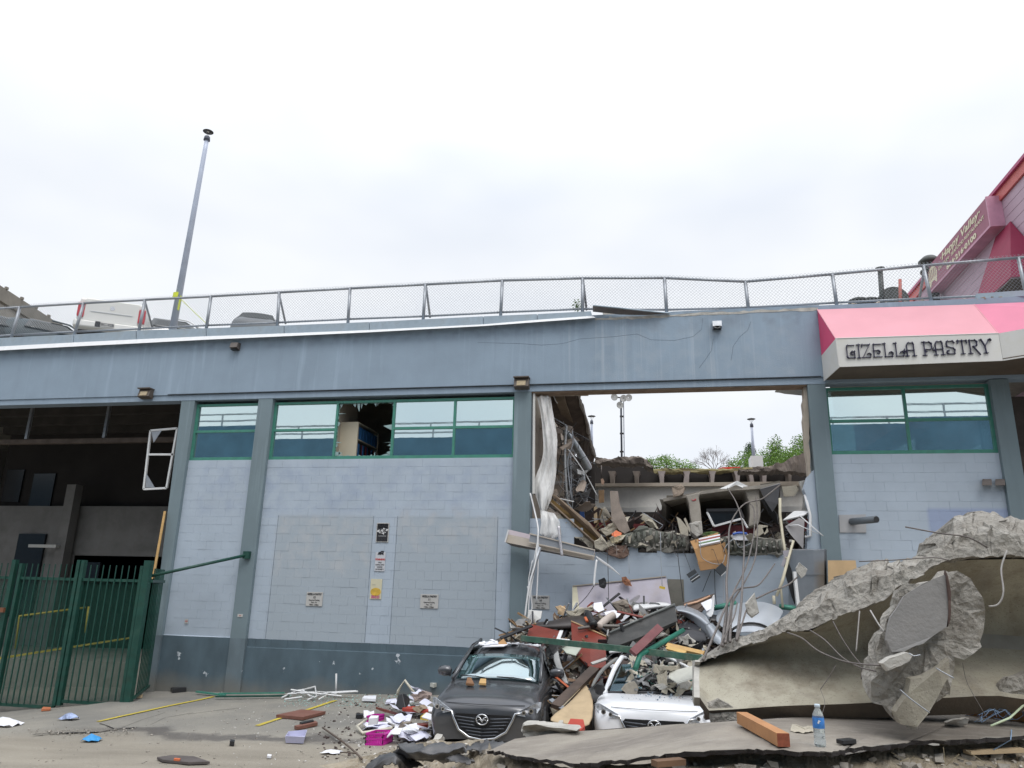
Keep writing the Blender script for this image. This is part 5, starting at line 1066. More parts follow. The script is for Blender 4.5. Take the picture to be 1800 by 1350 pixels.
def rub(l, Y, dep, seed, label, mat=None, cat='concrete chunk', name='concrete_chunk', amp=.035): return solo(name, mat or CONCB, lump(P(l, Y), dep, amp, seed, step=.09), label, cat)
rub([(1060, 962), (1100, 958), (1105, 975), (1090, 982), (1070, 976)], 0, .3, 21, 'broken edge chunk under the rubble heap left of the ribbed floor edge', M('brown broken board', (.2,.13,.1), .9, .3, 6, bmp=.6))
rub([(1044, 952), (1058, 940), (1062, 950), (1068, 962), (1058, 968), (1046, 962)], -.1, .2, 22, 'beige plaster chunk at the foot of the rusty joist', DRY)
rub([(1055, 930), (1085, 915), (1092, 925), (1080, 935), (1066, 942)], .3, .3, 23, 'pale broken chunk above the orange scrap', DRY)
rub([(1072, 944), (1098, 940), (1092, 952), (1075, 955)], -.05, .3, 24, 'cream insulation lump beside the orange scrap', M('cream foam', (.55,.48,.32), .9, .2, 8, bmp=.6))
panel('orange_scrap', M('orange plastic', (.65,.16,.06), .6), [(1075, 938, .0), (1083, 932, .1), (1093, 937, .05), (1090, 943, -.05), (1078, 943, -.05)], .04, 'bright orange scrap wedged in the rubble on the wall', 'scrap')
panel('broken_stud', M('grey brown timber', (.23,.19,.16), .85, .2, 5, bmp=.5), [(1072, 863, .8), (1086, 863, .8), (1088, 880, .7), (1092, 893, .6), (1099, 908, .5), (1107, 931, .3), (1097, 937, .3), (1080, 920, .4), (1075, 915, .5)], .16, 'splintered grey brown column stub standing in the middle of the bay', 'column')
panel('broken_block', M('grey brown timber'), [(1077, 915, .2), (1094, 912, .2), (1108, 932, .1), (1098, 938, .1), (1088, 932, .15)], .25, 'dark broken block leaning at the foot of the column stub', 'block')
solo('red_beam', REDM, MB().bar(at(1034, 926, 1.6), at(1146, 930, 1.2), .2, .2), 'dark red steel floor beam running behind the column stub', 'beam')
solo('red_beam', REDM, MB().bar(at(1252, 935, .8), at(1330, 936, .7), .25, .28), 'dark red steel beam under the fallen window frame', 'beam')
rub([(1050, 895), (1062, 893), (1072, 905), (1075, 915), (1060, 920), (1054, 908)], 1.4, .3, 26, 'tan chunk resting on the dark red beam', DRY)
panel('leaning_stud', WOODT, [(1044, 891, 1.4), (1049, 890, 1.4), (1050, 918, 1.3), (1044, 920, 1.3)], .08, 'short tan stud standing behind the dark red beam', 'timber')
solo('blue_board', M('blue plastic panel', (.03,.09,.28), .4), MB().prism(P([(1020, 893), (1026, 893), (1028, 915), (1018, 912)], 1.6), .08), 'small blue panel glimpsed beside the flexible duct', 'panel')
panel('brown_stain_board', M('water stained board', (.28,.18,.10), .8, .35, 4), [(1052, 862), (1062, 861), (1062, 883), (1053, 884)], .05, 'brown stained board against the far white wall', 'board', 10)
# fallen double tee in the middle
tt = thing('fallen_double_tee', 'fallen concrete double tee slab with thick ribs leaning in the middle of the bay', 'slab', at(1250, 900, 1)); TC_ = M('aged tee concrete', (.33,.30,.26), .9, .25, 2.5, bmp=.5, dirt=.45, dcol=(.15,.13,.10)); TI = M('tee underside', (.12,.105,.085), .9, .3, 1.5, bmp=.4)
top_ = [(1166, 876, .5), (1205, 869, .4), (1233, 863, .3), (1276, 857, .2), (1310, 855, .1), (1335, 853, .1), (1370, 848, .1)]
tp_ = P(top_); dv = Vector((.1, 3.0, -.35))
part(tt, 'flange', TC_, MB().grid([[p for p in tp_], [p+dv for p in tp_]]).grid([[p for p in tp_], [p-Vector((0, 0, .07)) for p in tp_]]).grid([[p-Vector((0, 0, .07)) for p in tp_], [p+dv-Vector((0, 0, .07)) for p in tp_]]), smooth=False)
for l in ([(1205, 871), (1232, 865), (1228, 874), (1231, 890), (1233, 912), (1233, 934), (1222, 938), (1218, 930), (1213, 905), (1211, 885), (1208, 877)], [(1305, 857), (1340, 854), (1334, 864), (1337, 885), (1337, 905), (1334, 920), (1316, 926), (1318, 905), (1317, 885), (1312, 868)]):
    part(tt, 'rib', TC_, MB().prism(P(l, .2), 2.6, Vector((.03, 1, -.1))), bevel=.02)
part(tt, 'rib_end', CONCB, lump(P([(1213, 920), (1233, 916), (1234, 938), (1224, 944), (1215, 936)], .1), .3, .04, 41))
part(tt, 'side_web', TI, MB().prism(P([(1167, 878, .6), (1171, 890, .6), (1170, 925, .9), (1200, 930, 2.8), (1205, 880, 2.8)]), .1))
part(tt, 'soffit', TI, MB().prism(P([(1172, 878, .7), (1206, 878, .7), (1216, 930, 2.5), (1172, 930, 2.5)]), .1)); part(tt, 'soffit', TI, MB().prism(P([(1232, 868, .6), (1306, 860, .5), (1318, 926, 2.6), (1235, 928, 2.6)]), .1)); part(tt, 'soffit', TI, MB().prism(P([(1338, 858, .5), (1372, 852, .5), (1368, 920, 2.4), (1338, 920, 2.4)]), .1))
rub([(1182, 858), (1196, 850), (1203, 856), (1200, 868), (1184, 872)], .3, .3, 31, 'upright chunk standing on the left end of the fallen tee slab', M('brown concrete', (.3,.24,.19), .9, .25, 4, bmp=.6))
panel('ceiling_panel', WHITEP, [(1265, 859, -.0), (1296, 845, .1), (1316, 855, .15), (1305, 857, .1), (1294, 852, .1), (1279, 859, 0)], .03, 'bright white folded panel lying on top of the fallen tee slab', 'panel')
panel('dark_sheet', BLACK, [(1338, 880, .2), (1345, 878, .2), (1366, 905, .3), (1368, 925, .5), (1352, 905, .4)], .03, 'dark glossy sheet under the right end of the tee slab', 'sheet')
panel('dark_sheet', M('slate sheet', (.12,.12,.13), .4, .2, 3), [(1336, 860, .0), (1372, 850, .0), (1367, 885, .1), (1358, 900, .2), (1345, 880, .1)], .04, 'curved slate coloured sheet folded below the right end of the tee slab', 'sheet')
panel('plaster_panel', DRY, [(1374, 855), (1400, 853), (1404, 862), (1396, 872), (1378, 873)], .04, 'beige ceiling piece hanging right of the tee slab', 'ceiling tile', .5, rag=.01)
cable('slab_mark', M('red spray paint', (.5,.06,.08), .7, bmp=0), [(1216, 878, .19), (1219, 880, .19), (1223, 877, .19), (1222, 880, .19)], .008, 'small red sprayed mark on the rib of the fallen tee slab', 'mark')
# window frame caught under the tee
wf = thing('crushed_window', 'black and white window frame crushed under the tee slab', 'window frame', at(1275, 915, .3))
for a, b, m_, w_ in (((1242, 897), (1300, 896), BLACK, .06), ((1243, 900), (1255, 925), WHITEP, .035), ((1255, 925), (1306, 911), WHITEP, .04), ((1305, 912), (1314, 928), WHITEP, .03), ((1300, 896), (1306, 911), BLACK, .05)): part(wf, 'frame_bar', m_, MB().bar(at(*a, .25), at(*b, .15), w_, w_))
part(wf, 'dark_pane', M('dark glass'), MB().prism(P([(1244, 899), (1300, 898), (1305, 911), (1256, 924)], .4), .01))
for i, (l, lab) in enumerate((([(1189, 908), (1196, 912), (1209, 928), (1210, 942), (1196, 938)], 'leaning grey board shard left of the tee rib'), ([(1202, 912), (1205, 910), (1214, 930), (1212, 936)], 'narrow board splinter beside the tee rib'), ([(1325, 938), (1334, 922), (1350, 924), (1345, 935), (1330, 945)], 'beige board shards fanned at the foot of the right rib'), ([(1340, 928), (1348, 926), (1351, 934), (1344, 940)], 'small beige shard at the foot of the right rib'))):
    panel('board_shard', DRY, l, .03, lab, 'board', -.05)
rub([(1152, 905), (1166, 895), (1168, 925), (1160, 938), (1150, 930)], .8, .6, 33, 'dark rubble left of the fallen tee slab', M('dark rubble', (.07,.05,.045), .9, .3, 4, bmp=.6))
# box of papers
cb = thing('cardboard_box', 'open cardboard box of papers hanging over the edge of the broken floor', 'box', at(1248, 980, -.3))
part(cb, 'front', CARD, MB().prism(P([(1220, 965, -.3), (1268, 957, -.3), (1275, 997, -.35), (1232, 1003, -.35)]), .03)); part(cb, 'flap', CARD, MB().prism(P([(1213, 951, -.05), (1262, 936, .1), (1268, 957, -.29), (1220, 965, -.29)]), .02))
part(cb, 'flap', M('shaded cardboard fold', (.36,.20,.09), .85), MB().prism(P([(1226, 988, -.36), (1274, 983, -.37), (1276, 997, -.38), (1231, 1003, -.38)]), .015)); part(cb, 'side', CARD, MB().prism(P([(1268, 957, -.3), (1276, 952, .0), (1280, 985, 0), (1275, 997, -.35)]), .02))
for k in range(5): part(cb, 'paper_stack', [PAPER, M('green folder', (.12,.2,.08), .7), PAPER, M('red folder', (.3,.06,.04), .7), PAPER][k], MB().prism(P([(1228, 957-k*2.6, -.32+k*.04), (1266, 949-k*2.6, -.3+k*.04), (1265, 951.5-k*2.6, -.32+k*.04), (1229, 959.5-k*2.6, -.33+k*.04)]), .25))
solo('green_foliage_scrap', M('green scrap', (.08,.13,.04), .9, .4, 20), lump(P([(1232, 940), (1250, 934), (1264, 936), (1262, 941), (1240, 945)], .1), .2, .03, 35, step=.06), 'green leafy scrap on top of the cardboard box', 'debris')
panel('blue_white_pack', PAPER, [(1285, 942), (1290, 937), (1312, 937), (1320, 943), (1318, 950), (1290, 949)], .15, 'white and blue pack lying on the broken floor edge', 'pack', -.1)
cable('blue_band', M('blue tape', (.06,.14,.5), .5), [(1288, 939, -.12), (1300, 936.5, -.12), (1313, 938, -.12)], .025, 'blue band across the white pack', 'tape')
for i, (px, py, a) in enumerate(((1219, 1012, .6), (1268, 1001, .75))):
    t = thing('dangling_box', ('twin black box dangling on a wire left of the cardboard box', 'black box dangling on a wire under the cardboard box')[i], 'electrical box', at(px, py, -.5)); c = at(px, py, -.5); d = Vector((math.cos(a), 0, math.sin(a))); e = Vector((-d.z, 0, d.x))
    for s in ((-1, 1) if i == 0 else (0,)): part(t, 'casing', M('charcoal casing', (.045,.05,.055), .5), MB().hexa([c+e*s*.055+d*x_+e*z_+Vector((0, y_, 0)) for y_ in (-.05, .08) for x_, z_ in ((-.1, -.045-.04*i), (.1, -.045-.04*i), (.1, .045+.04*i), (-.1, .045+.04*i))]), bevel=.008)
    part(t, 'edge', WHITEP, MB().bar(c-d*.1-e*(.055+.03*i)+Vector((0, -.055, 0)), c+d*.1-e*(.055+.03*i)+Vector((0, -.055, 0)), .008, .012)); part(t, 'wire', BLACK, MB().tube(P([(px-4, py-8, -.5), (px-14, py-35, -.4), (px-20, 965, -.2)]), .006, 4))
solo('small_black_clamp', BLACK, lump(P([(1052, 1020), (1062, 1016), (1066, 1026), (1062, 1034), (1054, 1030)], -.5), .08, .02, 37, step=.05), 'small black clamp hanging in front of the lilac panel', 'clamp')
solo('yellow_connector', M('yellow connector', (.6,.42,.05), .5), MB().bar(at(1159, 1032, -.5), at(1169, 1034, -.5), .04, .05), 'small yellow connector hanging in front of the lilac panel', 'connector')
# lilac panel against the wall
lp = thing('lilac_panel', 'large stained lilac panel leaning on the wall behind the rubble pile', 'panel', at(1090, 1050, -.4)); part(lp, 'sheet', M('lilac board', (.44,.41,.47), .7, .08, 1.5, dirt=.35, dcol=(.36,.3,.25)), MB().prism(P([(1007, 1031, -.12), (1171, 1014, -.12), (1182, 1075, -.5), (1005, 1085, -.5)]), .05))
part(lp, 'edge_strip', M('cream edge', (.6,.56,.42), .7), MB().prism(P([(1006, 1031, -.13), (1014, 1030, -.13), (1020, 1085, -.52), (1006, 1085, -.52)]), .045)); part(lp, 'top_strip', BEIGE, MB().bar(at(1007, 1030, -.13), at(1171, 1013, -.13), .05, .02))
part(bld, 'bare_block_patch', M('bare grey block', (.23,.22,.19), .9, .2, 4, bmp=.5, dirt=.3), MB().box((at(1174, 1030, .06).x, .058, at(1180, 1065, .06).z), (at(1202, 1030, .06).x, .072, at(1180, 1018, .06).z)))
# steel cabinet and plywood at the right of the bay
sc = thing('steel_cabinet', 'dented stainless steel duct cabinet with a torn black opening beside the right column', 'cabinet', at(1420, 1050, -.8)); SSL = M('brushed steel', (.42,.43,.45), .3, .12, 3, metal=.75, bmp=.1)
part(sc, 'front', SSL, MB().grid([P([(1386+k*.0, 967+i*16, -.9) for k in (0,)]+[(1400, 967+i*16, -.93), (1430, 967+i*16, -.93), (1449, 967+i*16, -.9)]) for i in range(7)], .01), smooth=False); part(sc, 'side', M('dark cabinet side', (.10,.10,.11), .4, metal=.4), MB().prism(P([(1449, 967, -.9), (1453, 965, -.3), (1456, 1062, -.3), (1450, 1063, -.9)]), .01))
part(sc, 'top', SSL, MB().prism(P([(1386, 967, -.9), (1449, 967, -.9), (1453, 965, -.3), (1392, 965, -.3)]), .01)); part(sc, 'opening', BLACK, MB().prism(P([(1378, 985), (1384, 984), (1391, 1000), (1396, 1020), (1398, 1065), (1392, 1050), (1384, 1022), (1379, 1005)], -.96), .02)); part(sc, 'edge', WHITEP, MB().bar(at(1396, 1005, -1.0), at(1403, 1066, -1.05), .06, .05)); part(sc, 'seam', SSL, MB().bar(at(1404, 1009.5, -.955), at(1449, 1009.5, -.93), .02, .015))
panel('grey_flap', M('grey lilac board', (.36,.34,.38), .7), [(1376, 968, -1), (1390, 966, -1), (1388, 978, -1), (1382, 988, -1), (1377, 997, -1), (1373, 994, -1), (1378, 980, -1)], .01, 'ragged lilac paper scrap stuck on the leaning stick', 'paper')
solo('plywood_box', M('plywood', (.55,.38,.21), .7, .12, 3), MB().hexa([*P([(1456, 1045), (1512, 1045)], -1.2), *P([(1512, 1045), (1456, 1045)], -.5), *P([(1455, 985), (1504, 985)], -1.2), *P([(1504, 985), (1455, 985)], -.5)]), 'tan plywood box standing behind the fallen concrete beam', 'box')
# drain pipe stub and patch on the right wall
dp = thing('drain_pipe', 'grey pipe stub sticking out of a pale patch on the right wall', 'pipe', at(1500, 915, 0)); part(dp, 'patch', M('pale mortar patch', (.42,.42,.43), .8, .1), MB().prism(P([(1475, 905), (1522, 904), (1523, 936), (1476, 936)], .055), .02, (0, 1, 0))); a = at(1497, 917, .05); b = a+Vector((.28, -.75, -.02))
part(dp, 'pipe', M('grey pipe', (.13,.15,.17), .5), MB().tube([a, b], .07, 14), smooth=True); part(dp, 'bore', BLACK, MB().tube([b+(b-a).normalized()*.001, b+(b-a).normalized()*.004], .058, 14))
for i, px in enumerate((1735, 1758)): solo('wall_hood', M('brown vent'), MB().hexa([*P([(px-9, 853), (px+9, 853)], -.15), *P([(px+9, 853), (px-9, 853)], .07), *P([(px-8, 842), (px+8, 842)], -.02), *P([(px+8, 842), (px-8, 842)], .07)]), 'small brown wall hood, %s of two on the right block wall' % ('left', 'right')[i], 'vent')
# white frames, wires right of tee
panel('louvre_panel', WHITEP, [(1376, 914, .0), (1396, 898, .1), (1425, 898, .1), (1412, 906, 0)], .03, 'white slatted panel sticking out at the right of the bay', 'panel')
cable('bent_wire', WHITEP, [(1405, 906, -.1), (1447, 942, -.2), (1403, 923, -.1), (1385, 924, 0)], .016, 'white wire bent into a pointed triangle over the right column', 'wire', sm=False)
panel('pale_flap', M('pale grey flap', (.40,.38,.38), .6), [(1380, 925, 0), (1405, 910, 0), (1414, 915, 0), (1412, 965, 0), (1390, 940, 0)], .02, 'pale curled flap hanging by the right column', 'sheet')
cable('white_edge_trim', WHITEP, [(1415, 870, .1), (1424, 905, 0), (1425, 942, 0), (1415, 944, 0)], .03, 'white trim strip along the broken right edge of the bay', 'trim', sm=False)
panel('maroon_flap', REDM, [(1383, 915, .2), (1420, 912, .2), (1420, 935, .2), (1395, 930, .2)], .02, 'dark red sheet behind the white slatted panel', 'sheet')
STK = M('pale timber', (.58,.53,.40), .7, .1, 6)
for l, r, lab in (([(1371, 876, -.3), (1371, 905, -.4), (1376, 945, -.6), (1382, 982, -1)], .03, 'long pale batten running down from the tee slab to the steel cabinet'), ([(1386, 980, -1.02), (1376, 1020, -1.1), (1365, 1048, -1.1)], .032, 'short pale batten crossing in front of the steel cabinet'), ([(1395, 950, -1), (1372, 1030, -1.1), (1376, 1068, -1.1)], .025, 'kinked pale batten standing before the steel cabinet'), ([(1360, 1047, -1.1), (1361, 1062, -1.1)], .03, 'short white stub standing on the green bar')):
    cable('batten', STK, l, r, lab, 'batten', sm=False, seg=4)
cable('green_bar', GREEN, [(1255, 1069, -1), (1295, 1060, -1)], .05, 'short bright green bar behind the steel drum', 'bar', sm=False, seg=4); cable('green_bar', GREEN, [(1370, 1066, -1), (1402, 1070, -1)], .05, 'short bright green bar right of the steel drum', 'bar', sm=False, seg=4)
# curved steel hood of a buried car
bend('curved_car_panel', M('silver car panel', (.50,.53,.57), .28, .05, 2, metal=.3, bmp=0), [[(1256, 1090, -1.6), (1258, 1080, -1.2), (1268, 1068, -.9), (1280, 1062, -.7)], [(1275, 1110, -2.2), (1285, 1085, -1.9), (1295, 1068, -1.5), (1305, 1058, -1.0)], [(1300, 1112, -2.4), (1310, 1088, -2.1), (1320, 1068, -1.6), (1330, 1055, -1.1)], [(1330, 1112, -2.4), (1338, 1090, -2.1), (1346, 1070, -1.6), (1354, 1058, -1.1)], [(1360, 1105, -2.2), (1370, 1092, -1.9), (1376, 1080, -1.5), (1382, 1072, -1.1)]], .02, 'domed silver car panel buried behind the concrete beam', 'car panel', sub=2)
bend('wheel_arch_liner', M('dark liner', (.08,.08,.085), .35, .1), [[(1278, 1125, -2.9), (1282, 1108, -2.8), (1296, 1098, -2.7), (1315, 1093, -2.6), (1335, 1095, -2.6), (1352, 1102, -2.7)], [(1278, 1125, -2.4), (1284, 1112, -2.4), (1298, 1104, -2.4), (1315, 1101, -2.4), (1334, 1102, -2.4), (1350, 1108, -2.4)]], .02, 'dark curved wheel arch edge under the domed silver panel', 'car panel')
# rebar and cables rising from the beam
rbl = [([(1236, 1160, -10.3), (1262, 1100, -9.5), (1272, 1075, -9), (1285, 1050, -8), (1300, 1035, -7), (1330, 1030, -6), (1345, 1015, -5), (1362, 991, -4)], .011), ([(1275, 1130, -10.3), (1283, 1075, -9), (1290, 1040, -7), (1310, 1000, -5), (1320, 965, -3), (1326, 930, -1.5), (1325, 895, -.5), (1317, 884, -.2)], .012),
 ([(1283, 1128, -10.3), (1288, 1060, -8), (1305, 1030, -6), (1325, 990, -4), (1331, 950, -2), (1331, 900, -.6), (1329, 874, -.2)], .012), ([(1295, 1125, -10.3), (1303, 1060, -8), (1306, 1010, -6), (1308, 960, -3), (1305, 920, -1.5), (1295, 885, -.7), (1279, 858, .0)], .013),
 ([(1270, 1135, -10.3), (1278, 1060, -8), (1277, 1020, -6), (1281, 970, -4), (1282, 930, -2), (1292, 905, -1), (1310, 885, -.6), (1337, 878, -.5), (1352, 868, -.3), (1372, 852, 0)], .015), ([(1340, 1110, -10.3), (1355, 1090, -9), (1375, 1040, -8.6), (1402, 1018, -8.2)], .009) if 0 else ([(1296, 1125, -10.2), (1310, 1078, -10), (1316, 1068, -10)], .008),
 ([(1330, 1052, -10), (1355, 1040, -9.6), (1385, 1028, -9.3), (1402, 1014, -9.2)], .007), ([(1262, 1142, -10.3), (1278, 1110, -10.2), (1290, 1085, -10), (1296, 1060, -9.8)], .006)]
for i, (l, r) in enumerate(rbl): cable('rebar', REBAR, l, r, ['bent rebar arching right from the left tip of the fallen beam', 'tall rebar curving up towards the right rib of the tee slab', 'tall straight rebar just right of the curved one', 'rebar leaning left from the beam up to the white folded panel', 'thick bent bar hooking over the right end of the tee slab', 'short rebar under the smaller dangling concrete piece', 'thin bar linking the two dangling concrete pieces', 'short stub of rebar at the left tip of the beam'][i], 'rebar', group='rebars rising from the fallen beam')
rub([(1311, 1061), (1328, 1044), (1331, 1060), (1335, 1077), (1322, 1084), (1314, 1076)], -10.0, .07, 43, 'flat concrete piece dangling on a bar above the beam tip', amp=.012); rub([(1399, 1000), (1406, 990), (1420, 1002), (1416, 1012), (1409, 1017), (1401, 1008)], -9.2, .06, 44, 'small concrete piece stuck on a bar before the steel cabinet', amp=.012)
cab = [([(1161, 935, -.3), (1162, 990, -.4), (1164, 1030, -.5)], 'thin cord hanging to the yellow connector'), ([(1188, 925, -.3), (1192, 980, -.4), (1198, 1030, -.5), (1201, 1058, -.5)], 'pale cord hanging left of the cardboard box'), ([(1105, 975, -.2), (1106, 1000, -.3), (1106, 1008, -.3)], 'short black cord on the wall above the lilac panel'), ([(1068, 965, -.2), (1069, 1010, -.4), (1070, 1058, -.6)], 'black cord hanging across the lilac panel'), ([(1231, 950, -.45), (1232, 975, -.5), (1240, 985, -.5), (1256, 991, -.5), (1270, 990, -.5), (1275, 975, -.45)], 'black cord looped over the cardboard box'), ([(1250, 1003, -.4), (1243, 1020, -.4), (1235, 1040, -.4)], 'white cord slanting down from the cardboard box'), ([(1271, 1010, -.45), (1272, 1050, -.5), (1276, 1070, -.6)], 'black cord hanging under the dangling black box'), ([(1044, 1030, -.8), (1030, 1050, -.9), (1010, 1070, -1)], 'fine wire slanting over the left of the lilac panel'), ([(1159, 930, -.1), (1165, 923, -.1), (1160, 920, -.1), (1128, 900, .1)], 'hooked wire above the ribbed floor edge'), ([(1258, 950, -.2), (1270, 960, -.3), (1275, 975, -.3)], 'brown wire at the right of the cardboard box'), ([(1272, 970, -.4), (1276, 960, -.4), (1290, 948, -.3), (1300, 962, -.3), (1320, 955, -.3)], 'tangled tan wire under the white and blue pack'), ([(1256, 1000, -.3), (1257, 1040, -.4), (1260, 1065, -.6)], 'faint grey cord behind the rebars')]
for i, (l, lab) in enumerate(cab): cable('electric_cable', [GALV, BLACK][i % 2], l, .007, lab, 'cable')
# ------------------------------------------------------------------ fallen double tee beam in the right foreground
def interp(l, x):
    if x <= l[0][0]: return l[0][1]
    for a, b in zip(l, l[1:]):
        if x <= b[0]: return a[1]+(b[1]-a[1])*(x-a[0])/(b[0]-a[0])
    return l[-1][1]
topl = [(1230, 1160), (1236, 1154), (1284, 1129), (1350, 1103), (1395, 1075), (1444, 1040), (1489, 1009), (1534, 988), (1600, 984), (1632, 979), (1655, 950), (1681, 917), (1705, 903), (1729, 893), (1748, 896), (1771, 904), (1810, 920), (1880, 940), (1980, 930), (2120, 970)]
bandl = [(1230, 1165), (1284, 1143), (1330, 1130), (1374, 1112), (1426, 1110), (1465, 1089), (1503, 1073), (1534, 1061), (1576, 1033), (1628, 1009), (1667, 988), (1722, 981), (1800, 979), (1880, 985), (2120, 1010)]
facel = [(1230, 1170), (1284, 1152), (1374, 1150), (1444, 1152), (1534, 1140), (1640, 1120), (1800, 1130), (1880, 1130)]
strl = [(1230, 1225), (1245, 1248), (1284, 1246), (1350, 1242), (1534, 1233), (1646, 1226), (1720, 1221), (1757, 1221), (1800, 1228), (1880, 1228)]
botl = [(1230, 1240), (1252, 1270), (1304, 1273), (1400, 1269), (1534, 1261), (1646, 1256), (1800, 1249), (1880, 1245)]
bt = thing('fallen_concrete_beam', 'long fallen concrete beam with a ragged broken top edge lying across the right foreground', 'beam', at(1500, 1268, -10.5))
TAN = None
def tan_mat():
    m, nt, bs, o = mk('weathered beam concrete'); g = _nd(nt, 'ShaderNodeNewGeometry').outputs['Position']
    n1 = noise_node(nt, 1.1, 6, g, rough=.6); n2 = noise_node(nt, 4, 6, g, (1, 1, .35), .65); n3 = noise_node(nt, 45, 3, g)
    c = mixc(nt, rng(nt, n1, .32, .68), (.30,.27,.205), (.46,.43,.345)); c = mixc(nt, rng(nt, n2, .48, .7, 0, .7), c, (.17,.135,.095)); c = mixc(nt, rng(nt, noise_node(nt, 1.7, 7, g, rough=.7), .52, .62, 0, .45), c, (.24,.215,.185)); c = mixc(nt, rng(nt, noise_node(nt, 110, 2, g), .66, .7, 0, .8), c, (.08,.07,.06)); c = mixc(nt, rng(nt, n3, .62, .72, 0, .4), c, (.12,.1,.08))
    nt.links.new(c, bs.inputs['Base Color']); bs.inputs['Roughness'].default_value = .85
    bump(nt, bs, mth(nt, 'ADD', mth(nt, 'MULTIPLY', n3, .5), mth(nt, 'MULTIPLY', n1, 1.5)), .5, .02); return m
TAN = tan_mat()
def rough_mat():
    m, nt, bs, o = mk('fractured concrete'); g = _nd(nt, 'ShaderNodeNewGeometry').outputs['Position']
    n1 = noise_node(nt, 3, 7, g, rough=.65); n3 = noise_node(nt, 26, 5, g, rough=.7); v = _nd(nt, 'ShaderNodeTexVoronoi'); v.inputs['Scale'].default_value = 24; nt.links.new(g, v.inputs['Vector'])
    c = mixc(nt, rng(nt, n1, .35, .68), (.27,.245,.21), (.47,.445,.40)); c = mixc(nt, rng(nt, v.outputs['Distance'], .06, .2, .75, 0), c, mixc(nt, rng(nt, n3, .4, .6), (.2,.18,.17), (.52,.49,.45)))
    c = mixc(nt, rng(nt, n3, .64, .68, 0, .6), c, (.10,.09,.085)); nt.links.new(c, bs.inputs['Base Color']); bs.inputs['Roughness'].default_value = .95
    bump(nt, bs, mth(nt, 'ADD', n3, mth(nt, 'MULTIPLY', v.outputs['Distance'], .8)), 1., .03); return m
ROUGH = rough_mat()
N_ = 340; xs_b = [1230+(2120-1230)*i/N_ for i in range(N_+1)]
def col(x):
    k = min(1, max(0, (x-1235)/330)); yb = -10.15-.75*k
    a = at(x, interp(topl, x), yb+.42+.2*k); b = at(x, interp(bandl, x), yb); t = at(x, (interp(topl, x)*.62+interp(bandl, x)*.38), yb+.05)
    return a, t, b
def fac(p, s, a):
    v = noise.cell_vector(p*s+nz_(p, 5, .6)); return (Vector(v)-Vector((.5, .5, .5)))*a
ra, rt, rb_, rc, rback = [], [], [], [], []
def nz_(p, s, a, o=0): return noise.noise_vector(p*s+Vector((o, 0, 0)))*a
rows = [[] for _ in range(9)]; lower = [[] for _ in range(8)]
for x in xs_b:
    a, t, b = col(x); k = min(1, max(0, (x-1235)/330)); c = at(x, interp(facel, x), -10.12)
    mid = [a+Vector((0, .35, -.03)), a, a.lerp(t, .35), a.lerp(t, .7), t, t.lerp(b, .33), t.lerp(b, .66), b, b+Vector((0, .12, -.01))]
    for i, p in enumerate(mid):
        am = .045*(.35+.65*k) if i < 6 else .018
        rows[i].append(p+nz_(p, 3.2, am*1.1, 3)+nz_(p, 9, am*.7)+nz_(p, 22, am*.35)+fac(p, 9, am*.9)+fac(p, 21, am*.55))
    yf_s = -10.45
    f0 = b+Vector((0, .1, -.005)); f1 = c.lerp(f0, .55)+Vector((0, .18, 0)); s_ = at(x, interp(strl, x), -10.72); bo = at(x, interp(botl, x), -10.62); fm = c.lerp(s_, .45)+Vector((0, .05, 0))
    for i, p in enumerate((f0, f1, c, fm, s_, bo, bo+Vector((0, .25, 0)), a+Vector((0, .5, -.05)))): lower[i].append(p+nz_(p, 1.4, .015))
part(bt, 'flange_break', ROUGH, MB().grid(rows), smooth=False)
part(bt, 'stem', TAN, MB().grid(lower[:5]), smooth=True)
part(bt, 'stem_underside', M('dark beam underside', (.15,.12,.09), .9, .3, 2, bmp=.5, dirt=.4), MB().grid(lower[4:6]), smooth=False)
part(bt, 'back_face', CONC, MB().grid([lower[5], lower[6], lower[7], rows[0]]))
e0 = [lower[i][0] for i in range(7)]+[lower[7][0]]
part(bt, 'end_face', CONCB, MB().prism([rows[1][0], rows[7][0], lower[2][0], lower[3][0], lower[4][0], lower[5][0], lower[6][0], lower[7][0]], .04, (-1, 0, 0)))
part(bt, 'chipped_corner', ROUGH, lump(P([(1244, 1243), (1262, 1232), (1285, 1240), (1300, 1248), (1302, 1268), (1275, 1275), (1252, 1271)], -10.70), .15, .02, 51, step=.05))
part(bt, 'chipped_patch', ROUGH, lump(P([(1752, 1220), (1775, 1196), (1830, 1185), (1830, 1232), (1790, 1228)], -10.68), .15, .02, 52, step=.06))
part(bt, 'end_plate', M('rusty end plate', (.06,.035,.025), .7, .3), MB().prism(P([(1226, 1206, -10.3), (1232, 1196, -10.3), (1248, 1262, -10.4), (1240, 1266, -10.3), (1234, 1240, -10.3)]), .04))
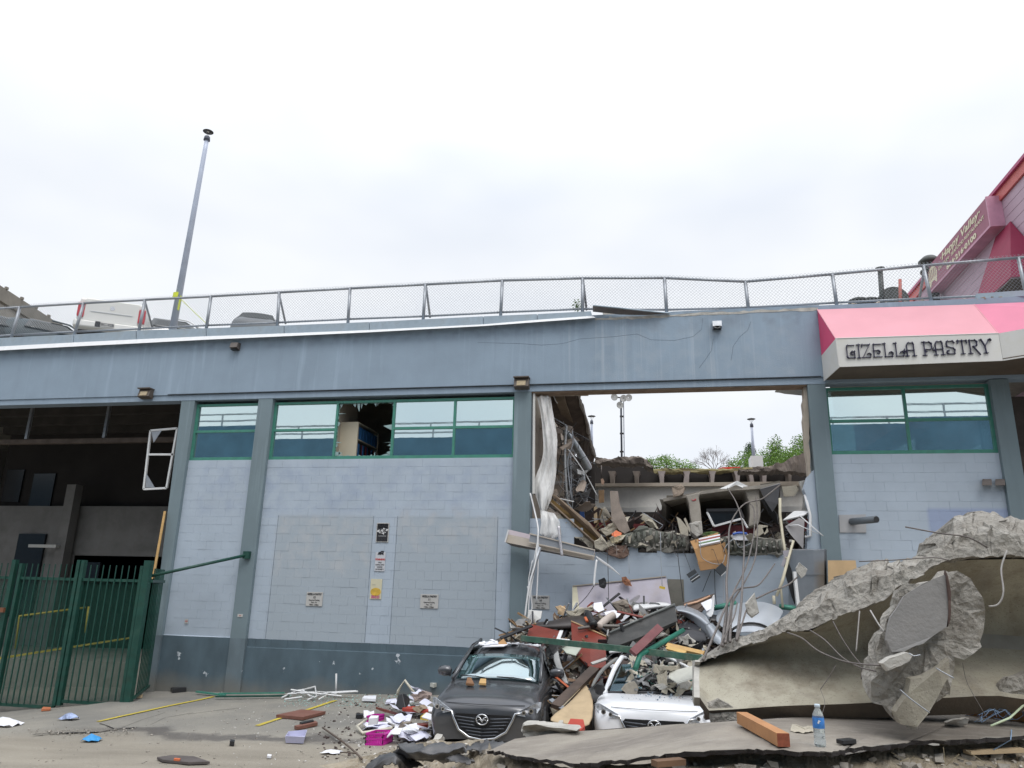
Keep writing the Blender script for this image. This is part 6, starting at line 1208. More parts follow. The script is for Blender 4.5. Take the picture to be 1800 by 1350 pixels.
# beam wires
for i, (l, r, lab) in enumerate((([(1384, 1112, -10.92), (1410, 1122, -11.1), (1440, 1145, -11.2), (1490, 1164, -11.3), (1552, 1170, -11.45)], .008, 'upper of two long strands swinging down from the beam flange to the hanging chunk'), ([(1424, 1108, -10.92), (1450, 1125, -11.1), (1480, 1155, -11.2), (1510, 1172, -11.3), (1540, 1180, -11.4)], .007, 'lower of two long strands swinging down to the hanging chunk'), ([(1464, 1092, -10.95), (1480, 1122, -11), (1500, 1152, -11.05), (1514, 1170, -11.1), (1514, 1194, -11.1)], .007, 'kinked strand dropping from the middle of the beam flange'), ([(1511, 1074, -11), (1508, 1110, -11.05), (1505, 1145, -11.1)], .008, 'short curved strand hanging straight under the flange'), ([(1530, 1073, -11), (1545, 1098, -11.2), (1557, 1113, -11.3)], .009, 'straight bar slanting from the flange to the hanging chunk'), ([(1770, 968, -11.3), (1760, 1000, -11.35), (1764, 1040, -11.4), (1755, 1062, -11.4), (1738, 1066, -11.4)], .009, 'pale hooked wire hanging at the right end of the beam'), ([(1469, 1170, -11.0), (1456, 1192, -11), (1442, 1212, -11)], .004, 'fine straw coloured stalk against the beam face'), ([(1442, 1212, -11), (1450, 1235, -11.1), (1444, 1258, -11.2)], .003, 'thin thread hanging above the water bottle'), ([(1591, 926, -10.9), (1650, 937, -10.95), (1700, 944, -10.95), (1735, 962, -10.9)], .009, 'dark rusty bar jutting left from the highest part of the beam'), ([(1510, 987, -11), (1580, 984, -11), (1640, 980, -11), (1668, 985, -11)], .007, 'thin rusty bar lying along the top of the beam'), ([(1692, 1165, -11.1), (1700, 1200, -11.1), (1722, 1240, -11.2), (1735, 1262, -11.3)], .003, 'faint wire drooping right of the hanging chunk'))):
    cable('steel_strand', [REBAR, M('dull wire', (.33,.31,.29), .6, .2, 10)][lab.startswith(('pale', 'straight', 'short'))], l, r*.6, lab, 'steel bar')
# hanging chunk in front of the beam
ch = thing('concrete_chunk', 'big ragged concrete chunk with a smooth grey asphalt face leaning against the beam', 'concrete chunk', at(1610, 1278, -11.3))
out_c = [(1664, 1004), (1695, 1018), (1722, 1042), (1730, 1065), (1731, 1089), (1732, 1113), (1713, 1131), (1693, 1150), (1673, 1156), (1671, 1184), (1647, 1231), (1633, 1256), (1613, 1279), (1582, 1274), (1560, 1255), (1538, 1231), (1533, 1182), (1544, 1144), (1558, 1115), (1564, 1082), (1589, 1044), (1624, 1022)]
part(ch, 'core', ROUGH, lump(P(out_c, -11.35), .3, .05, 61, rings=4, step=.04, bulge=.0), smooth=False)
part(ch, 'asphalt_face', M('grey asphalt face', (.25,.24,.23), .75, .15, 6, bmp=.5, dirt=.2), MB().prism(jag(P([(1661, 1010, -11.42), (1671, 1038, -11.43), (1668, 1070, -11.43), (1664, 1102, -11.44), (1640, 1118, -11.45), (1622, 1132, -11.46), (1607, 1136, -11.46), (1590, 1145, -11.46), (1568, 1146, -11.45), (1558, 1125, -11.44), (1566, 1084, -11.43), (1589, 1048, -11.42), (1624, 1025, -11.42)]), .006, .06, 3), .05), smooth=False)
part(ch, 'smooth_face', TAN, MB().prism(jag(P([(1601, 1194, -11.45), (1625, 1190, -11.45), (1650, 1176, -11.45), (1668, 1158, -11.42), (1670, 1185, -11.42), (1646, 1230, -11.43), (1632, 1254, -11.44), (1612, 1278, -11.44), (1583, 1273, -11.44), (1574, 1252, -11.45), (1597, 1220, -11.46)]), .004, .06, 4), .06))
part(ch, 'ledge', CONCB, lump(P([(1552, 1166), (1592, 1146), (1605, 1150), (1600, 1160), (1562, 1180)], -11.52), .1, .012, 63, step=.04)); part(ch, 'red_stain', M('rust red fracture', (.10,.065,.055), .9, .3, 8), lump(P([(1664, 1004), (1667, 1012), (1671, 1040), (1670, 1090), (1666, 1100), (1667, 1060)], -11.44), .06, .008, 64, step=.05))
for l, lab in (([(1582, 1212, -11.5), (1600, 1228, -11.52), (1634, 1253, -11.54)], 'lower silver rod'), ([(1645, 1174, -11.48), (1660, 1183, -11.5), (1677, 1192, -11.52)], 'upper silver rod'), ([(1598, 1148, -11.55), (1606, 1153, -11.56), (1618, 1151, -11.56)], 'bent rusty stub')):
    cable('rod', GALV, l, .004, '', '', parent=ch)
# ------------------------------------------------------------------ tilted asphalt slab and the mound under it
def asph_mat():
    m, nt, bs, o = mk('dusty asphalt slab'); g = _nd(nt, 'ShaderNodeNewGeometry').outputs['Position']
    n1 = noise_node(nt, 1.6, 6, g, rough=.6); n3 = noise_node(nt, 70, 3, g); n2 = noise_node(nt, 5, 5, g, (1, 3, 1))
    c = mixc(nt, rng(nt, n1, .35, .65), (.20,.175,.15), (.335,.30,.25)); c = mixc(nt, rng(nt, n2, .5, .75, 0, .5), c, (.38,.35,.31)); c = mixc(nt, rng(nt, n3, .6, .72, 0, .5), c, (.12,.105,.1))
    nt.links.new(c, bs.inputs['Base Color']); bs.inputs['Roughness'].default_value = .8; bump(nt, bs, n3, .4, .01); return m
ASPH = asph_mat(); EDGE = M('fresh asphalt edge', (.045,.04,.042), .85, .35, 12, bmp=.8)
fr_ = [(858, 1319, 1.22), (880, 1321, 1.24), (900, 1328, 1.26), (925, 1330, 1.28), (950, 1335, 1.3), (1010, 1341, 1.36), (1050, 1339, 1.40), (1100, 1335, 1.45), (1160, 1328, 1.52), (1200, 1322, 1.56), (1304, 1317, 1.6), (1360, 1318, 1.6), (1423, 1322, 1.6), (1465, 1320, 1.6), (1500, 1315, 1.6), (1560, 1309, 1.6), (1611, 1303, 1.6), (1700, 1300, 1.6), (1800, 1293, 1.6), (1900, 1285, 1.6), (2120, 1270, 1.6)]
bk_ = [(905, 1299, 1.2), (925, 1296, 1.22), (960, 1291, 1.26), (1020, 1285, 1.32), (1060, 1282, 1.36), (1100, 1279, 1.4), (1160, 1275, 1.47), (1230, 1271, 1.54), (1300, 1266, 1.6), (1360, 1262, 1.6), (1420, 1260, 1.6), (1480, 1256, 1.6), (1520, 1254, 1.6), (1570, 1252, 1.6), (1620, 1250, 1.6), (1700, 1246, 1.6), (1760, 1243, 1.6), (1820, 1240, 1.6), (1860, 1238, 1.6), (1920, 1236, 1.6), (2150, 1226, 1.6)]
F_ = [atz(*q) for q in fr_]; B_k = [atz(*q) for q in bk_]
def dens(l, n):
    o = []
    for a, b in zip(l, l[1:]):
        for k in range(n): o.append(a.lerp(b, k/n))
    return o+[l[-1]]
F_, B_k = dens(F_, 6), dens(B_k, 6); rs_ = random.Random(4)
F_ = [p+Vector((rs_.uniform(-.01, .01), rs_.uniform(-.02, .02), rs_.uniform(-.004, .004))) for p in F_]
sl_t = thing('asphalt_slab', 'broad dusty asphalt slab lifted in front of the cars with a dark broken edge', 'slab', F_[40])
part(sl_t, 'surface', ASPH, MB().grid([[p.lerp(q, k/8)+Vector((0, 0, .012*noise.noise(p.lerp(q, k/8)*2))) for p, q in zip(F_, B_k)] for k in range(9)], 0), smooth=True)
part(sl_t, 'broken_edge', EDGE, MB().grid([F_, [p+Vector((0, .015, -.026))+nz_(p, 25, .012) for p in F_], [p+Vector((0, .2, -.04)) for p in F_]]))
part(sl_t, 'rear_edge', EDGE, MB().grid([B_k, [p+Vector((0, .0, -.09)) for p in B_k]]))
solo('pale_slab_fragment', CONCB, lump([atz(*q) for q in ((918, 1286, 1.1), (922, 1273, 1.3), (945, 1273, 1.32), (985, 1279, 1.34), (1012, 1283, 1.36), (1005, 1290, 1.26), (950, 1296, 1.2), (925, 1295, 1.14))], .25, .02, 71, step=.12), 'long pale broken concrete slab edge lying in front of the red pad', 'slab')
# mound
EARTH = None
def earth_mat():
    m, nt, bs, o = mk('crushed earth and rubble'); g = _nd(nt, 'ShaderNodeNewGeometry').outputs['Position']
    n1 = noise_node(nt, 2.2, 7, g, rough=.65); n2 = noise_node(nt, 14, 5, g, rough=.7)
    c = mixc(nt, rng(nt, n1, .35, .65), (.2,.16,.11), (.42,.36,.27)); c = mixc(nt, rng(nt, n2, .5, .7, 0, .6), c, (.45,.41,.35)); c = mixc(nt, rng(nt, n2, .3, .42, .5, 0), c, (.10,.075,.05))
    nt.links.new(c, bs.inputs['Base Color']); bs.inputs['Roughness'].default_value = .95; bump(nt, bs, n2, 1., .03); return m
EARTH = earth_mat()
def mz(px): return interp([(560, .06), (640, .16), (700, .45), (760, .75), (860, 1.1), (1000, 1.26), (1150, 1.42), (1300, 1.5), (1900, 1.5)], px)
def front_y(px): return interp([(560, 1345), (640, 1330), (700, 1312), (760, 1302), (860, 1300), (905, 1299)], px)
rows = []
pxs = [560+i*9 for i in range(176)]
for k in range(9):
    r = []
    for px in pxs:
        z = mz(px)
        if px < 860: base = atz(px, front_y(px), z)
        else:
            f = interp([(q[0], q[1]) for q in fr_], px); base = atz(px, f+5, z+.04); 
        if k == 0: p = base+Vector((0, .6, -1.2))
        elif k == 1: p = base
        else:
            d = (CAMP-base); d.z = 0; d.normalize(); t = (k-1)*.16*(1+.25*k); p = base+d*t-Vector((0, 0, (k-1)**1.25*(.055 if px > 860 else .02)))
        p = p+nz_(p, 3, .05 if k > 1 else .03)+nz_(p, 10, .03 if k > 1 else .01); r.append(p)
    rows.append(r)
tag(MB().grid(rows).build('rubble_mound', EARTH, smooth=False), kind='structure')
# stones on the mound and ground
def scatter(name, mat, n, fn, s0, s1, seed, label=None, flat=.6, smooth=False):
    r = random.Random(seed); mb = MB()
    for _ in range(n):
        p = fn(r)
        if p is None: continue
        s = s0+(s1-s0)*r.random()**2.5; vs_ = []
        R = Matrix.Rotation(r.uniform(0, 6.3), 3, 'Z')@Matrix.Rotation(r.uniform(-.6, .6), 3, 'X')
        for q in ((-1,-1,-1),(1,-1,-1),(1,1,-1),(-1,1,-1),(-1,-1,1),(1,-1,1),(1,1,1),(-1,1,1)):
            v = Vector((q[0]*r.uniform(.4, 1), q[1]*r.uniform(.4, 1), q[2]*flat*r.uniform(.4, 1)))*s; vs_.append(p+R@v+Vector((0, 0, s*flat*.4)))
        mb.hexa(vs_)
    o = mb.build(name, mat); return tag(o, label, None, None, 'stuff')
def on_mound(r):
    px = r.uniform(640, 1800); k = r.uniform(1.6, 7); i = min(len(pxs)-2, int((px-560)/9)); a = rows[int(k)][i]; b = rows[min(8, int(k)+1)][i]; return a.lerp(b, k-int(k))
scatter('mound_stones', M('loose stones', (.34,.31,.27), .95, .35, 8, bmp=.6), 900, on_mound, .008, .05, 5)
scatter('mound_chips', M('pale chips', (.55,.51,.45), .95, .2, 8), 300, on_mound, .006, .035, 6)
def on_ground(x0, y0, x1, y1):
    def f(r): 
        p = gat(r.uniform(x0, x1), y0+(y1-y0)*r.random()); p.z = gh(p.x, p.y); return p
    return f
scatter('ground_grit', M('loose stones'), 420, on_ground(0, 1225, 760, 1350), .006, .022, 8)
scatter('ground_chips', M('white grit', (.62,.6,.56), .9, .1), 160, on_ground(380, 1215, 760, 1345), .006, .018, 9)
scatter('litter_crumbs', M('white grit'), 260, on_ground(590, 1222, 765, 1335), .008, .03, 12, flat=.3); scatter('litter_dark_crumbs', M('dark rubble'), 200, on_ground(560, 1222, 765, 1340), .008, .035, 13); scatter('broken_glass', M('glass crumbs', (.32,.52,.48), .3, .3, 20, bmp=0), 700, on_ground(500, 1216, 735, 1242), .006, .02, 10, flat=.4)
# ------------------------------------------------------------------ the rubble pile
def YP(px, py): return -.7-(py-1070)*.0185
sil = [(872, 1122), (900, 1108), (930, 1094), (960, 1086), (1000, 1078), (1060, 1072), (1120, 1068), (1180, 1068), (1240, 1082), (1290, 1110), (1340, 1120)]
prow = []
for k in range(12):
    r = []
    for i in range(56):
        px = 872+i*8.5; y0 = interp(sil, px)+4; y1 = 1290 if px > 975 else interp([(872, 1150), (960, 1200), (975, 1290)], px)
        if k == 0: p = at(px, y0+4, -.12); p.z -= .3
        else: py = y0+(y1-y0)*(k-1)/10; p = at(px, py, min(-.25, YP(px, py)+.25))
        p = p+nz_(p, 1.7, .14)+nz_(p, 5, .08); r.append(p)
    prow.append(r)
PILE = M('dark rubble pile', (.09,.075,.065), .95, .5, 4, bmp=.9, dirt=.4, dcol=(.2,.18,.16))
tag(MB().grid(prow).build('rubble_pile', PILE), 'dark heap of mixed rubble between and behind the two crushed cars', None, None, 'stuff')
def on_pile(r):
    i, k = r.uniform(3, 54), r.uniform(1, 10); a = prow[int(k)][int(i)]; b = prow[int(k)+1][int(i)+1]; p = a.lerp(b, r.random()); return p+Vector((r.uniform(-.1, .1), -.06, .03))
scatter('pile_concrete_bits', CONCB, 400, on_pile, .015, .10, 21); scatter('pile_dark_bits', M('dark rubble'), 450, on_pile, .02, .14, 22, flat=.4)
scatter('pile_board_bits', DRY, 300, on_pile, .015, .11, 23, flat=.2); scatter('pile_wood_bits', M('splintered wood', (.33,.21,.11), .8, .3, 6), 160, on_pile, .015, .09, 24, flat=.25)
def splinters(name, mat, n, fn, seed, l0, l1, w_):
    r = random.Random(seed); mb = MB()
    for _ in range(n):
        p = fn(r); d = Vector((r.uniform(-1, 1), r.uniform(-.4, .4), r.uniform(-.5, .7))).normalized()*r.uniform(l0, l1); mb.bar(p-d+Vector((0, -.05, .03)), p+d+Vector((0, -.05, .03)), w_*r.uniform(.5, 1.5), w_*r.uniform(.3, 1))
    tag(mb.build(name, mat), None, None, None, 'stuff')
splinters('pile_splinters', M('splintered wood'), 70, on_pile, 31, .1, .4, .035); splinters('pile_metal_strips', GALV, 90, on_pile, 32, .1, .5, .025); splinters('pile_dark_strips', BLACK, 80, on_pile, 33, .12, .45, .05); splinters('pile_white_strips', WHITEP, 60, on_pile, 34, .08, .35, .02)
M('dark car body', (.035,.035,.04), .35, .2, 2)
def torn(name, mat, n, fn, seed, s0, s1):
    r = random.Random(seed); mb = MB()
    for _ in range(n):
        p = fn(r)+Vector((0, -.08, .04)); a = Vector((r.uniform(-1, 1), r.uniform(-.5, .5), r.uniform(-.6, .6))).normalized()*r.uniform(s0, s1); b = Vector((r.uniform(-.6, .6), r.uniform(-.6, .6), r.uniform(-1, 1))).normalized()*r.uniform(s0, s1)*.6
        bend_ = a.cross(b).normalized()*r.uniform(-.4, .4)*a.length; k_ = r.uniform(-1, 1)
        rows_ = [[p+a*u+b*v*(1+.3*r.uniform(-1, 1))+bend_*(u*u+k_*u*v)+Vector((r.uniform(-1, 1), 0, r.uniform(-1, 1)))*a.length*.1 for u in (-1, -.4, .3, 1)] for v in (-1, 0, 1)]
        mb.grid(rows_, .006)
    tag(mb.build(name, mat), None, None, None, 'stuff')
torn('pile_torn_sheets', M('torn grey sheet', (.28,.28,.28), .5, .25, 3, metal=.2, dirt=.4), 60, on_pile, 51, .06, .26); torn('pile_torn_boards', DRY, 70, on_pile, 52, .05, .2); torn('pile_torn_dark', M('dark car body'), 60, on_pile, 53, .08, .3); torn('pile_torn_paper', PAPER, 34, on_pile, 54, .04, .11); torn('pile_torn_red', REDW, 26, on_pile, 55, .06, .2); torn('pile_torn_brown', M('torn brown veneer', (.22,.14,.09), .7, .3, 5), 50, on_pile, 56, .06, .24); torn('pile_insulation', M('dusty insulation', (.42,.38,.3), .95, .3, 12, bmp=1), 60, on_pile, 57, .04, .16)
def in_bay(r): px = r.uniform(1040, 1415); return at(px, r.uniform(915, 962), r.uniform(.7, 1.9))
scatter('bay_bits', CONC, 70, in_bay, .02, .10, 61); torn('bay_torn_boards', DRY, 16, in_bay, 62, .05, .25); torn('bay_torn_dark', M('dark rubble'), 50, in_bay, 63, .06, .35); splinters('bay_strips', GALV, 50, in_bay, 64, .08, .4, .02); splinters('bay_dark_strips', BLACK, 60, in_bay, 65, .1, .5, .03); splinters('bay_wood', M('splintered wood'), 40, in_bay, 66, .08, .35, .03)
def in_left(r): py = r.uniform(760, 905); return at(r.uniform(958+max(0,(py-800))*.1, 1015+max(0, (py-760))*.2), py, r.uniform(.8, 2.4))
splinters('hanging_thin_rods', GALV, 34, in_left, 67, .12, .7, .012); splinters('hanging_dark_rods', BLACK, 30, in_left, 68, .1, .6, .012); torn('hanging_scraps', M('torn grey sheet'), 26, in_left, 69, .05, .24); torn('hanging_boards', M('pinkish beige board'), 24, in_left, 70, .06, .28)
def on_edge(r): px = r.uniform(1048, 1395); return at(px, interp([(1048, 950), (1095, 945), (1200, 940), (1270, 948), (1395, 952)], px)+r.uniform(-3, 22), r.uniform(-.12, .05))
scatter('edge_crumbs', CONCB, 110, on_edge, .01, .045, 71); torn('edge_torn', DRY, 14, on_edge, 72, .04, .13); splinters('edge_wires', REBAR, 60, on_edge, 73, .06, .3, .008)
def pp_(l, off=0.):      # points that lie on the pile's front slope
    return [(x, y, min(-.35, YP(x, y))-off) for x, y in l]
def pc(name, mat, l, th, label, cat, off=.1, **k): return panel(name, mat, pp_(l, off), th, label, cat, **k)
pc('red_board', REDW, [(934, 1097), (983, 1109), (978, 1130), (924, 1121)], .04, 'dark red cabinet board with a seam, nearest the dark car roof', 'board', .5)
pc('red_board', REDW, [(1004, 1092), (1034, 1105), (1065.5, 1119), (1065, 1140), (1065, 1173), (1039, 1175), (1012, 1150), (1005, 1127)], .05, 'tall dark red cabinet board standing on edge in the middle of the pile', 'board', .35)
cable('board_edging', M('tan board edge', (.5,.33,.18), .6), pp_([(1004, 1092), (1034, 1105), (1065.5, 1119)], .37), .016, 'tan chipboard edge along the top of the tall red board', 'trim', sm=False, seg=4)
bend('dark_sofa_back', M('black brown leatherette', (.05,.042,.04), .45, .3, 3), [pp_([(930, 1089), (960, 1093), (990, 1082), (1019, 1077), (1040, 1078)], .2), pp_([(932, 1098), (962, 1100), (995, 1093), (1025, 1087), (1050, 1090)], .45), pp_([(934, 1105), (965, 1108), (1000, 1106), (1030, 1104), (1062, 1112)], .2)], .05, 'long dark curved leatherette piece lying along the crest of the pile', 'furniture')
cable('fabric_bolster', M('pale pinkish fabric', (.52,.45,.40), .9, .1, 5), pp_([(1079, 1081), (1070, 1086), (1060, 1094), (1052, 1102)], .5), [.07]*13, 'rolled pale fabric bolster on top of the pile', 'cushion', seg=10)
cable('black_hose', BLACK, pp_([(1028, 1079), (1034, 1080), (1038, 1090), (1044, 1099)], .6), [.075]*13, 'fat black hose end with an orange ring on the pile crest', 'hose', seg=10)
cable('orange_ring', M('orange plastic'), pp_([(1029, 1086), (1032, 1092)], .72), .03, 'orange ring on the black hose end', 'ring', sm=False)
cable('grey_board', M('grey board', (.22,.20,.18), .8), pp_([(1016, 1105), (1050, 1100), (1090, 1101)], .5), .03, 'narrow grey board lying behind the tall red cabinet board', 'board', sm=False, seg=4)
pc('charcoal_slab', M('charcoal panel', (.042,.042,.04), .5, .3, 3, dirt=.3, dcol=(.12,.11,.1)), [(1067, 1130), (1072, 1113), (1186, 1063), (1191, 1091), (1120, 1122), (1080, 1137)], .06, 'long charcoal panel propped diagonally across the middle of the pile', 'panel', .55)
cable('panel_rim', M('grey rim', (.20,.21,.2), .45), pp_([(1072, 1112), (1130, 1086), (1186, 1062)], .62), .022, 'grey rim along the upper edge of the charcoal panel', 'trim', sm=False)
bend('crumpled_white_sheet', WHITEP, [pp_([(1110, 1059), (1135, 1062), (1160, 1055), (1182, 1061)], .1), pp_([(1112, 1068), (1135, 1068), (1160, 1064), (1184, 1066)], .4), pp_([(1110, 1079), (1135, 1074), (1160, 1070), (1176, 1067)], .1)], .015, 'crumpled white metal sheet on the crest of the pile', 'sheet')
bend('grey_bent_sheet', M('dull grey sheet', (.25,.24,.25), .5, .15, 3), [pp_([(1090, 1066), (1106, 1055), (1126, 1041)], .1), pp_([(1096, 1070), (1112, 1062), (1127, 1050)], .3)], .015, 'small dull grey bent sheet leaning before the lilac panel', 'sheet')
SIL = M('crumpled silver car panel', (.46,.49,.53), .3, .08, 2, metal=.4, bmp=0)
bend('car_wing', SIL, [pp_([(1185, 1065), (1200, 1062), (1220, 1068), (1246, 1082)], .2), pp_([(1190, 1072), (1205, 1074), (1228, 1080), (1250, 1100)], .6), pp_([(1192, 1078), (1210, 1080), (1232, 1094), (1257, 1122)], .3), pp_([(1196, 1080), (1214, 1090), (1235, 1108), (1262, 1142)], .1)], .015, 'crumpled silver car wing curling down beside the beam tip', 'car panel', sub=2)
bend('torn_car_edge', SIL, [pp_([(1236, 1098), (1248, 1122), (1262, 1138)], .5), pp_([(1244, 1096), (1258, 1116), (1276, 1132)], .8), pp_([(1252, 1092), (1266, 1112), (1284, 1126)], .5)], .01, 'torn grey metal edge just above the beam tip', 'car panel')
bend('dark_car_body', M('dark car body', (.035,.035,.04), .35, .2, 2), [pp_([(1192, 1092), (1215, 1090), (1236, 1104)], .1), pp_([(1190, 1108), (1215, 1104), (1243, 1116)], .35), pp_([(1186, 1130), (1215, 1126), (1246, 1132)], .1)], .03, 'dark curved car body part under the silver wing', 'car panel', sub=2)
pc('brown_board', M('brown veneer', (.12,.085,.065), .6, .2, 4), [(1201, 1060), (1256, 1043), (1249, 1056), (1234, 1074), (1222, 1076)], .03, 'brown veneered board tilted up at the right of the pile', 'board', .15)
cable('peach_edge', M('peach edge', (.68,.42,.28), .6), pp_([(1203, 1064), (1226, 1058), (1248, 1048)], .25), .022, 'peach coloured edge strip along the tilted brown board', 'trim', sm=False, seg=4)
bend('white_cone', WHITEP, [pp_([(1256, 1040), (1246, 1060), (1236, 1084)], .2), pp_([(1257, 1048), (1256, 1070), (1254, 1090)], .5)], .01, 'white folded cone of sheet beside the tilted brown board', 'sheet')
GB = M('weathered green steel', (.045,.12,.085), .55, .3, 6, dirt=.5, dcol=(.25,.25,.2))
solo('green_steel_rail', GB, MB().bar(at(918, 1122, -3.2), at(1117, 1143, -4.4), .08, .09).bar(at(1117, 1143, -4.4), at(1238, 1158, -4.6), .08, .09), 'long green steel rail lying from the dark car roof across the white car', 'rail')
cable('green_bar', GREENB_ if 0 else M('bright green bar', (.02,.16,.11), .5, .2), [(1117, 1176, -4.9), (1125, 1151, -4.6), (1160, 1132, -4.2), (1201, 1108, -3.6)], .045, 'bright green bar stuck through the wreck of the white car', 'bar', sm=False, seg=4)
solo('maroon_bar', M('dusty maroon steel', (.20,.07,.075), .7, .2, 5, dirt=.4), MB().bar(at(1112, 1148, -4.7), at(1160, 1103, -4.2), .12, .06, (0, -1, .3)), 'dusty maroon flat bar standing up from the white car', 'bar')
cable('blue_drum', M('royal blue plastic', (.02,.09,.38), .4), [(948, 1153, -2.0), (962, 1152, -2.0)], .13, 'royal blue plastic drum end between the dark car and the green rail', 'drum', sm=False, seg=12)
for i, (l, w_, m_, lab) in enumerate((([(1172, 1134), (1237, 1149)], .10, WOODY, 'upper of two tan planks lying on the rubble at the beam tip'), ([(1172, 1139), (1205, 1148)], .09, M('ochre plank', (.62,.40,.14), .6), 'lower ochre plank lying on the rubble near the beam tip'), ([(977, 1243), (1045, 1176)], .16, WOODD, 'long dark brown board sloping between the cars'), ([(985, 1245), (1047, 1180)], .03, M('cream board edge', (.55,.48,.36), .7), 'thin cream strip along the sloping dark board'), ([(1040, 1167), (1066, 1158)], .06, M('bare aluminium strip', (.42,.41,.39), .5), 'short pale strip lying under the tall red board'), ([(968, 1230), (990, 1246)], .07, GALV, 'short steel channel beside the dark car tyre'), ([(973, 1187), (1003, 1211)], .035, M('orange red strip', (.42,.10,.04), .5), 'orange red strip slanting by the dark car mirror'), ([(1052, 1073), (1089, 1043)], .05, BLACK, 'black square tube sticking up on the pile crest'), ([(1085, 1075), (1130, 1085)], .05, REDW, 'red brown lath behind the charcoal panel'), ([(870, 1104), (898, 1117)], .03, BLACK, 'black stick pointing left over the dark car roof'), ([(880, 1122), (935, 1100)], .07, BLACK, 'black curved trim lying on the left toe of the pile'), ([(1228, 1180), (1236, 1140)], .03, GALV, 'thin rod at the tip of the beam'))):
    (a, b) = pp_(l, .75 if i not in (7,) else .3); solo('timber_board' if 'board' in lab or 'plank' in lab else 'metal_strip', m_, MB().bar(at(*a), at(*b), w_, w_*.4, (0, -.6, 1)), lab, 'board' if 'board' in lab or 'plank' in lab else 'strip')
bend('bent_grey_post', M('dented grey metal', (.36,.36,.35), .45, .15, 4, metal=.2), [pp_([(978, 1143), (980, 1165), (990, 1185), (1000, 1206)], .6), pp_([(985, 1141), (988, 1162), (996, 1180), (1001, 1200)], .75), pp_([(968, 1148), (975, 1170), (982, 1188), (994, 1204)], .7)], .02, 'dented grey metal post hanging beside the blue drum', 'post')
pc('white_wedge', WHITEP, [(975, 1130), (984, 1108), (990, 1108), (985, 1122), (1002, 1124), (990, 1134)], .02, 'white bent wedge of metal between the two red boards', 'metal sheet', .8)
pc('white_wedge', M('pale green sheet', (.42,.45,.38), .6), [(984, 1135), (1010, 1128), (1022, 1138), (1012, 1152), (996, 1148)], .02, 'pale greenish bent sheet below the first red board', 'metal sheet', .65)
bend('plywood_sheet', WOODT, [pp_([(961, 1270), (985, 1274), (1012, 1280), (1040, 1284)], .8), pp_([(972, 1256), (995, 1254), (1020, 1248), (1046, 1244)], .9), pp_([(995, 1243), (1008, 1232), (1025, 1222), (1041, 1222)], .8), pp_([(1008, 1232), (1015, 1222), (1022, 1210), (1030, 1199)], .6)], .02, 'curved tan plywood sheet standing between the two cars', 'plywood')
pc('red_pad', M('bright brick red pad', (.42,.055,.035), .7, .1, 5), [(1003, 1263), (1025.5, 1264.5), (1028, 1276), (1020, 1284), (994.5, 1279)], .05, 'small brick red pad lying between the cars', 'pad', 1.1)
pc('cream_wedge', CONCB, [(976, 1276), (984, 1266), (990, 1266), (988, 1276)], .04, 'small cream wedge left of the red pad', 'rubble', 1.1)
for i, (l, lab) in enumerate((([(1044, 1060), (1058, 1058), (1062, 1072), (1052, 1076), (1043, 1070)], 'white paper sheet on the pile crest left of the black tube'), ([(1062, 1076), (1080, 1072), (1092, 1078), (1085, 1086), (1066, 1084)], 'second white paper sheet right below the black tube'), ([(1232, 1060), (1250, 1052), (1256, 1066), (1242, 1074)], 'white paper scrap beside the white cone'))): pc('paper_sheet', PAPER, l, .01, lab, 'paper', .4)
bn = thing('open_binder', 'open dark binder beside white papers on the pile crest', 'binder', at(*pp_([(1040, 1066)])[0]))
for a, b in (((1034, 1066), (1042, 1059)), ((1034, 1066), (1036, 1074)), ((1036, 1074), (1052, 1077))): part(bn, 'cover_edge', REDW, MB().bar(at(*pp_([a], .35)[0]), at(*pp_([b], .35)[0]), .05, .02))
for i, (l, dep, m_, lab) in enumerate((([(976, 1068), (985, 1066), (996, 1074), (990, 1082), (980, 1080)], .3, M('tan broken foam', (.5,.36,.22), .9, .3, 6, bmp=.5), 'tan broken foam block at the left of the pile crest'), ([(995, 1076), (1020, 1070), (1040, 1066), (1045, 1074), (1015, 1082), (998, 1084)], .3, DRY, 'long beige plaster ridge on the pile crest'), ([(1076, 1060), (1100, 1056), (1118, 1070), (1108, 1080), (1085, 1074)], .3, M('grey brown lump', (.26,.22,.18), .9, .3, 6, bmp=.6), 'grey brown lump behind the fabric bolster'), ([(1118, 1112), (1160, 1104), (1172, 1116), (1140, 1128), (1118, 1124)], .4, CONCB, 'mixed concrete heap just behind the maroon bar'), ([(1195, 1122), (1210, 1118), (1222, 1128), (1212, 1136), (1198, 1132)], .2, CONCB, 'small concrete chunk above the tan planks'), ([(1212, 1136), (1232, 1134), (1246, 1144), (1236, 1150)], .2, DRY, 'broken plaster piece right of the tan planks'), ([(1184, 1162), (1205, 1158), (1215, 1165), (1195, 1172)], .15, CONCB, 'chunk lying inside the wreck of the white car'))):
    Y_ = YP(*l[0])-.4; solo('rubble_chunk', m_, lump(P(l, Y_), dep, .04, 80+i, step=.06), lab, 'rubble')
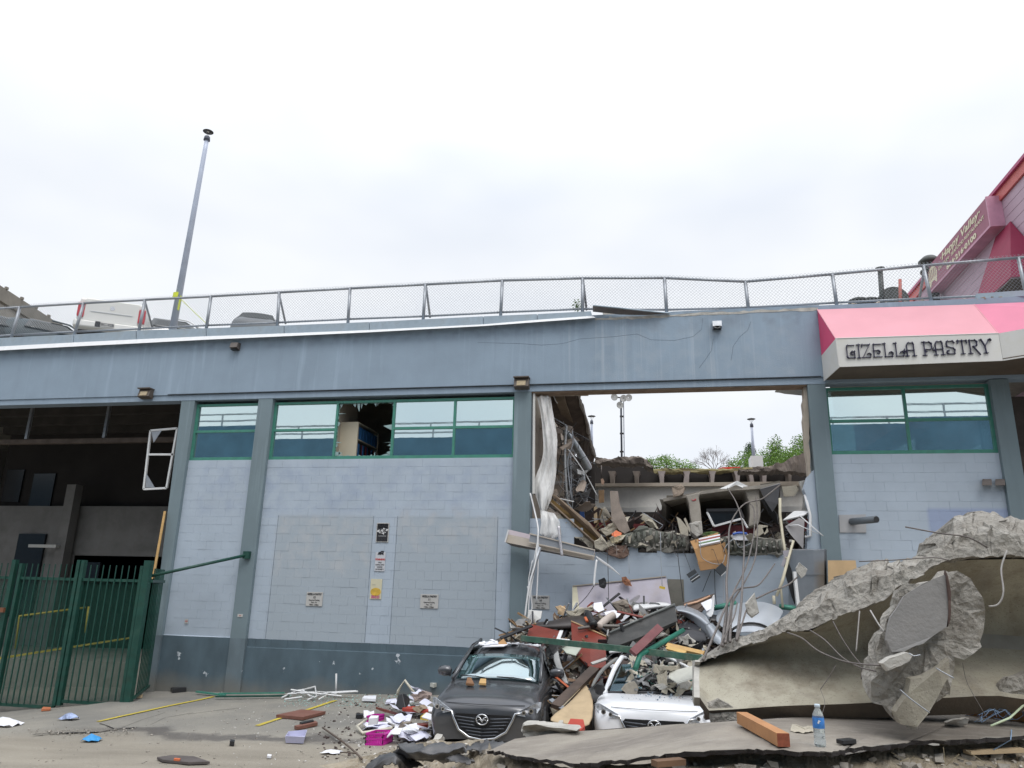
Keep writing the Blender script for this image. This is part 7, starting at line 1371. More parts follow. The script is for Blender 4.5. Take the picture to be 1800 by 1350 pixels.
# ------------------------------------------------------------------ wreck of the white car: cabin
part(twc, 'cabin_floor', BLACK, (lambda m: (setattr(m, 'v', [TW(v) for v in m.v]), m)[1])(MB().box((-.75, 1.3, .4), (.75, 3.6, .75))))
def tw(nm, m, mb, **k): mb.v = [TW(v) for v in mb.v]; return part(twc, nm, m, mb, **k)
tw('dashboard', BLACK, MB().box((-.72, 1.25, .75), (.72, 1.6, 1.0)))
panel('windscreen', WSG, [(1069, 1216, -4.0), (1092, 1168, -3.3), (1118, 1166, -3.3), (1128, 1200, -3.8), (1128, 1217, -4.0)], .01, '', '', parent=twc)
panel('windscreen_edge', BLACK, [(1069, 1217, -4.02), (1224, 1217, -4.02), (1224, 1215, -4.0), (1070, 1214.5, -4.0)], .02, '', '', parent=twc)
for l, r, m_ in (([(1062, 1222, -4.05), (1078, 1180, -3.6), (1090, 1160, -3.2), (1094, 1155, -3.0)], .04, WC), ([(1071, 1147, -3.0), (1110, 1143, -3.0), (1150, 1147, -3.1), (1190, 1163, -3.3), (1236, 1188, -3.7)], .025, WHITEP), ([(1094, 1155, -3.0), (1105, 1158, -2.9), (1116, 1168, -2.8)], .03, WC), ([(1069, 1213, -4.0), (1080, 1188, -3.6), (1091, 1168, -3.3)], .014, BLACK)):
    cable('roof_pillar', m_, l, r, '', '', parent=twc)
bend('torn_door_frame', M('dusty grey door frame', (.22,.22,.21), .45, .2, 3, metal=.2), [[(1085, 1153, -3.2), (1066, 1166, -3.4), (1050, 1180, -3.7), (1034, 1212, -4.2)], [(1090, 1158, -3.2), (1070, 1172, -3.4), (1055, 1186, -3.7), (1041, 1215, -4.2)]], .05, 'dusty grey door frame bent open left of the white car', 'car door')
panel('door_card', M('dark door card', (.05,.05,.05), .6), [(1034, 1212, -4.1), (1060, 1192, -3.8), (1060, 1222, -4.1), (1052, 1240, -4.3), (1038, 1228, -4.3)], .06, 'dark door card folded against the white car', 'car door')
solo('broken_mirror', BLACK, lump(P([(1042, 1208), (1050, 1202), (1060, 1205), (1063, 1214), (1056, 1222), (1046, 1218)], -4.5), .12, .02, 90, step=.04), 'broken black door mirror of the white car', 'mirror')
for i, (l, dep, m_, lab) in enumerate((([(1093, 1212), (1100, 1204), (1114, 1200), (1122, 1210), (1120, 1220), (1104, 1222)], .15, M('beige block', (.42,.37,.3), .9, .2, 6, bmp=.5), 'beige broken block sitting on the base of the white car windscreen'), ([(1107, 1220), (1112, 1218), (1119, 1222), (1116, 1227), (1109, 1226)], .06, M('pink scrap', (.6,.3,.35), .8), 'small pink scrap on the white bonnet'), ([(1155, 1188), (1168, 1184), (1172, 1176), (1174, 1205), (1158, 1205)], .2, DRY, 'upright plaster shard in the white car cabin'), ([(1150, 1206), (1165, 1202), (1174, 1208), (1160, 1214)], .12, CONCB, 'pale chunk on the white car dashboard'), ([(1194, 1200), (1206, 1196), (1214, 1202), (1208, 1212), (1196, 1210)], .15, CONCB, 'grey chunk at the right of the white car windscreen'), ([(1155, 1172), (1190, 1170), (1192, 1178), (1160, 1180)], .15, DRY, 'flat plaster chunk under the roof rail of the white car'))):
    solo('rubble_chunk', m_, lump(P(l, -4.05), dep, .018, 100+i, step=.05), lab, 'rubble')
panel('cream_sheet', M('cream white panel', (.66,.65,.58), .5, .05, 3), [(1175, 1190, -4.1), (1178, 1180, -4.0), (1226, 1168, -4.2), (1230, 1186, -4.5), (1190, 1199, -4.3)], .03, 'cream white panel lying in the cabin of the white car', 'panel')
def in_cab(r): return at(r.uniform(1080, 1236), r.uniform(1158, 1213), -3.7-r.random()*.3+.0)
def in_cab2(r): py = r.uniform(1155, 1214); return at(r.uniform(1100+max(0, (1200-py))*.1, 1234), py, -2.9-(py-1155)/59*1.05)
scatter('cabin_rubble', CONCB, 130, in_cab2, .015, .07, 41); scatter('cabin_glass', M('green glass crumbs', (.12,.26,.22), .25, .3, 20, bmp=0), 220, in_cab2, .01, .05, 42, flat=.3); torn('cabin_torn', M('torn grey sheet'), 26, in_cab2, 74, .04, .16); torn('cabin_boards', DRY, 24, in_cab2, 75, .04, .14); scatter('cabin_dark_bits', BLACK, 160, in_cab2, .02, .09, 43)
panel('cabin_back', M('dark rubble'), [(1094, 1150, -2.5), (1236, 1150, -2.5), (1236, 1215, -3.2), (1080, 1215, -3.2)], .1, '', '', parent=twc)
def on_bon(r): x = r.uniform(-.5, .65); y = r.uniform(.45, 1.1); return TW(Vector((x, y, .955+(y-.3)*.13-.05*x*x)))
scatter('bonnet_crumbs', M('blue grey crumbs', (.2,.25,.3), .8), 60, on_bon, .004, .018, 44)
# ------------------------------------------------------------------ trees beyond the far deck
def leafm(name, col): return M(name, col, .7, .35, .9, bmp=0, spec=.2)
L1 = leafm('fresh green leaves', (.17,.29,.06)); L2 = leafm('mid green leaves', (.12,.21,.045)); L3 = leafm('dark conifer foliage', (.04,.085,.03)); BARK = M('bark', (.13,.11,.09), .9, .2, 4)
def crown(clumps, n, s, seed, mbs):
    r = random.Random(seed)
    tot = sum(c[1]*c[2] for c in clumps)
    for c, rx, rz in clumps:
        for _ in range(int(n*rx*rz/tot)):
            u = Vector((r.gauss(0, 1), r.gauss(0, 1), r.gauss(0, 1))).normalized()*(r.random()**.45); u *= 1+.35*noise.noise(u*2.3+c)
            p = c+Vector((u.x*rx, u.y*rx, u.z*rz)); a = Vector((r.uniform(-1, 1), r.uniform(-1, 1), r.uniform(-1, 1))).normalized()*s*r.uniform(.6, 1.3); b = a.orthogonal().normalized()*s*.6
            b = Matrix.Rotation(r.uniform(0, 6), 3, a.normalized())@b
            mb = mbs[0 if noise.noise(p*1.3) > -.1 or len(mbs) < 2 else 1]; mb.add([p-a*.6, p+b*.7, p+a*.9, p-b*.7], [(0, 1, 2, 3)])
def tree(label, px, py, Y, cl, n, s, mats, seed, name='leafy_tree'):
    base = at(px, py, Y); t = thing(name, label, 'tree', (base.x, base.y, 0), 'trees beyond the far deck'); mbs = [MB() for _ in mats]
    crown([(at(a, b, Y+dy), rx, rz) for a, b, dy, rx, rz in cl], n, s, seed, mbs)
    for m, mb in zip(mats, mbs):
        if mb.v: part(t, 'crown', m, mb, kind='stuff')
    part(t, 'trunk', BARK, MB().tube([(base.x, base.y, 0), (base.x+.1, base.y, base.z*.6), base], [.3, .22, .08], 8))
    r = random.Random(seed+1)
    for a, b, dy, rx, rz in cl[:4]:
        e = at(a, b, Y+dy); part(t, 'limb', BARK, MB().tube([Vector((base.x, base.y, base.z*.55)), (Vector((base.x, base.y, base.z*.8))+e)/2, e+Vector((0, 0, rz*.5))], [.12, .07, .02], 5))
tree('low bushy light green tree left of the bare tree beyond the far deck', 1170, 822, 44, [(1150, 818, 0, 1.1, .7), (1172, 816, 0, 1.2, .8), (1195, 820, 0, 1.1, .6), (1140, 812, 0, .5, .35), (1168, 807, 0, .5, .35), (1215, 823, 0, .8, .4)], 3000, .09, [L1, L2], 1)
tree('loose green tree standing just left of the white cabinet', 1305, 822, 46, [(1300, 815, 0, 1.1, .6), (1288, 818, 0, .7, .5), (1310, 806, 0, .7, .8), (1335, 812, 0, 1.0, .9), (1318, 818, 0, 1.0, .7)], 2600, .09, [L1, L2], 2)
tree('narrow dark columnar tree behind the slim lamp post', 1318, 800, 50, [(1316, 800, 0, .45, 1.1), (1321, 792, 0, .4, .8)], 1500, .08, [L3], 3, 'columnar_tree')
tree('twin topped dark green tree right of the white cabinet', 1362, 815, 42, [(1358, 790, 0, .45, 1.0), (1366, 788, 0, .5, 1.1), (1360, 806, 0, 1.5, 1.1), (1375, 812, 0, 1.5, 1.0), (1352, 815, 0, 1.0, .9)], 4200, .09, [L2, L1], 4)
tree('bright green broadleaf tree against the right plaster edge', 1410, 810, 38, [(1412, 782, 0, .9, .8), (1420, 790, 0, 1.2, 1.0), (1398, 800, 0, 1.0, .7), (1385, 808, 0, 1.0, .6), (1410, 805, 0, 1.6, .8), (1428, 775, 0, .8, .7)], 4500, .09, [L1, L2], 5)
bt_ = thing('bare_tree', 'leafless grey tree with spreading twigs beyond the far deck', 'tree', at(1255, 822, 44)*Vector((1,1,0)) if 0 else Vector((at(1255, 822, 44).x, 44, 0)))
TW_ = M('bare twig', (.20,.17,.16), .9, .2, 4); mbt = MB(); r_ = random.Random(12)
def br(p, d, l, r, k):
    q = p+d*l+Vector((r_.uniform(-.05, .05), 0, r_.uniform(-.03, .05)))*l; mbt.tube([p, (p+q)/2+Vector((r_.uniform(-.06, .06), 0, .03))*l, q], [r, r*.8, r*.62], 4, cap=False)
    if k:
        for _ in range(3 if k > 2 else 2+(r_.random() < .5)):
            nd = (d+Vector((r_.uniform(-.8, .8), r_.uniform(-.5, .5), r_.uniform(-.25, .5)))).normalized(); br(p.lerp(q, r_.uniform(.6, 1)), nd, l*r_.uniform(.6, .82), r*.6, k-1)
b0 = at(1255, 824, 44)
part(bt_, 'trunk', TW_, MB().tube([(b0.x, 44, 0), (b0.x, 44, b0.z-.3), b0], [.2, .12, .09], 7))
for dx in (-1.3, -.7, -.1, .5, 1.2): br(b0+Vector((0, 0, -.25)), Vector((dx, r_.uniform(-.3, .3), 1.0)).normalized(), .75, .035, 5)
part(bt_, 'branches', TW_, mbt, kind='stuff')
# weed on the roof edge
mbw = MB(); crown([(at(1014, 538, .35), .12, .2)], 90, .035, 9, [mbw]); mbw.tube([at(1016, 549, .35), at(1013, 532, .35)], .006, 4); solo('weed', L2, mbw, 'small green weed growing at the foot of the fence on the roof edge', 'plant')
# ------------------------------------------------------------------ things on the slab, near the camera
zt2 = 1.603
PET = None
def pet():
    m, nt, bs, o = mk('clear blue plastic'); bs.inputs['Base Color'].default_value = (.8,.9,.97, 1); bs.inputs['Roughness'].default_value = .06; bs.inputs['Transmission Weight'].default_value = .9; bs.inputs['IOR'].default_value = 1.2; return m
PET = pet(); b0 = atz(1442, 1311, zt2); H_ = .215
bo = thing('water_bottle', 'small clear blue water bottle standing on the asphalt slab', 'bottle', b0)
pr = [(.0, 0), (.028, .0), (.031, .008), (.031, .03), (.029, .036), (.031, .042), (.031, .06), (.0295, .066), (.031, .072), (.031, .09)]
part(bo, 'body', PET, spin(b0, pr+[(.031, .15), (.028, .165), (.014, .192), (.013, .200)], 20), smooth=True)
part(bo, 'label', M('blue bottle label', (.05,.22,.60), .4, .3, 30, bmp=0), spin(b0, [(.0315, .092), (.0318, .094), (.0318, .146), (.0315, .148)], 20), smooth=True); part(bo, 'label_mark', INKW, MB().prism([b0+Vector((x, -.0325, z)) for x, z in ((-.012, .12), (-.004, .116), (0, .128), (.008, .13), (-.004, .138))], .001, (0, 1, 0)))
part(bo, 'cap', M('pale cap', (.62,.72,.8), .4, bmp=0), spin(b0, [(.0, .199), (.0155, .199), (.0155, .214), (.014, .216), (0, .216)], 14), smooth=True)
OR = M('orange brown timber', (.46,.22,.09), .55, .15, 5); ORE = M('dark timber end grain', (.26,.07,.035), .6, .3, 30)
e0, e1 = atz(1378, 1313, 1.605), atz(1305, 1272, 1.605); up = Vector((0, 0, .035)); tm = thing('timber_beam', 'square orange brown timber beam sticking out from under the fallen concrete beam', 'timber', e0)
part(tm, 'beam', OR, MB().bar(e0+up, e1+up, .07, .07), bevel=.003); d_ = (e0-e1).normalized(); part(tm, 'end_grain', ORE, MB().bar(e0+up+d_*.0005, e0+up+d_*.003, .068, .068))
a, b = atz(1760, 1252, 1.605), atz(1850, 1262, 1.605); solo('timber_beam', OR, MB().bar(atz(1700, 1254, 1.61)+up*.7, atz(1860, 1272, 1.61)+up*.7, .07, .07), 'dark orange timber lying at the far right under the blue twine', 'timber')
solo('black_box', BLACK, MB().bar(atz(1476, 1308, 1.605)+Vector((0,0,.012)), atz(1500, 1306, 1.605)+Vector((0,0,.012)), .05, .025), 'small flat black box lying right of the water bottle', 'box', bevel=.004)
solo('board_splinter', DRY, lump([atz(1392, 1285, 1.605), atz(1412, 1288, 1.605), atz(1430, 1286, 1.605), atz(1434, 1279, 1.61), atz(1410, 1279, 1.62), atz(1394, 1275, 1.63)], .03, .006, 201, step=.02), 'yellowish splintered board left of the water bottle', 'board')
solo('slab_shard', CONCB, lump([atz(1666, 1276, 1.605), atz(1690, 1278, 1.605), atz(1702, 1272, 1.63), atz(1704, 1264, 1.66), atz(1680, 1266, 1.66), atz(1666, 1270, 1.64)], .06, .008, 202, step=.03), 'triangular pale concrete shard lying under the beam at right', 'rubble')
for l, z, lab in (([(1240, 1272), (1290, 1269), (1350, 1267), (1420, 1266), (1450, 1264)], 1.6, 'loose concrete crumbs')[:3],):
    pass
tw_m = M('pale blue twine', (.28,.42,.62), .6, .2, bmp=0); r_ = random.Random(31)
tn = thing('blue_twine', 'tangle of pale blue twine lying on the slab at the far right', 'twine', atz(1765, 1275, 1.62))
for k in range(9):
    c = atz(1735+r_.uniform(-5, 55), 1262+r_.uniform(-8, 12), 1.63); pts = [c+Vector((math.cos(a_*.7+k)*r_.uniform(.04, .12), math.sin(a_*.7)*.04, .05+math.sin(a_*1.1+k)*r_.uniform(.02, .06))) for a_ in range(10)]; part(tn, 'strand', tw_m, MB().tube(pts, .0018, 4), smooth=True)
part(tn, 'tail', tw_m, MB().tube([atz(1778, 1283, 1.61), atz(1770, 1298, 1.61)+Vector((0,-.05,0)), atz(1735, 1325, 1.5)], .003, 4))
cable('green_straw', M('pale green rod', (.45,.52,.35), .5), [(1799, 1240, -11.2), (1775, 1262, -11.4), (1742, 1276, -11.5)], .006, 'pale green rod rising from the blue twine', 'rod', sm=False)
splinters('slab_straws', M('straw', (.3,.25,.16), .8), 14, lambda r: atz(r.uniform(1560, 1800), r.uniform(1296, 1345), 1.5), 301, .015, .06, .004)
# pieces of layered board poking from the mound edge
for i, (l, m_, w_, lab) in enumerate((([(1658, 1309), (1790, 1303)], DRY, .03, 'thin pale board poking out of the slab edge at right'), ([(1150, 1342), (1200, 1338)], M('rust brown bark', (.16,.09,.05), .8, .3), .03, 'rust brown splinter under the slab edge'), ([(1700, 1322), (1800, 1318)], WOODT, .02, 'tan lath lying in the rubble under the slab edge at right'))):
    a, b = atz(*l[0], 1.52), atz(*l[1], 1.52); solo('buried_board', m_, MB().bar(a, b, .06, w_), lab, 'board')
# dark curled metal sheets, bottom centre
CU = M('scuffed black sheet', (.085,.085,.09), .42, .35, 4, metal=.2, bmp=.3, dirt=.45, dcol=(.22,.2,.18))
def zs_(l, z): return [atz(x, y, z+dz) if dz else atz(x, y, z) for x, y, dz in [(q+(0,))[:3] for q in l]]
def curl_sheet(rows, label):
    g = [[atz(x, y, z) for x, y, z in r] for r in rows]; m, n = len(g), len(g[0]); K = 7; fine = []
    for i in range((m-1)*K+1):
        a, fa_ = min(i//K, m-2), 0; fa_ = i/K-a; r2 = []
        for j in range((n-1)*K+1):
            b = min(j//K, n-2); fb_ = j/K-b; p = g[a][b].lerp(g[a][b+1], fb_).lerp(g[a+1][b].lerp(g[a+1][b+1], fb_), fa_)
            ed = i in (0, (m-1)*K) or j in (0, (n-1)*K)
            p = p+nz_(p, 4, .05)+nz_(p, 11, .018)+(nz_(p, 30, .03) if ed else Vector()); r2.append(p)
        fine.append(r2)
    return solo('curled_metal_sheet', CU, MB().grid(fine, .006), label, 'metal sheet', smooth=True)
curl_sheet([[(697, 1304, .98), (722, 1307, 1.0), (750, 1311, 1.02), (785, 1309, 1.05), (812, 1307, 1.08)], [(695, 1316, .98), (720, 1320, 1.0), (752, 1322, 1.03), (790, 1319, 1.06), (818, 1312, 1.12)], [(694, 1324, .88), (718, 1334, .88), (755, 1334, .9), (792, 1326, .98), (818, 1318, 1.1)], [(705, 1330, .8), (730, 1338, .8), (758, 1338, .84), (785, 1334, .9), (812, 1326, 1.02)]], 'long dark curled metal sheet lying in front of the dark car')
curl_sheet([[(640, 1350, .72), (662, 1332, .8), (688, 1323, .86), (712, 1330, .86), (738, 1345, .8)], [(650, 1356, .76), (670, 1342, .84), (692, 1334, .9), (710, 1342, .86), (726, 1352, .8)], [(660, 1366, .7), (676, 1352, .8), (695, 1346, .86), (706, 1352, .8), (716, 1362, .74)]], 'second dark curled metal sheet at the bottom edge of the picture')
curl_sheet([[(782, 1334, .98), (810, 1330, 1.02), (830, 1334, 1.04)], [(786, 1346, .96), (812, 1342, 1.0), (832, 1342, 1.02)]], 'short dark metal flap right of the long curled sheet')
curl_sheet([[(815, 1306, 1.04), (840, 1304, 1.08), (862, 1300, 1.12), (885, 1302, 1.14)], [(812, 1322, 1.0), (838, 1320, 1.04), (858, 1316, 1.1), (866, 1312, 1.12)]], 'flat dark roofing scrap between the curled sheet and the slab')
# ------------------------------------------------------------------ litter on the parking ground
def gp_(px, py, up=.0): p = gat(px, py); p.z = gh(p.x, p.y)+.012+up; return p
def flat(name, mat, l, th, label, cat, group=None, up=0.0, tilt=0.):
    pts = [gp_(*q)+Vector((0, 0, up+tilt*(i % 2))) for i, q in enumerate(l)]
    return solo(name, mat, MB().prism(pts, th, (0, 0, 1)), label, cat, group)
flat('cabinet_board', M('dusty red brown board', (.20,.085,.06), .7, .15, 4, dirt=.25), [(485, 1263), (530, 1253), (572, 1257), (532, 1268)], .05, 'large dusty red brown board lying over the second yellow line', 'board')
flat('cabinet_board', M('dusty red brown board'), [(517, 1282), (554, 1274), (558, 1277), (522, 1284)], .05, 'narrow red brown board lying in front of the large one', 'board'); flat('board_slot', BLACK, [(526, 1278), (549, 1274), (551, 1276), (530, 1280)], .07, 'dark strip along the narrow red board', 'strip')
flat('asphalt_patch', M('loose asphalt flake', (.10,.085,.08), .8, .2, 5), [(275, 1338), (300, 1335), (340, 1338), (368, 1347), (330, 1349), (285, 1344)], .03, 'dark loose asphalt flake at the bottom edge left of centre', 'asphalt flake'); flat('orange_chip', M('orange plastic'), [(305, 1344), (316, 1345), (314, 1347), (304, 1346)], .05, 'tiny orange chip on the dark asphalt flake', 'chip')
bx = thing('plastic_tub', 'clear lilac plastic tub lying on the wet strip of ground', 'tub', gp_(520, 1308)); TUB = M('clear lilac plastic', (.50,.50,.66), .3, .1, 4, bmp=0)
q0, q1, q2, q3 = gp_(503, 1307), gp_(533, 1309), gp_(537, 1297), gp_(508, 1299)
part(bx, 'base', TUB, MB().prism([q0, q1, q2, q3], .02, (0, 0, 1)))
for a, b in ((q0, q1), (q1, q2), (q2, q3), (q3, q0)): part(bx, 'side', TUB, MB().prism([a, b, b+(b-(q0+q2)/2)*.12+Vector((0, 0, .1)), a+(a-(q0+q2)/2)*.12+Vector((0, 0, .1))], .008))
def crumple(name, px, py, w_, h_, mat, label, cat, seed, group=None):
    r = random.Random(seed); c = gp_(px, py); rows = []
    for i in range(5): rows.append([c+Vector((w_*(j/5-.5)+r.uniform(-.02, .02), w_*.7*(i/4-.5)+r.uniform(-.02, .02), h_*math.sin(pi*j/5)*math.sin(pi*i/4)+r.uniform(0, h_*.5))) for j in range(6)])
    return solo(name, mat, MB().grid(rows, .004), label, cat, group, smooth=False)
crumple('paper_scrap', 8, 1276, .5, .1, PAPER, 'crumpled white paper at the far left edge by the gate', 'paper', 1); crumple('blue_wrapper', 161, 1299, .28, .07, M('cyan wrapper', (.03,.28,.62), .4), 'small cyan wrapper on the ground before the cracked edge', 'wrapper', 2)
crumple('plastic_bag', 122, 1265, .3, .09, M('blue and white wrapper', (.35,.42,.62), .4, .4, 12), 'crumpled blue and white wrapper at the tip of the driveway edge', 'wrapper', 3); crumple('paper_scrap', 583, 1325, .26, .03, PAPER, 'folded white paper at the bottom right of the plastic tub', 'paper', 4)
crumple('paper_scrap', 820, 1336, .15, .03, PAPER, 'small white paper below the curled metal sheet', 'paper', 5) if 0 else None
flat('black_can', BLACK, [(403, 1312), (411, 1313), (412, 1309), (404, 1308)], .06, 'tiny black block lying on the open ground', 'block'); flat('white_chip', PAPER, [(470, 1331), (477, 1332), (476, 1335), (469, 1334)], .03, 'small white chip left of the folded paper', 'chip')
flat('orange_brick', M('orange brick', (.5,.16,.07), .8), [(72, 1251), (88, 1250), (89, 1247), (75, 1247)], .04, 'small orange brick piece in front of the gate', 'brick'); flat('wood_offcut', WOODT, [(235, 1228), (250, 1227), (251, 1224), (238, 1224)], .05, 'tan wood offcut at the foot of the gate return', 'timber')
solo('black_tray', BLACK, MB().bar(gp_(301, 1217, .04), gp_(325, 1215, .04), .3, .09), 'small black tray against the wall by the second column', 'tray')
# green window parts and the white tangle by the wall
for a, b, w_, lab in (((345, 1221), (395, 1225), .10, 'short green frame piece at the foot of the wall'), ((379, 1229), (508, 1226), .09, 'long dark green frame piece at the foot of the wall'), ((384, 1224), (500, 1221), .04, 'pale green frame strip lying against the long one')):
    solo('green_frame_piece', GREENL if 0 else (GREEND if 'long dark' in lab else GREEN), MB().bar(gp_(*a, .05), gp_(*b, .03), w_*.7, .03), lab, 'window frame')
tg = thing('white_strip_tangle', 'tangle of thin white strips and bent frames lying along the foot of the wall', 'debris', gp_(545, 1225))
for k, (l) in enumerate(([(495, 1224), (520, 1217), (553, 1214), (556, 1222)], [(505, 1222), (545, 1226), (600, 1222)], [(520, 1226), (560, 1215), (590, 1222)], [(540, 1230), (575, 1220), (625, 1222)], [(560, 1224), (575, 1228), (560, 1232)], [(530, 1219), (545, 1222), (552, 1229)], [(500, 1228), (530, 1230)], [(585, 1221), (628, 1223)], [(510, 1219), (555, 1218)])):
    part(tg, 'strip', WHITEP, MB().tube([gp_(x, min(1234, y+5), .03+.05*((k+i) % 3)) for i, (x, y) in enumerate(l)], .018, 4))
cable('upright_white_strip', WHITEP, [(591, 1184, -.35), (590.5, 1221, -.35)], .022, 'single white strip standing against the dark wall base', 'strip', sm=False, seg=4)
cable('bent_strip', M('cream frame', (.6,.56,.46), .6), [(698, 1222, -1.3), (700, 1214, -1.3), (711.5, 1196, -1.3), (733, 1225, -1.3)], .028, 'cream strip bent into a tall point behind the black case', 'frame', sm=False, seg=4)
cable('bent_strip', M('cream frame'), [(627, 1277, -4.0), (638, 1289, -4.3), (690, 1280, -4.2)], .028, 'cream bent strip lying beside the magenta basket', 'frame', sm=False, seg=4); cable('bent_strip', M('cream frame'), [(645, 1264, -3.6), (627, 1277, -4.0)], .022, 'short cream strip joining the magenta tray', 'frame', sm=False, seg=4)
solo('black_case', BLACK, MB().hexa([*P([(694, 1248), (714, 1246)], -2.6), *P([(720, 1240), (700, 1240)], -2.0), *P([(699, 1222), (708, 1218)], -2.5), *P([(721, 1228), (712, 1218)], -2.0)]), 'black upright case standing among the papers left of the dark car', 'case', bevel=.02)
# papers, books and boards beside the dark car
r_ = random.Random(77); LIL = M('lilac tinted paper', (.72,.72,.84), .8, .04, bmp=0)
for k in range(46):
    px = r_.uniform(640, 762) if k > 8 else r_.uniform(676, 760); lo = interp([(640, 1262), (680, 1250), (700, 1245), (762, 1212)], px); hi = interp([(640, 1285), (680, 1318), (762, 1312)], px); py = r_.uniform(lo, hi)
    if px < 690 and 1284 < py < 1314: continue
    c = gp_(px, py, r_.uniform(.01, .22) if px > 690 else .02); a = r_.uniform(0, 3.1); w_, h_ = r_.uniform(.09, .17), r_.uniform(.07, .14); tx_ = Vector((math.cos(a), math.sin(a), r_.uniform(-.3, .3)))*w_; ty = Vector((-math.sin(a), math.cos(a), r_.uniform(-.1, .5)))*h_
    rows = [[c+tx_*u+ty*v+Vector((0, 0, .02*math.sin(u*3+k))) for u in (-1, -.3, .3, 1)] for v in (-1, 0, 1)]
    tag(MB().grid(rows, .003+.012*(k % 4 == 0)).build('paper_sheet', [PAPER, LIL][k % 2]), ['loose white paper sheet in the litter left of the dark car', 'loose lilac white paper sheet in the litter left of the dark car'][k % 2], 'paper', ['white papers strewn beside the dark car', 'lilac papers strewn beside the dark car'][k % 2])
for (l, m_, th, up_, lab) in (([(660, 1253), (690, 1262), (700, 1266), (672, 1258)], REDW, .04, .06, 'dark red board under the papers, left end of the heap'), ([(706, 1262), (752, 1266), (752, 1259), (712, 1258)], M('bright brick red pad'), .05, .1, 'brick red board beside the car bumper in the paper heap'), ([(725, 1298), (752, 1292), (752, 1288), (728, 1291)], REDW, .05, .1, 'dark red board in front of the heap by the bumper'), ([(702, 1292), (740, 1288), (748, 1286), (706, 1288)], M('navy book', (.03,.05,.2), .5), .05, .06, 'navy blue flat book low in the paper heap'), ([(738, 1280), (752, 1282), (752, 1272), (746, 1273)], M('yellow plastic', (.65,.48,.05), .5), .05, .12, 'yellow plastic piece by the dark car bumper'), ([(636, 1235), (660, 1236), (661, 1230), (640, 1230)], PAPER, .05, .02, 'white folded paper with a navy end by the wall'), ([(677, 1241), (696, 1238), (696, 1234), (680, 1236)], LIL, .04, .02, 'lilac folded paper left of the black case'), ([(625, 1264), (638, 1264), (638, 1261), (626, 1261)], BLACK, .05, .01, 'flat black bar lying left of the magenta tray'), ([(750, 1220), (762, 1224), (771, 1220), (770, 1211), (754, 1212)], M('cream white panel'), .08, .15, 'cream foam sheet leaning by the dark car mirror')):
    flat('litter_board' if 'board' in lab else 'litter_item', m_, l, th, lab, 'board' if 'board' in lab else 'litter', up=up_)
for l, Y_, m_, lab, s in (([(690, 1285), (705, 1272), (718, 1270), (720, 1280), (708, 1287), (694, 1288)], -4.2, M('grey brown lump'), 'grey brown rubble lump in the middle of the paper heap', 1), ([(725, 1245), (738, 1238), (744, 1246), (735, 1252)], -2.8, M('tan rubble', (.36,.28,.2), .9, .2, 6, bmp=.5), 'tan rubble lump behind the papers', 2), ([(756, 1306), (762, 1296), (772, 1298), (770, 1310), (760, 1312)], -6.2, CONCB, 'pale crumbly chunk in front of the dark car bumper', 3), ([(722, 1222), (745, 1216), (756, 1222), (750, 1232), (728, 1234)], -1.8, M('pinkish rubble', (.36,.28,.25), .9, .2, 6, bmp=.5), 'pinkish rubble heap between the black case and the car', 4)):
    solo('rubble_chunk', m_, lump(P(l, Y_), .25, .04, 210+s, step=.06), lab, 'rubble')
MAG = M('magenta plastic', (.52,.02,.32), .4, .1, bmp=0)
def basket(x0, y0, x1, y1, label, dd=.3):
    a, b = gp_(x0, y1), gp_(x1, y1); h = (y1-y0)/1300*10.5; t = thing('plastic_basket', label, 'basket', a); dp = Vector((.05, dd, 0)); ex = (b-a)*.06
    for p, q in ((a, b), (b, b+dp), (b+dp, a+dp), (a+dp, a)):
        n = 9 if (q-p).length > .25 else 6
        for k in range(n+1):
            s_ = p.lerp(q, k/n); part(t, 'slat', MAG, MB().bar(s_, s_+Vector((0, 0, h)), .012, .008))
        for z in (0, h*.5, h): part(t, 'rim', MAG, MB().bar(p+Vector((0, 0, z)), q+Vector((0, 0, z)), .02, .025))
    part(t, 'base', MAG, MB().prism([a, b, b+dp, a+dp], .01, (0, 0, 1))); return t
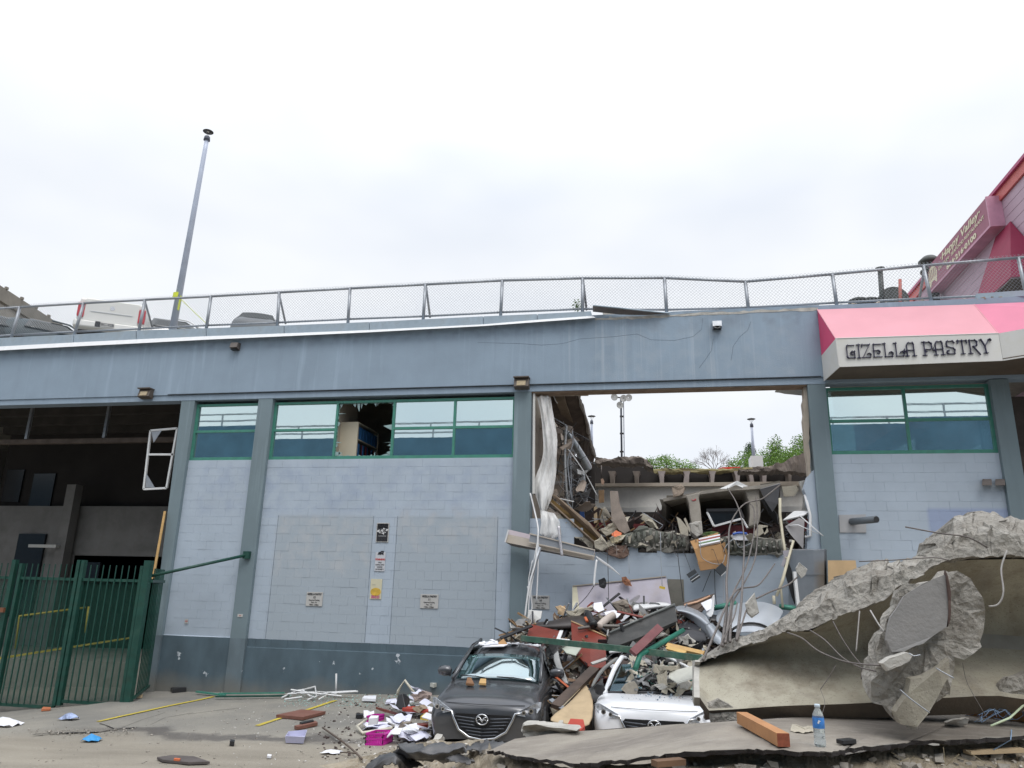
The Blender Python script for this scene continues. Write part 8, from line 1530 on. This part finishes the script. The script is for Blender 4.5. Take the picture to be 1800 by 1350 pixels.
basket(642, 1293, 672, 1311, 'magenta slatted basket standing in front of the paper heap'); basket(644, 1260, 661, 1270, 'smaller magenta tray behind the magenta basket', .25)
flat('paper_stack', PAPER, [(646, 1292), (662, 1290), (664, 1286), (650, 1286)], .1, 'white paper block lying on top of the magenta basket', 'paper', up=.12)
cable('bent_rod', M('brown bent rod', (.12,.09,.07), .7), [(567, 1279, -4.0), (600, 1302, -5.0), (622, 1320, -5.6), (636, 1334, -6.2)], .014, 'thin brown bent rod on the ground at the bottom centre', 'rod'); cable('bent_rod', M('brown bent rod'), [(598, 1322, -5.6), (628, 1324, -5.8)], .01, 'short brown stick beside the bent rod', 'stick')
# cracked edge of the driveway
ck = []; 
for (l, w_, dz) in (([(58, 1293), (90, 1290), (130, 1289), (175, 1288), (205, 1283), (240, 1280)], .05, .02), ([(175, 1272), (185, 1275), (200, 1282)], .015, .018), ([(215, 1280), (250, 1266), (275, 1258), (290, 1253)], .012, .018), ([(265, 1275), (290, 1262), (340, 1253)], .01, .018), ([(330, 1256), (380, 1250), (420, 1246)], .006, .018)):
    pts = [gp_(*q) for q in l]; pts = dens(pts, 5); rows = [[], []]
    for i, p in enumerate(pts):
        w2 = w_*(.4+.8*random.random()); rows[0].append(p+Vector((0, w2, -.006+dz*.2))); rows[1].append(p+Vector((0, -w2, -.006+dz*.2)))
    tag(MB().grid(rows, .002).build('ground_crack', M('dark crack', (.03,.027,.025), .9, bmp=0)), kind='structure')
scatter('crack_gravel', M('loose stones'), 150, lambda r: (lambda p: p)(gp_(r.uniform(50, 250), 1292-r.uniform(0, 1)*9+r.uniform(-2, 3))), .006, .022, 55)
# scattered scraps on roof edge debris line above awning
scatter('roof_edge_scraps', M('pale edge scraps', (.35,.3,.24), .8), 110, lambda r: at(r.uniform(1440, 1800), interp([(1440, 541), (1800, 524)], 1440+(r.random()*360)), .05) if 0 else (lambda px: at(px, 540-(px-1440)*.045+r.uniform(-2, 3), .0))(r.uniform(1440, 1800)), .01, .06, 66)
